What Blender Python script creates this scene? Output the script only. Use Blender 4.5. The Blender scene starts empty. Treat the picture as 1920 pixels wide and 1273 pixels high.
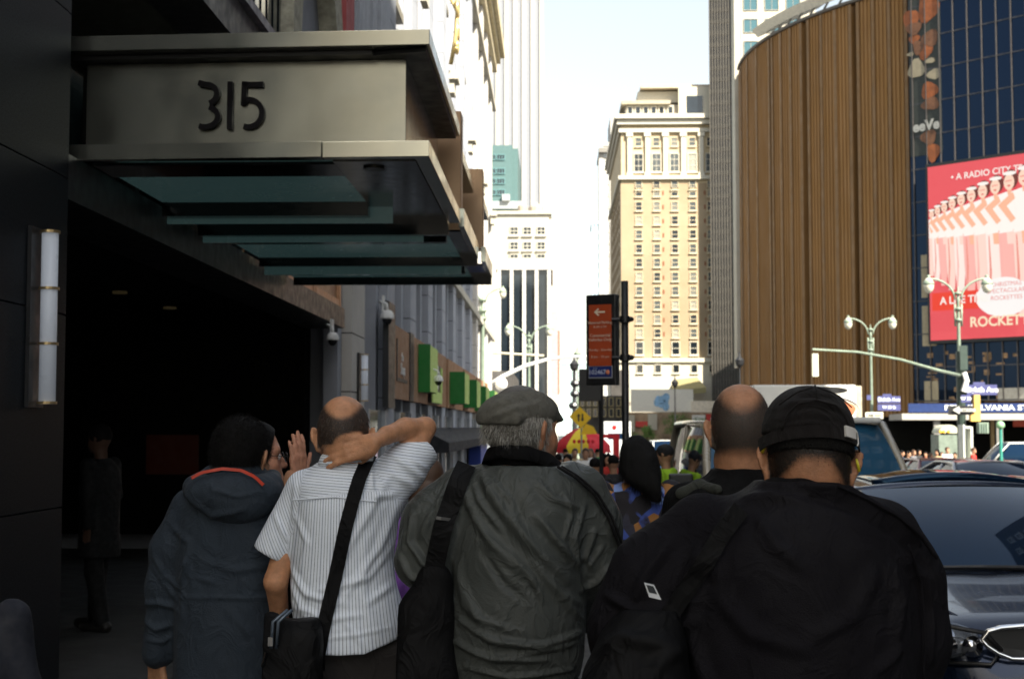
import bpy, bmesh, math, random
import numpy as np
from mathutils import Vector, Matrix
random.seed(7)
S = bpy.context.scene
R = math.radians
# ---------------------------------------------------------------- camera
CAM_H = 1.62
FPX = 2667.0
YAW, PITCH = R(1.72), R(3.51)
cd = bpy.data.cameras.new('camera'); cam = bpy.data.objects.new('camera', cd)
S.collection.objects.link(cam); S.camera = cam
cam.location = (0, 0, CAM_H)
cam.rotation_euler = (R(90) + PITCH, 0, YAW)
cd.lens = 50; cd.sensor_width = 36; cd.clip_end = 6000; cd.clip_start = 0.1
cd.dof.use_dof = True; cd.dof.focus_distance = 3.7; cd.dof.aperture_fstop = 9.0
# ---------------------------------------------------------------- sky, sun, exposure
SUN = Vector((0.50, -0.65, 0.80)).normalized()
w = bpy.data.worlds.new('World'); S.world = w; w.use_nodes = True
nt = w.node_tree; bg = nt.nodes['Background']
sky = nt.nodes.new('ShaderNodeTexSky'); sky.sky_type = 'NISHITA'; sky.sun_disc = False
sky.sun_elevation = math.asin(SUN.z); sky.sun_rotation = math.atan2(SUN.x, SUN.y)
sky.air_density = 1.5; sky.dust_density = 1.2; sky.ozone_density = 0.2
hs_ = nt.nodes.new('ShaderNodeHueSaturation'); hs_.inputs['Saturation'].default_value = .48; nt.links.new(sky.outputs[0], hs_.inputs['Color']); nt.links.new(hs_.outputs[0], bg.inputs[0]); bg.inputs[1].default_value = 0.065
ld = bpy.data.lights.new('sun', 'SUN'); ld.energy = 4.6; ld.angle = R(0.5); ld.color = (1.0, 0.93, 0.80)
lo = bpy.data.objects.new('sun', ld); S.collection.objects.link(lo)
lo.rotation_euler = SUN.to_track_quat('Z', 'Y').to_euler()
S.view_settings.view_transform = 'Standard'; S.view_settings.look = 'None'
S.view_settings.exposure = 1.8; S.view_settings.gamma = 1.0
S.render.engine = 'CYCLES'
S.cycles.max_bounces = 6
# ---------------------------------------------------------------- helpers
_RM = (Matrix.Rotation(YAW, 3, 'Z') @ Matrix.Rotation(R(90) + PITCH, 3, 'X'))
def P(px, py, d):
    """world point that stands d metres down the street and is seen at pixel (px,py) of the photograph"""
    v = _RM @ Vector(((px - 960) / FPX, -(py - 636.5) / FPX, -1.0))
    k = d / v.y
    return Vector((v.x * k, d, v.z * k + CAM_H))
def X(px, d): return P(px, 800, d).x
def Z(py, d): return P(1040, py, d).z
def g(y): return -0.016 * min(max(y - 5, 0), 130)
COL = S.collection
def node_mat(name):
    m = bpy.data.materials.new(name); m.use_nodes = True
    return m, m.node_tree, m.node_tree.nodes['Principled BSDF']
_mc = {}
def mat(name, col, rough=.6, metal=0.0, var=.15, scale=3.0, bump=0.0, bscale=40.0, coat=0.0, spec=.5, emit=None, es=1.0, stretch=None, col2=None, coords='Object', sheen=0.0, attr=None, col3=None):
    if name in _mc: return _mc[name]
    m, t, b = node_mat(name)
    N = t.nodes; L = t.links
    tc = N.new('ShaderNodeTexCoord'); mp = N.new('ShaderNodeMapping')
    L.new(tc.outputs[coords], mp.inputs[0])
    if stretch: mp.inputs['Scale'].default_value = stretch
    no = N.new('ShaderNodeTexNoise'); no.inputs['Scale'].default_value = scale; no.inputs['Detail'].default_value = 6; no.inputs['Roughness'].default_value = .65
    L.new(mp.outputs[0], no.inputs['Vector'])
    rp = N.new('ShaderNodeValToRGB'); L.new(no.outputs[0], rp.inputs[0])
    c = Vector(col[:3])
    lo_, hi_ = (c * (1 - var), c * (1 + var)) if col2 is None else (c, Vector(col2[:3]))
    rp.color_ramp.elements[0].position = .32; rp.color_ramp.elements[1].position = .68
    rp.color_ramp.elements[0].color = (*lo_, 1); rp.color_ramp.elements[1].color = (*hi_, 1)
    out = rp.outputs[0]
    if attr:
        at = N.new('ShaderNodeAttribute'); at.attribute_name = attr
        n2 = N.new('ShaderNodeTexNoise'); n2.inputs['Scale'].default_value = 420; n2.inputs['Detail'].default_value = 2
        L.new(tc.outputs['Object'], n2.inputs['Vector'])
        ad = N.new('ShaderNodeMath'); ad.operation = 'MULTIPLY_ADD'; L.new(n2.outputs[0], ad.inputs[0]); ad.inputs[1].default_value = .9; 
        sb = N.new('ShaderNodeMath'); sb.operation = 'SUBTRACT'; L.new(at.outputs['Fac'], sb.inputs[0]); sb.inputs[1].default_value = .45
        L.new(sb.outputs[0], ad.inputs[2]); ad.use_clamp = True
        mlt = N.new('ShaderNodeMath'); mlt.operation = 'MULTIPLY'; L.new(ad.outputs[0], mlt.inputs[0]); L.new(at.outputs['Fac'], mlt.inputs[1])
        sq = N.new('ShaderNodeMath'); sq.operation = 'POWER'; L.new(mlt.outputs[0], sq.inputs[0]); sq.inputs[1].default_value = .7; sq.use_clamp = True
        mx = N.new('ShaderNodeMixRGB'); L.new(sq.outputs[0], mx.inputs[0]); L.new(out, mx.inputs[1]); mx.inputs[2].default_value = (*col3, 1); out = mx.outputs[0]
    L.new(out, b.inputs['Base Color'])
    n4 = N.new('ShaderNodeTexNoise'); n4.inputs['Scale'].default_value = scale*2.7; n4.inputs['Detail'].default_value = 8; L.new(mp.outputs[0], n4.inputs['Vector'])
    mr = N.new('ShaderNodeMapRange'); mr.inputs['From Min'].default_value = .3; mr.inputs['From Max'].default_value = .7; mr.inputs['To Min'].default_value = rough*.75; mr.inputs['To Max'].default_value = min(1, rough*1.35)
    L.new(n4.outputs[0], mr.inputs['Value']); L.new(mr.outputs[0], b.inputs['Roughness']); b.inputs['Metallic'].default_value = metal
    b.inputs['Specular IOR Level'].default_value = spec
    b.inputs['Coat Weight'].default_value = coat; b.inputs['Coat Roughness'].default_value = .04
    if sheen: b.inputs['Sheen Weight'].default_value = sheen
    if bump:
        n3 = N.new('ShaderNodeTexNoise'); n3.inputs['Scale'].default_value = bscale; n3.inputs['Detail'].default_value = 5
        L.new(mp.outputs[0], n3.inputs['Vector'])
        bp = N.new('ShaderNodeBump'); bp.inputs['Strength'].default_value = bump; bp.inputs['Distance'].default_value = .02
        L.new(n3.outputs[0], bp.inputs['Height']); L.new(bp.outputs[0], b.inputs['Normal'])
    if emit is not None:
        b.inputs['Emission Color'].default_value = (*emit, 1); b.inputs['Emission Strength'].default_value = es
    _mc[name] = m
    return m
def tag(o, label=None, cat=None, group=None, kind=None):
    if label: o['label'] = label
    if cat: o['category'] = cat
    if group: o['group'] = group
    if kind: o['kind'] = kind
    return o
def thing(name, loc, label, cat, group=None, rz=0.0):
    o = bpy.data.objects.new(name, None); COL.objects.link(o)
    o.location = loc; o.rotation_euler = (0, 0, rz); o.empty_display_size = .2
    return tag(o, label, cat, group)
def _cat(o):
    n = o
    while n is not None: yield n; n = n.parent
def wloc(o):
    bpy.context.view_layer.update(); return o.matrix_world.copy()
class MB:
    def __init__(s): s.v = []; s.f = []; s.M = Matrix.Identity(4)
    def add(s, vs, fs):
        b = len(s.v); s.v += [tuple(s.M @ Vector(v)) for v in vs]; s.f += [tuple(i + b for i in f) for f in fs]; return s
    def box(s, x0, x1, y0, y1, z0, z1):
        return s.add([(x0,y0,z0),(x1,y0,z0),(x1,y1,z0),(x0,y1,z0),(x0,y0,z1),(x1,y0,z1),(x1,y1,z1),(x0,y1,z1)],
                     [(0,3,2,1),(4,5,6,7),(0,1,5,4),(1,2,6,5),(2,3,7,6),(3,0,4,7)])
    def quad(s, a, b, c, d): return s.add([a, b, c, d], [(0, 1, 2, 3)])
    def tube(s, pts, r, n=10, cap=True):
        pts = [Vector(p) for p in pts]
        rs = r if isinstance(r, (list, tuple)) else [r] * len(pts)
        vs = []; up = None
        for i, p in enumerate(pts):
            t = (pts[min(i + 1, len(pts) - 1)] - pts[max(i - 1, 0)]).normalized()
            if up is None: up = Vector((0, 0, 1)) if abs(t.z) < .9 else Vector((1, 0, 0))
            a = t.cross(up).normalized(); bb = a.cross(t).normalized(); up = bb
            for k in range(n):
                th = 2 * math.pi * k / n
                vs.append(p + (a * math.cos(th) + bb * math.sin(th)) * rs[i])
        fs = [(i*n+k, i*n+(k+1) % n, (i+1)*n+(k+1) % n, (i+1)*n+k) for i in range(len(pts)-1) for k in range(n)]
        if cap: fs += [tuple(range(n))[::-1], tuple(range((len(pts)-1)*n, len(pts)*n))]
        return s.add(vs, fs)
    def lathe(s, prof, c=(0,0,0), n=16):
        vs = []; 
        for (r, z) in prof:
            for k in range(n):
                th = 2*math.pi*k/n; vs.append((c[0]+r*math.cos(th), c[1]+r*math.sin(th), c[2]+z))
        m = len(prof)
        fs = [(i*n+k, i*n+(k+1)%n, (i+1)*n+(k+1)%n, (i+1)*n+k) for i in range(m-1) for k in range(n)]
        fs += [tuple(range(n))[::-1], tuple(range((m-1)*n, m*n))]
        return s.add(vs, fs)
    def ball(s, c, r, n=12):
        if not isinstance(r, (tuple, list)): r = (r, r, r)
        vs = [(c[0], c[1], c[2]-r[2])]; m = n//2
        for i in range(1, m):
            ph = -math.pi/2 + math.pi*i/m
            for k in range(n):
                th = 2*math.pi*k/n
                vs.append((c[0]+r[0]*math.cos(ph)*math.cos(th), c[1]+r[1]*math.cos(ph)*math.sin(th), c[2]+r[2]*math.sin(ph)))
        vs.append((c[0], c[1], c[2]+r[2])); q = len(vs)-1
        fs = [(0, 1+(k+1)%n, 1+k) for k in range(n)]
        fs += [(1+i*n+k, 1+i*n+(k+1)%n, 1+(i+1)*n+(k+1)%n, 1+(i+1)*n+k) for i in range(m-2) for k in range(n)]
        fs += [(1+(m-2)*n+k, 1+(m-2)*n+(k+1)%n, q) for k in range(n)]
        return s.add(vs, fs)
    def prism(s, poly, o, u, v, depth):
        """polygon (list of 2-D) in plane o + a*u + b*v, extruded along depth vector"""
        o, u, v, dp = Vector(o), Vector(u), Vector(v), Vector(depth); n = len(poly)
        A = [o + u*a + v*b for a, b in poly]; B = [p + dp for p in A]
        return s.add(A + B, [tuple(range(n)), tuple(range(2*n-1, n-1, -1))] + [(i, n+i, n+(i+1)%n, (i+1)%n) for i in range(n)])
    def patch(s, p00, p10, p11, p01, bu=(0,0,0), bv=(0,0,0), nu=10, nv=6):
        p = [Vector(q) for q in (p00, p10, p11, p01)]; bu = Vector(bu); bv = Vector(bv); vs = []
        for j in range(nv+1):
            v = j/nv
            for i in range(nu+1):
                u = i/nu
                q = p[0]*(1-u)*(1-v) + p[1]*u*(1-v) + p[2]*u*v + p[3]*(1-u)*v
                vs.append(q + bu*(4*u*(1-u)) + bv*(4*v*(1-v)))
        w_ = nu+1
        return s.add(vs, [(j*w_+i, j*w_+i+1, (j+1)*w_+i+1, (j+1)*w_+i) for j in range(nv) for i in range(nu)])
    def build(s, name, m, parent=None, smooth=False, world=True, bevel=0.0, label=None):
        me = bpy.data.meshes.new(name); vs = s.v
        if parent is not None and world:
            inv = wloc(parent).inverted(); vs = [tuple(inv @ Vector(v)) for v in s.v]
        me.from_pydata(vs, [], s.f); me.update()
        if m is not None: me.materials.append(m)
        bm = bmesh.new(); bm.from_mesh(me); bmesh.ops.recalc_face_normals(bm, faces=bm.faces); bm.to_mesh(me); bm.free()
        if smooth: me.polygons.foreach_set('use_smooth', [True]*len(me.polygons))
        o = bpy.data.objects.new(name, me); COL.objects.link(o)
        if parent is not None: o.parent = parent
        if bevel:
            b = o.modifiers.new('bevel', 'BEVEL'); b.width = bevel; b.segments = 2; b.limit_method = 'ANGLE'
        if label: o['label'] = label
        return o
def each(mb, name, m, parent, **k):
    """one object per loose piece"""
    n = len(mb.v); root = list(range(n))
    def find(i):
        while root[i] != i: root[i] = root[root[i]]; i = root[i]
        return i
    for f in mb.f:
        for i in f[1:]: root[find(i)] = find(f[0])
    isl = {}
    for f in mb.f: isl.setdefault(find(f[0]), []).append(f)
    for fs in isl.values():
        ids = sorted({i for f in fs for i in f}); mp = {i: j for j, i in enumerate(ids)}; c = MB(); c.v = [mb.v[i] for i in ids]; c.f = [tuple(mp[i] for i in f) for f in fs]; c.build(name, m, parent, **k)
def smooth_angle(o, a=40):
    me = o.data
    bm = bmesh.new(); bm.from_mesh(me)
    for e in bm.edges:
        e.smooth = not (len(e.link_faces) == 2 and e.calc_face_angle(0) > R(a))
    for f in bm.faces: f.smooth = True
    bm.to_mesh(me); bm.free(); return o
def B(name, m, parent, *boxes, **k):
    b = MB()
    for q in boxes: b.box(*q)
    return b.build(name, m, parent, **k)
def copy_tree(o, parent=None):
    c = o.copy(); COL.objects.link(c); c.parent = parent
    for ch in list(o.children): copy_tree(ch, c)
    return c
def text_mesh(txt, size, name, m, parent, o, u, v, depth=.01, align='CENTER', bold=0.0, sx=1.0):
    """lettering: o = anchor, u = reading direction, v = up"""
    cu = bpy.data.curves.new('t', 'FONT'); cu.body = txt; cu.size = size; cu.align_x = align; cu.align_y = 'CENTER'
    cu.extrude = depth; cu.offset = bold; cu.resolution_u = 3
    ob = bpy.data.objects.new('t', cu); COL.objects.link(ob)
    bpy.context.view_layer.update()
    me = bpy.data.meshes.new_from_object(ob.evaluated_get(bpy.context.evaluated_depsgraph_get()))
    bpy.data.objects.remove(ob)
    u = Vector(u).normalized(); v = Vector(v).normalized(); n = u.cross(v); o = Vector(o)
    inv = wloc(parent).inverted()
    for q in me.vertices: q.co = inv @ (o + u*q.co.x*sx + v*q.co.y + n*q.co.z)
    me.materials.clear(); me.materials.append(m)
    r = bpy.data.objects.new(name, me); COL.objects.link(r); r.parent = parent; r.data.name = name
    return r
def windows(parent, spots, proto, cap=100):
    """spots: world matrices; proto(MB) -> list of (name, mat, fn); copies share mesh data"""
    inv = wloc(parent).inverted(); first = None
    for i, Mx in enumerate(spots[:cap]):
        if first is None:
            a = bpy.data.objects.new('window', proto[0]); COL.objects.link(a); first = a
            a.parent = parent; a.matrix_local = inv @ Mx
            if len(proto) > 1:
                b = bpy.data.objects.new('pane', proto[1]); COL.objects.link(b); b.parent = a
        else:
            a = first.copy(); COL.objects.link(a); a.parent = parent; a.matrix_local = inv @ Mx
            for ch in first.children:
                b = ch.copy(); COL.objects.link(b); b.parent = a
    rest = spots[cap:]
    if rest:
        mb = MB(); me = proto[0]; vv = [v.co.copy() for v in me.vertices]; ff = [tuple(p.vertices) for p in me.polygons]
        for Mx in rest: mb.add([Mx @ v for v in vv], ff)
        o = mb.build('windows', me.materials[0], parent); o['kind'] = 'stuff'
        if len(proto) > 1:
            mb = MB(); me = proto[1]; vv = [v.co.copy() for v in me.vertices]; ff = [tuple(p.vertices) for p in me.polygons]
            for Mx in rest: mb.add([Mx @ v for v in vv], ff)
            o = mb.build('panes', me.materials[0], parent); o['kind'] = 'stuff'
def win_proto(w_, h_, fw, fm, gm, mull=0, sill=True, rows=1):
    """window facing -Y, centred on x, bottom z=0; frame stands proud of the wall, glass behind it"""
    f = MB(); f.box(-w_/2, -w_/2+fw, -.14, .0, 0, h_); f.box(w_/2-fw, w_/2, -.14, 0, 0, h_); f.box(-w_/2+fw, w_/2-fw, -.14, 0, h_-fw, h_); f.box(-w_/2+fw, w_/2-fw, -.14, 0, 0, fw)
    for i in range(mull): x = -w_/2 + w_*(i+1)/(mull+1); f.box(x-.03, x+.03, -.08, 0, fw, h_-fw)
    for i in range(rows): z = h_*(i+1)/(rows+1); f.box(-w_/2+fw, w_/2-fw, -.083, 0, z-.04, z+.04)
    if sill: f.box(-w_/2-.12, w_/2+.12, -.25, 0, -.18, -.002)
    p = MB(); p.box(-w_/2+fw, w_/2-fw, -.03, 0, fw, h_-fw)
    def mk(b, n, m):
        me = bpy.data.meshes.new(n); me.from_pydata(b.v, [], b.f); me.materials.append(m); me.update(); return me
    return [mk(f, 'window', fm), mk(p, 'pane', gm)]
def facing(x, y, z, ang=0.0): return Matrix.Translation((x, y, z)) @ Matrix.Rotation(ang, 4, 'Z')
# ================================================================ MATERIALS
asphalt = mat('asphalt', (.05,.05,.052), .85, var=.3, scale=2, bump=.3, bscale=60)
pave = mat('pavement', (.045,.045,.044), .85, var=.2, scale=1.5, bump=.2)
granite = mat('granite', (.012,.015,.019), .5, var=.5, scale=60, spec=.10)
white_paint = mat('white_paint', (.75,.74,.70), .7, var=.1)
steel = mat('brushed_steel', (.42,.42,.36), .16, metal=.95, var=.06, scale=1.2)
bronze = mat('bronze_panel', (.30,.19,.11), .35, metal=.55, var=.12, scale=1.5)
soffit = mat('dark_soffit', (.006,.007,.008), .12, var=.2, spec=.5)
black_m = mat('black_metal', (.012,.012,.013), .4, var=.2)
dark_in = mat('dark_interior', (.006,.006,.005), .9, var=.3, spec=.1)  # near-black colour stands in for the shade of unlit recesses
brass = mat('brass', (.55,.40,.20), .3, metal=.8)
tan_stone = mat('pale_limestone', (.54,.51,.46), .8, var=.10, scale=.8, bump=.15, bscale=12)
grey_stone = mat('grey_stone', (.21,.22,.25), .75, var=.12, scale=.9, bump=.15, bscale=12)
cream = mat('cream_stone', (.47,.44,.36), .8, var=.1, scale=.6)
dglass = mat('dark_glass', (.012,.017,.022), .06, var=.3, scale=.3, spec=.9)
bglass = mat('blue_glass', (.02,.05,.09), .05, var=.3, scale=.2, spec=1.0, coat=.5)
gold_m = mat('gilded_metal', (.65,.50,.22), .35, metal=.5)
# ================================================================ GROUND
def strip(name, x0, x1, dz, m, y0=-60, y1=1500):
    ys = sorted(set([y0, 5, 135, y1] + [y for y in range(-40, 140, 20) if y0 < y < y1])); ys = [y for y in ys if y0 <= y <= y1]
    mb = MB(); n = len(ys)
    mb.add([(x, y, g(y)+dz) for y in ys for x in (x0, x1)], [(2*i, 2*i+1, 2*i+3, 2*i+2) for i in range(n-1)])
    return tag(mb.build(name, m), kind='structure')
strip('ground', -1500, 1500, -.16, asphalt, -1500, 3000)
strip('road', 1.35, 11.5, -.13, asphalt, -60, 400)
def slab(name, x0, x1, y0, y1, m=pave):
    mb = MB(); ys = [y0] + [y for y in range(-40, 400, 10) if y0 < y < y1] + [y1]; n = len(ys)
    vs = [(x, y, g(y)+dz) for y in ys for x, dz in ((x0,-.2),(x0,0),(x1,0),(x1,-.2))]
    fs = [(4*i+k, 4*i+k+1, 4*i+5+k, 4*i+4+k) for i in range(n-1) for k in range(3)] + [(0,1,2,3), (4*n-1,4*n-2,4*n-3,4*n-4)]
    return tag(mb.add(vs, fs).build(name, m), kind='structure')
slab('pavement_left', -9.5, 1.35, -60, 78)
slab('pavement_right', 11.5, 26, -60, 56)
slab('pavement_left_far', -9.5, 1.35, 104, 400)
slab('pavement_right_far', 11.5, 60, 104, 400)
# ================================================================ LEFT ENTRANCE BUILDING (dark granite pier, dark recess, transom)
WX = -3.2
YA, YB = 9.15, 21.6
t = thing('entrance_building', (WX-3, 12, 0), 'dark granite building front with a wide unlit entrance below the steel canopy', 'building')
mb = MB()                                                    # polished granite slabs with open joints
zs = [0, 1.1, 2.35, 3.25, 4.35, 5.5, 6.8, 8.2, 9.6, 11]
ys = [5.4, 6.6, 7.8, YA]
for a, b in zip(ys[:-1], ys[1:]):
    for c, d in zip(zs[:-1], zs[1:]): mb.box(WX-.06, WX, a+.004, b-.004, c+.004, d-.004)
for c, d in zip(zs[:-1], zs[1:]): mb.box(WX-1.2, WX-.004, YA, YA+.06, c+.004, d-.004)
mb.build('granite_pier', granite, t, bevel=.003)
B('pier_core', black_m, t, (WX-2, WX-.062, 3, YA-.002, 0, 11))
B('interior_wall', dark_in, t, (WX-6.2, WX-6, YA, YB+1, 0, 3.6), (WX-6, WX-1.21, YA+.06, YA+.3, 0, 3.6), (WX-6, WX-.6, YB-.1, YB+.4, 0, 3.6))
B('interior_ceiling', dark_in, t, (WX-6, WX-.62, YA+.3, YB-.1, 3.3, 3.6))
B('header_beam', black_m, t, (WX-.6, WX-.01, YA+.07, YB, 3.12, 3.42))
fl = MB()
for i in range(6): fl.box(WX-5.9, WX-5.86, YA+1+i*1.7, YA+1.08+i*1.7, 0, 3.2)
each(fl, 'door_frame', mat('dull_gold', (.10,.075,.02), .5, metal=.5), t)
cl = MB()
for i in range(5): cl.tube([(WX-2.2, YA+1.4+i*2.3, 3.298), (WX-2.2, YA+1.4+i*2.3, 3.27)], .09, 14)
each(cl, 'ceiling_downlight', mat('downlight_glass', (.2,.16,.08), .4, emit=(1,.75,.35), es=.004), t)
B('transom_glass', mat('transom', (.03,.05,.05), .15, spec=.8), t, (WX-.25, WX-.22, YA+.1, 17.0, 3.42, 4.15))
mu = MB()
for i in range(5): mu.box(WX-.2, WX-.02, YA+1.6+i*1.55, YA+1.72+i*1.55, 3.421, 4.149)
each(mu, 'transom_mullion', black_m, t)
pb = MB(); pb.box(WX-.3, WX-.08, 17.05, YB, 3.421, 4.6)
pb.build('bronze_transom_panel', bronze, t)
pp = MB()
for y in (17.05, 18.9, 19.05, 21.2): pp.box(WX-.078, WX-.02, y, y+.1, 3.421, 4.6)
pp.box(WX-.076, WX-.03, 17.16, 21.2, 3.421, 3.52)
pp.build('panel_trim', mat('copper_trim', (.55,.30,.16), .4, metal=.4), t)
B('orange_poster', mat('orange_poster', (.12,.02,.006), .7), t, (WX-3.0, WX-2.2, YB-.13, YB-.105, .9, 1.5))
# upper storeys of the same building: a deep olive soffit, a black beam, windows, an arch
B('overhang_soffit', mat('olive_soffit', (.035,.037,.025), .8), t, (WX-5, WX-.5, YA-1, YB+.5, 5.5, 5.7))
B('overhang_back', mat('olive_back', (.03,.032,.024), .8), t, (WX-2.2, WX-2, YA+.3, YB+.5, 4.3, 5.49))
B('overhang_beam', black_m, t, (WX-.49, WX+.02, 6.0, 17.4, 5.48, 5.95))
B('beam_trim', mat('violet_steel', (.10,.09,.12), .4, metal=.4), t, (WX+.022, WX+.10, 6.0, 17.4, 5.9, 6.0))
B('upper_wall', grey_stone, t, (WX-.5, WX-.2, 6.0, 28, 5.96, 26))
ww = MB()
for i in range(12): ww.box(WX-.198, WX-.1, 14.0+i*.34, 14.2+i*.34, 6.02, 12)
each(ww, 'window_strip', dglass, t)
ar = MB()                                                    # stone arch seen edge on
N_ = 20
for i in range(N_):
    a0, a1 = math.pi*i/N_, math.pi*(i+1)/N_
    c_y, c_z = 18.9, 6.2
    q = [(c_y+math.cos(a)*r*1.0, c_z+math.sin(a)*r*1.35) for a, r in ((a0,1.55),(a1,1.55),(a1,2.1),(a0,2.1))]
    ar.add([(WX-.2, *p) for p in q] + [(WX+.06, *p) for p in q], [(0,1,2,3),(7,6,5,4),(0,4,5,1),(1,5,6,2),(2,6,7,3),(3,7,4,0)])
ar.build('stone_arch', mat('arch_stone', (.36,.34,.26), .85, scale=8, var=.35), t)
B('red_banner', mat('red_banner', (.42,.09,.09), .8), t, (WX-.19, WX+.05, 21.15, 22.0, 5.98, 10))
pl = MB()
for i, (a, b) in enumerate([(22.1,22.3),(22.45,22.62),(22.7,23.3),(23.6,24.4),(24.6,25.2),(25.5,26.9)]): pl.box(WX-.19, WX-.02+.03*(i%3), a, b, 6.0, 14)
each(pl, 'upper_pilaster', mat('blue_grey_stone', (.40,.42,.46), .7), t)
# wall lights (white tube between brass rings)
def tube_light(x, y, z0, z1, r, label):
    q = thing('wall_light', (x, y, z0), label, 'wall light', 'tube wall lights on the entrance piers')
    B('backing_plate', black_m, q, (x-.16, x-.07, y-.12, y+.13, z0-.02, z1+.02))
    b = MB(); b.tube([(x, y, z0), (x, y, z1)], r, 20); b.build('glass_tube', mat('opal_glass', (.62,.65,.69), .35, var=.05, emit=(.75,.82,.95), es=.03), q, smooth=True)
    b = MB()
    for z in (z0, z0+(z1-z0)*.34, z0+(z1-z0)*.66, z1-.012): b.lathe([(r*.9,0),(r*1.22,0),(r*1.22,.016),(r*.9,.016)], (x, y, z), 20)
    each(b, 'brass_ring', brass, q); return q
tube_light(X(87,8.62), 8.62, Z(757,8.62), Z(430,8.62), .050, 'white tube wall light with brass rings on the granite pier at the far left')
tube_light(X(683,22.9), 22.9, Z(752,22.9), Z(666,22.9)+.02, .055, 'small white tube wall light on the pale stone pier beyond the dark entrance')
# ================================================================ STEEL CANOPY WITH THE NUMBER 315
CXo = X(803, 9.3)
t = thing('entrance_canopy', (-2, 9.3, 3.3), 'brushed steel entrance canopy carrying the number 315 over the dark doorway', 'canopy')
zt1, zt0 = Z(53, 9.3), Z(82, 9.3); zl1, zl0 = Z(262, 9.3), Z(292, 9.3)
def slabx(mb, x0, x1, y0, y1, z0, z1, skew=.10):
    k = skew/(x1-x0)
    A = [(x0,y0+skew),(x1,y0),(x1,y1),(x0,y1)]
    mb.add([(a,b,z0) for a,b in A]+[(a,b,z1) for a,b in A], [(0,3,2,1),(4,5,6,7),(0,1,5,4),(1,2,6,5),(2,3,7,6),(3,0,4,7)])
b = MB(); slabx(b, WX-.09, CXo, 9.3, 12.3, zt0, zt1); b.build('upper_slab', steel, t, bevel=.004)
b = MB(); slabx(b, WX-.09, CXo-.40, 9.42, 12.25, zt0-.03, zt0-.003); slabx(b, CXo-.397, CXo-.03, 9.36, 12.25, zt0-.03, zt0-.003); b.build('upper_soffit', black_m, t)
b = MB(); slabx(b, X(133,9.45), X(757,9.5), 9.55, 12.2, zl1+.002, zt0-.032, .09); b.build('number_box', mat('satin_steel', (.37,.37,.315), .20, metal=.9, var=.10, scale=1.4, bump=.03, bscale=500), t, bevel=.003)
b = MB(); slabx(b, WX-.09, X(133,9.45)-.004, 9.7, 12.2, zl1, zt0-.032, .02); b.build('box_return', dark_in, t)
b = MB(); slabx(b, WX-.09, X(599,9.3)-.004, 9.303, 9.42, zl0, zl1, .075); slabx(b, X(599,9.3), CXo, 9.3, 9.42, zl0, zl1, .025)
b.box(CXo-.10, CXo, 9.425, 12.4, zl0, zl1); b.build('lower_fascia', steel, t, bevel=.003)
B('lower_top', steel, t, (WX+.05, CXo-.102, 9.55, 12.4, zl1-.03, zl1-.004))
# underside: black glossy frame round glazed bays, three bays stepping away down the street
fr = MB(); GLX = X(640, 9.9)
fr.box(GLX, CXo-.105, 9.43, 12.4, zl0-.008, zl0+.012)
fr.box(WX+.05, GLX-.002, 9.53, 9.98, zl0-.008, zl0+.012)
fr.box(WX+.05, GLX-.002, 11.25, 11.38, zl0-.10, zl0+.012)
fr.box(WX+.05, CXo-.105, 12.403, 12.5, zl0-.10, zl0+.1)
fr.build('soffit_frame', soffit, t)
gl = mat('green_glass', (.055,.078,.062), .22, var=.35, scale=1.5, spec=.5, emit=(.05,.10,.10), es=.075)  # faint glow added so the opaque glazing looks translucent; no lamp there
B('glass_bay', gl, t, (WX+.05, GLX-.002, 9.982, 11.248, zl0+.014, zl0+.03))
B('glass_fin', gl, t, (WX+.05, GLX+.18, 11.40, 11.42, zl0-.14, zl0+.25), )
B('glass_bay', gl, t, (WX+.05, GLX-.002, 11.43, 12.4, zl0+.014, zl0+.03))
dl = MB(); q = P(700, 314, 9.62); dl.tube([(q.x, 9.66, zl0-.009), (q.x, 9.66, zl0-.02)], .075, 20); dl.build('downlight', mat('olive_metal', (.05,.045,.03), .3, metal=.5), t)
# digits as ribbons of constant stroke
def ribbon(pts, w_):
    pts = [Vector(p) for p in pts]; L_ = []; R_ = []
    for i, p in enumerate(pts):
        tt = (pts[min(i+1, len(pts)-1)] - pts[max(i-1, 0)]).normalized(); n = Vector((-tt.y, tt.x))
        L_.append(p + n*w_/2); R_.append(p - n*w_/2)
    return [tuple(p) for p in L_] + [tuple(p) for p in reversed(R_)]
def arc(cx, cy, rx, ry, a0, a1, n=14): return [(cx+rx*math.cos(R(a0+(a1-a0)*i/n)), cy+ry*math.sin(R(a0+(a1-a0)*i/n))) for i in range(n+1)]
digM = mat('dark_letters', (.005,.004,.005), .6, spec=.15)
ox, oz = X(425, 9.5), Z(190, 9.5); hh = .165; sw = .037
yf = 9.52 + .045
for dx, strokes in ((-.165, [[(-.075,hh-.005)]+arc(-.02,hh*.5-.003,.075,hh*.5-.015,95,-72), arc(-.025,-hh*.5+.005,.088,hh*.5-.012,72,-118)]),
                    (-.02, [[(0,hh),(0,-hh)]]),
                    (.13, [[(.078,hh-.022),(-.052,hh-.022)], [(-.050,hh),(-.057,.0)], [(-.057,.01)]+arc(-.02,-.055,.092,.095,100,-112)])):
    b = MB()
    for st in strokes: b.prism(ribbon(st, sw), (ox+dx, yf-.008, oz), (1,-.04,0), (0,0,1), (0,.028,0))
    b.build('digit', digM, t)
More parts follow.
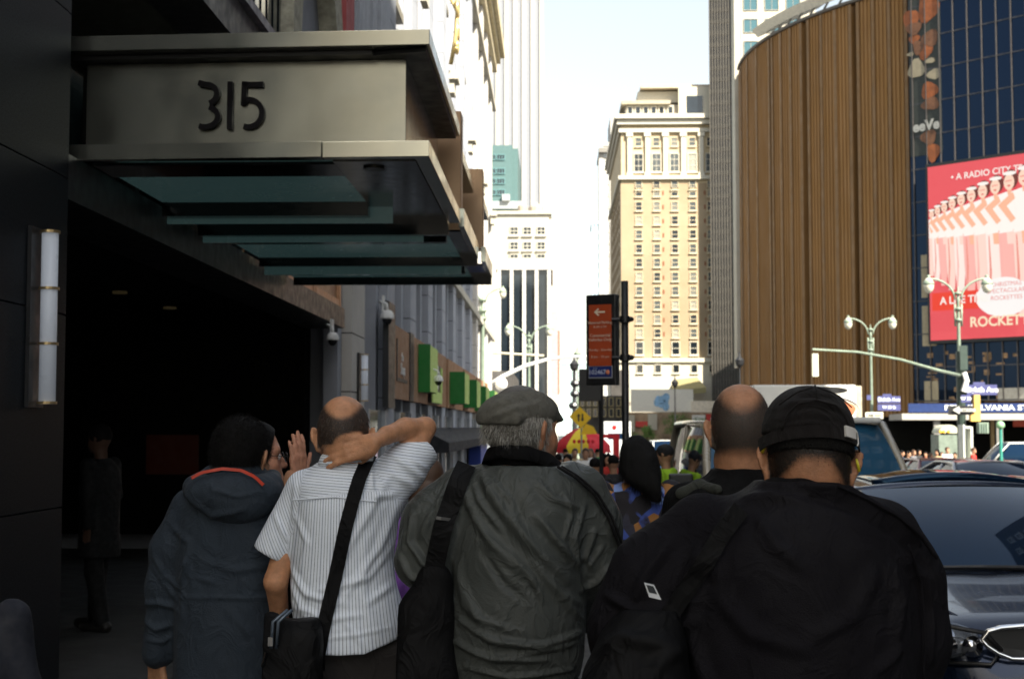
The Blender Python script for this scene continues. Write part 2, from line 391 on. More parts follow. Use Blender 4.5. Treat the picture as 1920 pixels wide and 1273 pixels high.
# the further canopy modules
for i, (y0, y1, xo) in enumerate(((12.9, 15.0, CXo-.03), (15.6, 17.0, CXo+.03))):
    zb = zl0
    b = MB(); b.box(WX+.05, xo+.02, y0-.28, y0-.02, zb+.14, Z(197,12.4) if i == 0 else 4.42); b.build('bronze_fascia', bronze, t, bevel=.004)
    b = MB(); b.box(WX+.05, xo, y0, y1, 4.1, 4.2); b.build('upper_slab', steel, t)
    b = MB(); b.box(GLX+.5, xo, y0, y1, zb-.006, zb+.012); b.box(WX+.05, GLX+.498, y0, y0+.12, zb-.10, zb+.012); b.box(WX+.05, xo+.04, y1, y1+.05, zb-.08, zb+.06); b.build('soffit_frame', soffit, t)
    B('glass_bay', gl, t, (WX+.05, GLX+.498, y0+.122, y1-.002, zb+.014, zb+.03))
    B('glass_fin', gl, t, (WX+.05, GLX+.32+.16*i, y0-.32, y0-.30, zb-.14, zb+.25))
    B('edge_cap', steel, t, (xo+.002, xo+.05, y0-.3, y1, zb, zb+.16))
# ================================================================ CLASSICAL STONE BUILDING along the left pavement
t = thing('stone_building', (WX-5, 48, 0), 'long classical stone building with tall pilasters and a deep cornice down the left pavement', 'building')
HB = 21.5; YC, YD = 22.2, 74
b = MB(); b.box(WX-14, WX-.35, YC+2.4, YD, g(YD)-.3, HB); b.box(WX-14, WX-.35, YC, YC+2.398, g(YD)-.3, 5.9)
b.build('wall', grey_stone, t)
b = MB(); b2 = MB(); jt = MB()
y = YC; k = 0
piers = []
while y < YD-2:
    wd = 1.5 if k == 0 else 1.25
    piers.append((y, y+wd)); y += wd + 3.15; k += 1
for i, (a, c) in enumerate(piers):
    top = HB-1.2 if a > YC+2.4 else 5.9
    for z0 in np.arange(-1.5, top, .92):
        z1 = min(z0+.90, top)
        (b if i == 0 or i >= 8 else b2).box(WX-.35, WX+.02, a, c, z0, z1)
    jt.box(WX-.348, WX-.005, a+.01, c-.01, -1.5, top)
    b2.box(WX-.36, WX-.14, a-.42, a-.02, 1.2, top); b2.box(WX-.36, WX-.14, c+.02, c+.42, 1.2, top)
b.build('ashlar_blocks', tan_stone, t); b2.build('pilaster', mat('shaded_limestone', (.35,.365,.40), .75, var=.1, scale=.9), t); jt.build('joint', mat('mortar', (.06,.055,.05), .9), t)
# recessed window bays between the piers
spots = []
for (a, c), (a2, c2) in zip(piers[:-1], piers[1:]):
    m_ = (c+a2)/2
    for z0 in (6.6, 10.6, 14.6):
        if m_ > YC+3: spots.append(facing(WX-.35, m_, z0, R(90)))
windows(t, spots, win_proto(1.7, 2.9, .12, mat('bronze_frame', (.22,.20,.15), .5), dglass, 1, True, 1))
b = MB()                                                      # cornices and string courses
b.box(WX-.35, WX+.18, YC+2.4, YD+.2, HB-1.19, HB-.7); b.box(WX-.35, WX+.36, YC+2.4, YD+.35, HB-.698, HB-.35); b.box(WX-.35, WX+.58, YC+2.4, YD+.55, HB-.348, HB+.15)
b.box(WX-.35, WX+.42, YC+2.4, YD+.4, HB+.152, HB+.5)
b.build('cornice', mat('cornice_stone', (.50,.43,.28), .8), t)
B('string_course', cream, t, (WX-.34, WX+.10, YC+8, YD+.1, 6.05, 6.3), (WX-.34, WX+.14, YC+14, YD+.1, 18.2, 18.45))
b = MB()
for i in range(5): 
    yy = 33+i*9.3; b.box(WX+.022, WX+.30, yy, yy+.9, 12.1, 12.35); b.box(WX+.022, WX+.18, yy+.1, yy+.8, 11.7, 12.098)
each(b, 'balcony_bracket', cream, t)
# gilded scroll ornament
b = MB()
oy, ozz = 42.0, Z(40, 42)
for (yy, zz, rr, a0, a1) in ((0,.35,.35,0,400),(.1,-.3,.28,90,470),(-.2,-.8,.22,200,560)):
    n_ = 26; b.tube([(WX+.30, oy+yy+math.cos(R(a0+(a1-a0)*i/n_))*rr*(1-i/n_*.6), ozz+zz+math.sin(R(a0+(a1-a0)*i/n_))*rr*(1-i/n_*.6)) for i in range(n_+1)], .06, 6)
b.tube([(WX+.02, oy, ozz+.9),(WX+.3, oy, ozz+.3),(WX+.25, oy-.2, ozz-.6),(WX+.1, oy, ozz-1.3)], .07, 6)
b.build('gilded_scroll', gold_m, t, smooth=True)
# shopfront band: bronze panels, black frames, green box signs, awnings
sf = mat('orange_bronze', (.30,.155,.075), .6, var=.12, scale=2)
zA, zB_ = 1.62+.55, 1.62+1.98
b = MB(); b.box(WX+.022, WX+.06, 27.3, 61, zA, zA+.001+1.42)
fb = MB(); 
for a, c in ((27.3, 30.2), (31.0, 40.5), (41.3, 48), (48.8, 56), (57, 66)): fb.box(WX+.024, WX+.10, a, c, zA, zB_)
fb.build('sign_band', sf, t)
B('black_signboard_frame', black_m, t, (WX+.022, WX+.13, 26.2, 27.28, zA-.2, 3.95), (WX+.024, WX+.13, 30.22, 30.98, zA, zB_+.03), (WX+.1, WX+.12, 27.75, 27.85, zA+.35, zB_-.25), (WX+.1, WX+.12, 27.85, 29.7, zA+.35, zA+.42))
text_mesh('the', .26, 'lettering', white_paint, t, (WX+.115, 28.75, zA+.85), (0,1,0), (0,0,1), .006)
text_mesh('Shops', .34, 'lettering', white_paint, t, (WX+.115, 28.85, zA+.6), (0,1,0), (0,0,1), .006)
B('shop_window', dglass, t, (WX-.10, WX-.02, 24, 70, g(70), zA-.25))
mm = MB()
for yy in np.arange(24, 70, 2.4): mm.box(WX-.019, WX+.05, yy, yy+.22, g(yy)-.1, zA-.25)
each(mm, 'shop_mullion', mat('steel_mullion', (.35,.38,.42), .4, metal=.5), t)
aw = MB(); aw.add([(WX+.03,33,1.60),(WX+.03,60,1.60),(WX+.75,60,1.25),(WX+.75,33,1.25),(WX+.75,60,1.02),(WX+.75,33,1.02),(WX+.03,60,1.02),(WX+.03,33,1.02)], [(0,1,2,3),(3,2,4,5),(0,3,5,7),(1,6,4,2),(5,4,6,7)])
aw.build('awning', mat('black_canvas', (.012,.012,.015), .8), t)
B('blue_hoarding', mat('blue_hoarding', (.02,.05,.28), .5), t, (WX+.06, WX+.5, 52, 57, g(54), 1.0))
greenM = mat('green_sign_face', (.002,.055,.006), .5, emit=(.0,.25,.02), es=.03); limeM = mat('lime_sign_edge', (.22,.28,.08), .6, emit=(.5,.7,.2), es=.05)
for i, (px0, px1, y0, y1, d, lb) in enumerate(((775,807,645,735,32.3,'largest green box sign with a pale edge, beside the bronze signboard'),
                              (838,857,697,757,42.0,'second green box sign from the bronze signboard'),
                              (865,882,712,764,48.5,'third green box sign from the bronze signboard'),
                              (886,902,724,770,55.0,'fourth green box sign from the bronze signboard'),
                              (908,920,732,772,63.0,'farthest green box sign, just behind the man in the flat cap'))):
    z0, z1 = Z(y1, d), Z(y0, d); x0 = WX+.105; x1 = X(px1, d) if i == 0 else WX+.55
    q = thing('shop_sign', (x0, d, z0), lb, 'shop sign', 'green box signs on the stone building')
    L_ = (2.0, 2.1, 2.3, 2.6, 3.0)[i]
    B('sign_face', greenM, q, (x0, x1, d-.1, d-.06, z0, z1)); B('sign_case', mat('dark_green_case', (.004,.05,.01), .4), q, (x0, x1-.03, d-.058, d+L_, z0+.01, z1-.01))
    B('lit_edge', limeM, q, (x1-.028, x1, d-.058, d+L_, z0+.02, z1-.03))
q = thing('window_graphic', (WX+.12, 36, 2.3), 'dark patterned panel with white and yellow spots beside the largest green sign', 'panel')
B('panel', black_m, q, (WX+.13, WX+.20, 34.6, 37.6, 2.2, 3.2))
b = MB()
for i in range(26): b.ball((WX+.2, 34.8+random.random()*2.6, 2.6+random.random()*.55), (.02, .09, .07), 8)
each(b, 'white_spot', white_paint, q)
B('yellow_strip', limeM, q, (WX+.204, WX+.23, 34.7, 37.5, 2.22, 2.5), (WX+.204, WX+.24, 37.2, 37.5, 2.5, 3.15))
# dome security cameras
def dome(px, py, d, s, label, arm=True):
    c = P(px, py, d)
    q = thing('security_camera', (c.x, c.y, c.z), label, 'security camera', 'dome cameras on the stone building')
    b = MB(); b.lathe([(0,.14*s),(.06*s,.135*s),(.10*s,.09*s),(.115*s,.02*s),(.115*s,0)], c, 20); b.build('housing', white_paint, q, smooth=True)
    b = MB(); b.ball((c.x, c.y, c.z-.001), (.085*s, .085*s, .10*s), 16); b.build('dome', mat('smoked_dome', (.01,.01,.012), .08, spec=.9), q, smooth=True)
    b = MB(); b.tube([(c.x, c.y, c.z+.13*s), (c.x-.02, c.y+.02, c.z+.24*s), (c.x-.12*s, c.y+.05, c.z+.28*s), (WX+.03, c.y+.12, c.z+.25*s)], .03*s, 10); b.build('arm', white_paint, q, smooth=True)
    B('wall_plate', white_paint, q, (WX+.021, WX+.05, c.y, c.y+.24*s, c.z+.12*s, c.z+.38*s))
dome(726, 598, 26.0, 1.15, 'white dome security camera on a curved arm above the bronze signboard')
dome(822, 715, 33.0, 1.0, 'smaller white dome security camera hanging beside the green signs')
dome(624, 638, 20.0, .8, 'dark round camera under the beam at the corner of the entrance')
# ================================================================ STREET SHADE: building on the right pavement (outside the frame)
t = thing('brick_block', (24, -10, 0), 'tall brick block along the right pavement, out of the frame, that shades the near street', 'building')
B('wall', mat('brown_brick', (.06,.06,.065), .85), t, (15.5, 18.6, -30, 32, -1, 40))
spots = [facing(15.5, yy, zz, R(-90)) for yy in np.arange(-8, 30, 3.6) for zz in np.arange(4.5, 38, 3.4)]
windows(t, spots, win_proto(1.5, 2.0, .1, white_paint, bglass))
# behind the camera: unseen walls, split into coloured bands for the canopy to reflect
t = thing('rear_reflection_walls', (-10, -30, 0), 'unseen walls behind the camera, coloured in bands for the steel canopy to reflect', 'building')
B('wall', mat('slate_reflection_band', (.07,.085,.10), .5), t, (-22, WX-1.5, -2.5, .9, -1, 30)); B('middle_wall', mat('taupe_reflection_band', (.20,.18,.15), .7), t, (-22, WX-1.5, -9, -2.51, -1, 30)); B('orange_reflection_band', bronze, t, (-22, WX-1.4, 2.4, 2.95, -1, 24)); B('far_wall', tan_stone, t, (-22, WX-1.5, -80, -9.01, -1, 30))
# ================================================================ HOTEL
t = thing('hotel_tower', (22, 250, 0), 'tall tan brick hotel with pale upper loggia and white base, lit by the sun', 'hotel')
D = 230.0
hx0, hx1 = X(1166, D), X(1395, D)+6
zt = lambda py: Z(py, D)
brick = mat('tan_brick', (.29,.215,.130), .85, var=.12, scale=.12, col2=(.37,.285,.18))
B('wall', brick, t, (hx0, hx1, D, D+45, -4, zt(345)))
hs = mat('white_terracotta', (.52,.48,.385), .75, var=.08)
B('base_storeys', hs, t, (hx0-.6, hx1+.5, D-.6, D+45.5, -4, zt(680)), (hx0-.9, hx1+.8, D-.95, D+45.8, zt(680)+.01, zt(672)))
B('upper_storeys', mat('pale_brick', (.50,.40,.25), .8, var=.08, scale=.3), t, (hx0+.1, hx1, D+.1, D+44, zt(345)+.01, zt(225)))
B('string_course', hs, t, (hx0-.4, hx1+.4, D-.5, D+45, zt(338), zt(331)), (hx0-.3, hx1+.4, D-.4, D+45, zt(250), zt(243)))
B('main_cornice', hs, t, (hx0-1.0, hx1+1, D-1.3, D+46, zt(226), zt(218)), (hx0-.6, hx1+.6, D-.8, D+45.6, zt(236), zt(227)))
B('attic', mat('grey_tile', (.30,.27,.22), .8), t, (hx0+.9, hx1-.5, D+.9, D+40, zt(217), zt(196)))
B('attic_roof', mat('tile_roof', (.34,.30,.22), .8), t, (hx0+.2, hx0+8.2, D+.2, D+42, zt(196)+.01, zt(189)), )
B('penthouse', hs, t, (hx0+3.0, hx1-1, D+2.4, D+30, zt(188), zt(167)), (hx0+9.5, hx1-1, D+.0, D+2.35, zt(217), zt(165)))
B('penthouse_roof', mat('tan_roof', (.45,.38,.28), .8), t, (hx0+3.4, hx1-.5, D+1, D+31, zt(164), zt(158)))
B('penthouse_opening', dglass, t, (hx0+10.8, hx0+13.4, D-.08, D-.003, zt(215), zt(182))); B('penthouse_opening', dglass, t, (hx0+15.2, hx0+17.8, D-.08, D-.003, zt(215), zt(182)))
# loggia columns and tall windows
lc = MB(); cols_px = [1200, 1234, 1268, 1302, 1336, 1370]
for cpx in cols_px:
    for dx in (-17, ): 
        x = X(cpx+dx, D); lc.box(x-.35, x+.35, D-.35, D+.09, zt(330), zt(252)); lc.box(x-.55, x+.55, D-.48, D+.08, zt(258), zt(251)); lc.box(x-.5, x+.5, D-.45, D+.08, zt(331), zt(325))
each(lc, 'loggia_pilaster', hs, t)
hglass = mat('hotel_pane', (.09,.10,.10), .25, var=.6, scale=.7, spec=.6)
_n = hglass.node_tree; _oi = _n.nodes.new('ShaderNodeObjectInfo'); _rp = _n.nodes.new('ShaderNodeValToRGB'); _rp.color_ramp.interpolation = 'CONSTANT'; _n.links.new(_oi.outputs['Random'], _rp.inputs[0])
_e = _rp.color_ramp.elements; _e[0].color = (.02,.025,.03,1); _e[1].position = .35; _e[1].color = (.07,.08,.08,1)
for _p, _c in ((.6,(.16,.16,.14,1)), (.82,(.28,.27,.22,1))): _q = _e.new(_p); _q.color = _c
_n.links.new(_rp.outputs[0], _n.nodes['Principled BSDF'].inputs['Base Color'])
grey_frame = mat('stone_window_frame', (.52,.44,.30), .8)
p1 = win_proto(1.15, 1.5, .10, grey_frame, hglass, 0, True, 1); p3 = win_proto(1.6, 3.1, .14, hs, hglass, 1, True, 2)
sp = []
py = 362.0
rows = []
while py < 640: rows.append(py); py += 26.4
for r_ in rows:
    for cpx in cols_px: sp.append(facing(X(cpx, D), D, zt(r_+8)))
windows(t, sp, p1)
sp = [facing(X(c_, D), D+.1, zt(324)) for c_ in cols_px]; windows(t, sp, p3)
sp = [facing(X(c_, D), D+.1, zt(276)) for c_ in cols_px]; windows(t, sp, p1)
sp = [facing(X(c_, D), D-.4, zt(353)) for c_ in cols_px] ; windows(t, [facing(X(c_, D), D, zt(357)) for c_ in cols_px], p1)
sp = [facing(X(c_, D), D, zt(666)) for c_ in cols_px]; windows(t, sp, win_proto(1.35, 2.2, .12, hs, dglass, 0, True, 1))
sp = [facing(X(c_, D), D-.6, zt(700)) for c_ in cols_px]; windows(t, sp, win_proto(1.1, 1.4, .10, hs, dglass, 0, True, 0))
sp = [facing(X(c_, D), D+.9, zt(214)) for c_ in (1185, 1200, 1215, 1230, 1245, 1262)]; windows(t, sp, win_proto(1.0, 1.4, .15, hs, dglass, 0, False, 0))
small = MB()
for r_ in rows:
    for c_ in (1246, 1325): small.box(X(c_, D)-.14, X(c_, D)+.14, D-.03, D-.002, zt(r_+5), zt(r_-3))
each(small, 'vent_slot', mat('rust_vent', (.20,.07,.03), .8), t)
# side wall (faces the street gap)
side = [facing(hx0, D+5+i*5.5, zt(r_+6), R(-90)) for i in range(6) for r_ in rows[::1]]
windows(t, side, win_proto(1.2, 1.5, .1, brick, dglass, 0, False, 0), 0)
# entrance base: white panels, arched awning, columns
b = MB()
for x in (X(1325,D-1.2), X(1170,D-1.2), X(1180, D-1.2)): b.lathe([(.7,0),(.55,.4),(.5,8),(.75,8.6)], (x, D-1.6, -3), 14)
each(b, 'entrance_column', hs, t)
aw = MB(); xa, xb = X(1268,D-3), X(1322,D-3)
aw.add([(xa, D-.7, Z(712,D)), (xb-1, D-.7, Z(708,D)), (xb, D-5, Z(728,D)), (xa-1, D-5, Z(735,D)), (xb, D-5, Z(738,D)), (xa-1, D-5, Z(742,D))], [(0,1,2,3),(3,2,4,5)])
aw.build('entrance_awning', mat('olive_awning', (.25,.22,.10), .8), t)
# hoarding and shops in front of the hotel base
t = thing('white_hoarding', (X(1255,200), 200, g(200)), 'white hoarding with a pale blue picture across the base of the tan hotel', 'hoarding')
B('panel', mat('white_hoarding_panel', (.80,.79,.72), .7, var=.06), t, (X(1183,200), X(1300,200), 200, 200.3, Z(772,200), Z(730,200)))
B('lower_panel', mat('cream_hoarding_panel', (.80,.74,.62), .7), t, (X(1296,200), X(1345,200), 199.6, 199.9, Z(775,200), Z(752,200)))
b = MB()
for i in range(9): b.ball((X(1242+random.uniform(-10,10),200), 199.97, Z(748+random.uniform(-12,16),200)), (.5, .02, .6), 10)
b.build('blue_picture', mat('pale_blue_ink', (.25,.45,.68), .7, var=.4, scale=2), t)
t = thing('corner_shops', (X(1250,196), 197, g(197)), 'row of low shopfronts with red and white signs at the foot of the hotel', 'shops')
B('wall', mat('shop_wall', (.30,.22,.14), .8, var=.5, scale=.6), t, (X(1172,196), X(1360,196), 196.2, 199, g(197)-.2, Z(773,196)))
b = MB(); b.box(X(1172,196), X(1190,196), 195.8, 196.1, Z(810,196), Z(778,196)); b.box(X(1215,196), X(1232,196), 195.8, 196.1, Z(806,196), Z(776,196)); each(b, 'pale_doorway', cream, t)
b = MB(); b.box(X(1192,196), X(1214,196), 195.7, 196.1, Z(800,196), Z(790,196)); b.box(X(1324,196), X(1333,196), 195.7, 196.1, Z(798,196), Z(776,196)); b.build('red_shop_sign', mat('red_sign', (.55,.05,.04), .6), t)
b = MB(); b.box(X(1298,196), X(1322,196), 195.7, 196.1, Z(788,196), Z(778,196)); b.build('white_shop_sign', white_paint, t)
# trees at the foot of the hotel
def tree(x, y, h, label, seed):
    rnd = random.Random(seed); zg = g(y)
    q = thing('street_tree', (x, y, zg), label, 'tree', 'street trees in front of the hotel')
    b = MB(); b.tube([(x,y,zg),(x+.05,y,zg+h*.35),(x,y,zg+h*.7)], [.16,.11,.05], 8)
    for k in range(7):
        a = rnd.uniform(0, 6.28); z0 = zg+h*rnd.uniform(.35,.65); b.tube([(x,y,z0),(x+math.cos(a)*h*.2,y+math.sin(a)*h*.2,z0+h*.22)], [.05,.02], 5)
    b.build('trunk', mat('bark', (.08,.06,.04), .9), q)
    b = MB()
    cl_ = [(rnd.gauss(0,h*.15), rnd.gauss(0,h*.15), h*rnd.uniform(.5,.98)) for _ in range(16)]
    for i in range(1500):
        c_ = rnd.choice(cl_); p = Vector((x+c_[0]+rnd.gauss(0,h*.055), y+c_[1]+rnd.gauss(0,h*.055), zg+c_[2]+rnd.gauss(0,h*.05)))
        n = Vector((rnd.uniform(-1,1),rnd.uniform(-1,1),rnd.uniform(-.4,1))).normalized(); u_ = n.orthogonal().normalized()*rnd.uniform(.06,.13); v_ = n.cross(u_)
        b.quad(p-u_, p+v_*.6, p+u_, p-v_*.6)
    b.build('crown', mat('leaves', (.05,.12,.02), .6, var=.5, scale=3, col2=(.12,.20,.04)), q)
tree(X(1268,185), 185, 5.2, 'green street tree beside the black lamp post at the hotel', 1)
tree(X(1212,170), 170, 3.6, 'low green tree left of the pale doorway below the hotel', 2)
tree(X(1300,180), 180, 4.6, 'street tree under the white hoarding, right of the black lamp post', 3)
# ================================================================ OTHER FAR BUILDINGS
def ribbed(name, label, x0, x1, y, dep, z1, wallm, ribm, glassm, pitch, rw, rd=.5, floors=None, z0=-5, rside=False, cat='tower'):
    q = thing(name, ((x0+x1)/2, y, g(y)), label, cat)
    B('glass_wall', glassm, q, (x0, x1, y, y+dep, z0, z1-.5))
    b = MB(); n = max(1, int((x1-x0)/pitch))
    for i in range(n+1):
        xx = x0 + (x1-x0)*i/n; b.box(xx-rw/2, xx+rw/2, y-rd, y-.002, z0, z1)
    if rside:
        for i in range(int(dep/pitch)+1):
            yy = y+i*pitch; b.box(x1+.002, x1+rd, yy-rw/2, yy+rw/2, z0, z1); b.box(x0-rd, x0-.002, yy-rw/2, yy+rw/2, z0, z1)
    b.build('pier', ribm, q)
    if floors:
        b = MB(); z = z0+floors
        while z < z1-1: b.box(x0+.01, x1-.01, y-rd*.4, y-.004, z, z+floors*.38); z += floors
        b.build('spandrel', wallm, q)
    B('parapet', ribm, q, (x0-rd, x1+rd, y-rd-.05, y+dep+.1, z1-.49, z1+.6))
    return q
pale = mat('pale_tower_stone', (.40,.385,.35), .8, var=.05)
ribbed('striped_tower', 'very tall white tower with fine vertical stripes rising out of the frame', -48, X(1016,341), 341, 30, 190, mat('pale_grey_spandrel', (.52,.53,.54), .6), pale, mat('pale_grey_glass', (.24,.25,.27), .5, spec=.2), 2.1, 1.0, .30, None, cat='tower')
q = thing('teal_building', (-6.5, 182, g(182)), 'small teal panelled building between the white facade and the striped tower', 'building')
xt0, xt1 = X(915,182), X(971,182)
B('wall', mat('teal_panel', (.07,.135,.135), .5, var=.08), q, (xt0-6, xt1-.7, 182, 200, -3, Z(272,182)), (xt1-.698, xt1, 182.7, 199, -3, Z(276,182)))
sp = [facing(x, 182, Z(z_,182)) for z_ in (300, 326, 345, 366) for x in (xt1-2.2, xt1-3.4, xt1-4.6)]
windows(q, sp, win_proto(1.1, .75, .08, mat('teal_frame', (.10,.22,.23), .5), dglass, 2, False, 0))
b = MB(); b.box(xt0-3, xt1+.6, 181.5, 190, Z(392,182), Z(378,182)); b.box(xt1-2, xt1-1, 181, 182, Z(378,182)+.01, Z(366,182)); b.build('roof_plant', mat('roof_plant_grey', (.3,.32,.33), .7), q)
q = thing('white_office_block', (-3, 166, g(166)), 'white office block with small square windows behind the black glass building', 'building')
x0, x1 = X(941,165), X(1030,165)
B('wall', cream, q, (x0-8, x1, 165, 190, -3, Z(402,165)))
B('side_wing', pale, q, (x1+.002, X(1046,166), 166.5, 189, -3, Z(410,166)))
B('roof_edge', cream, q, (x0-8.3, x1+.3, 164.7, 190.2, Z(402,165)+.01, Z(396,165)))
b = MB(); b.box(x0, x0+3, 168, 172, Z(396,165)+.02, Z(388,165)); b.lathe([(.1,0),(.9,0),(.9,1.2),(.1,1.8)], (x1-1.6, 170, Z(396,165)), 12); b.lathe([(.1,0),(.6,0),(.6,1.5),(.1,2)], (x1-3.2, 171, Z(396,165)), 12); b.build('roof_plant', mat('roof_plant_brown', (.35,.30,.24), .8), q)
sp = [facing(X(c_,165), 165, Z(r_,165)) for r_ in (441, 469, 492) for c_ in (964, 989, 1015)]
windows(q, sp, win_proto(1.05, 1.0, .10, cream, dglass, 1, True, 1))
B('pink_banner', mat('pink_banner', (.62,.30,.32), .7), q, (X(1031,160), X(1046,160), 160, 160.3, Z(745,160), Z(583,160)))
B('pink_side_sign', mat('brown_sign_edge', (.25,.15,.10), .7), q, (X(1046,160)+.003, X(1050,160), 160, 160.3, Z(740,160), Z(620,160)))
ribbed('black_glass_building', 'black glass building with white vertical fins at the far left corner', X(936,140), X(1030,140), 140, 16, Z(497,140), mat('black_spandrel', (.01,.012,.015), .3), mat('white_fin', (.50,.48,.44), .6), dglass, 1.14, .34, .35, None, cat='building')
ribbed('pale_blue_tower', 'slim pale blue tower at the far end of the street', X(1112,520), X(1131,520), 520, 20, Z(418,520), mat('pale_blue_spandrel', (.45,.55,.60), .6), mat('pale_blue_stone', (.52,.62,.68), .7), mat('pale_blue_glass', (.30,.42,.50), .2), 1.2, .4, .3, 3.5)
q = ribbed('stepped_white_tower', 'stepped white tower with a dark top ledge left of the tan hotel', X(1129,400), X(1168,400), 400, 30, Z(272,400), pale, pale, mat('white_tower_glass', (.55,.58,.58), .4), 2.2, 1.3, .3, 3.4)
B('roof_ledge', mat('dark_ledge', (.20,.19,.17), .8), q, (X(1124,400), X(1168,400), 398.5, 401, Z(288,400), Z(280,400)))
B('setback', pale, q, (X(1147,405), X(1172,405), 405, 425, Z(272,400), Z(218,405)))
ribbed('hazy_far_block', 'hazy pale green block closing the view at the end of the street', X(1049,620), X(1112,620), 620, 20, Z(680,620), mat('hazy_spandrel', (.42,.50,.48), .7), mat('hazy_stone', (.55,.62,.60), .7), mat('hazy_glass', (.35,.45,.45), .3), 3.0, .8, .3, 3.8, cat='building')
q = thing('left_far_row', (-4, 118, g(118)), 'narrow dark shopfronts with small signs on the far left corner', 'building')
B('wall', mat('dark_row', (.06,.055,.05), .7, var=.5, scale=.5), q, (-16, -3.4, 112, 135, -3, 6))
q = thing('brown_low_block', (8.5, 215, g(215)), 'dark low block with awnings between the parking sign and the hotel', 'building')
B('wall', mat('dark_brown_block', (.05,.045,.04), .7, var=.6, scale=.4), q, (X(1084,210), X(1170,210), 210, 226, -4, Z(742,210)), (X(1140,240), X(1172,240), 226.1, 229, -4, Z(700,240)))
sp = [facing(X(c_,210), 210, Z(z_,210)) for c_ in (1092,1104,1116,1132,1146,1160) for z_ in (762, 782)]
windows(q, sp, win_proto(.7, 1.3, .08, mat('tan_window_frame', (.5,.4,.2), .8), dglass, 0, False, 0))
# bronze ribbed slab tower right of the hotel + cream pier
q = thing('bronze_slab_tower', (24, 200, g(200)), 'tall bronze slab tower of close vertical mullions with one cream pier, right of the hotel', 'tower')
pA = Vector((X(1337,228), 228, 0)); pB = Vector((X(1384,227), 227, 0)); dv = (pB-pA); Ln = dv.length; dv.normalize(); nv = Vector((dv.y, -dv.x, 0)); nv = -nv if nv.x > 0 else nv
def pt(s, o, z): v = pA + dv*s + nv*o; return (v.x, v.y, z)
def obx(mb, s0, s1, o0, o1, z0, z1):
    vs = [pt(s0,o0,z0), pt(s1,o0,z0), pt(s1,o1,z0), pt(s0,o1,z0), pt(s0,o0,z1), pt(s1,o0,z1), pt(s1,o1,z1), pt(s0,o1,z1)]
    mb.add(vs, [(0,3,2,1),(4,5,6,7),(0,1,5,4),(1,2,6,5),(2,3,7,6),(3,0,4,7)])
b = MB(); obx(b, 0, Ln, -12, 0, -4, 130); b.build('glass_wall', mat('bronze_glass', (.03,.03,.03), .25, spec=.6), q)
b = MB()
for i in range(10): obx(b, Ln*i/9-.09, Ln*i/9+.09, .002, .3, 3, 130)
b.build('mullion', mat('bronze_mullion', (.085,.076,.062), .6), q)
b = MB()
for z in np.arange(4, 130, 1.9): obx(b, .01, Ln-.01, .003, .15, z, z+.7)
b.build('spandrel', mat('grey_spandrel', (.055,.052,.045), .6), q)
cpx = X(1382,170); B('cream_pier', cream, q, (cpx, X(1393,170), 169, 171.9, Z(690,170), 130))
q = thing('teal_window_tower', (34, 235, g(235)), 'pale tower with bands of teal windows behind the curved brown arena', 'tower')
x0, x1 = X(1396,225), X(1540,225)
B('wall', cream, q, (x0, x1, 225, 250, -4, 120))
sp = [facing(x, 225, z) for z in np.arange(50, 80, 3.6) for x in np.arange(x0+1.6, x1-1, 3.4)]
windows(q, sp, win_proto(2.3, 2.3, .1, mat('taupe_frame', (.30,.27,.22), .7), mat('teal_pane', (.04,.11,.13), .15, spec=.8), 1, False, 0))
# ================================================================ ARENA (round brown building)
AC = Vector((62, 165)); AR = 40.0; AH = 43.9
q = thing('round_arena', (AC.x, AC.y, g(135)), 'round brown arena clad in vertical ribbed panels with dark gaps between them', 'arena')
def apt(a, r): return (AC.x + r*math.cos(a), AC.y + r*math.sin(a))
def ang_of(px):
    vx = (P(px, 800, 100).x)/100.0; dlt = Vector((vx, 1)).normalized()
    pr = AC.dot(dlt); dist2 = AC.length_squared - pr*pr; hp = dlt*(pr - math.sqrt(max(AR*AR-dist2, 0))); return math.atan2(hp.y-AC.y, hp.x-AC.x) % (2*math.pi)
def arcwall(mb, a0, a1, r0, r1, z0, z1, n=8):
    vs = []
    for i in range(n+1):
        a = a0+(a1-a0)*i/n
        for r in (r0, r1):
            for z in (z0, z1): vs.append((*apt(a, r), z))
    fs = []
    for i in range(n):
        k = 4*i; fs += [(k, k+4, k+5, k+1), (k+2, k+3, k+7, k+6), (k+1, k+5, k+7, k+3), (k, k+2, k+6, k+4)]
    fs += [(0,1,3,2), (4*n, 4*n+2, 4*n+3, 4*n+1)]
    mb.add(vs, fs)
b = MB(); arcwall(b, R(100), R(330), AR-4, AR-1.0, -4, AH-.6, 60); b.build('drum', mat('arena_gap', (.012,.011,.010), .9, spec=.1), q)
edges = [ang_of(p) for p in (1396, 1462, 1522, 1614)] + [ang_of(1712)]
a_list = [(ang_of(1399), ang_of(1452)), (ang_of(1458), ang_of(1513)), (ang_of(1527), ang_of(1607)), (ang_of(1622), ang_of(1713))]
stp = a_list[-1][1]-a_list[-1][0]
a_list = [(a_list[0][0]-R(18), a_list[0][0]-R(1.2))] + a_list + [(a_list[-1][1]+R(1.2)+(stp+R(1.2))*k, a_list[-1][1]+R(1.2)+(stp+R(1.2))*k+stp) for k in range(2)]
ribM = mat('arena_concrete', (.29,.150,.047), .8, var=.13, scale=.35, stretch=(1,1,.25), bump=.3, bscale=3)
stM = mat('arena_strip', (.22,.125,.052), .7, var=.15, scale=.5)
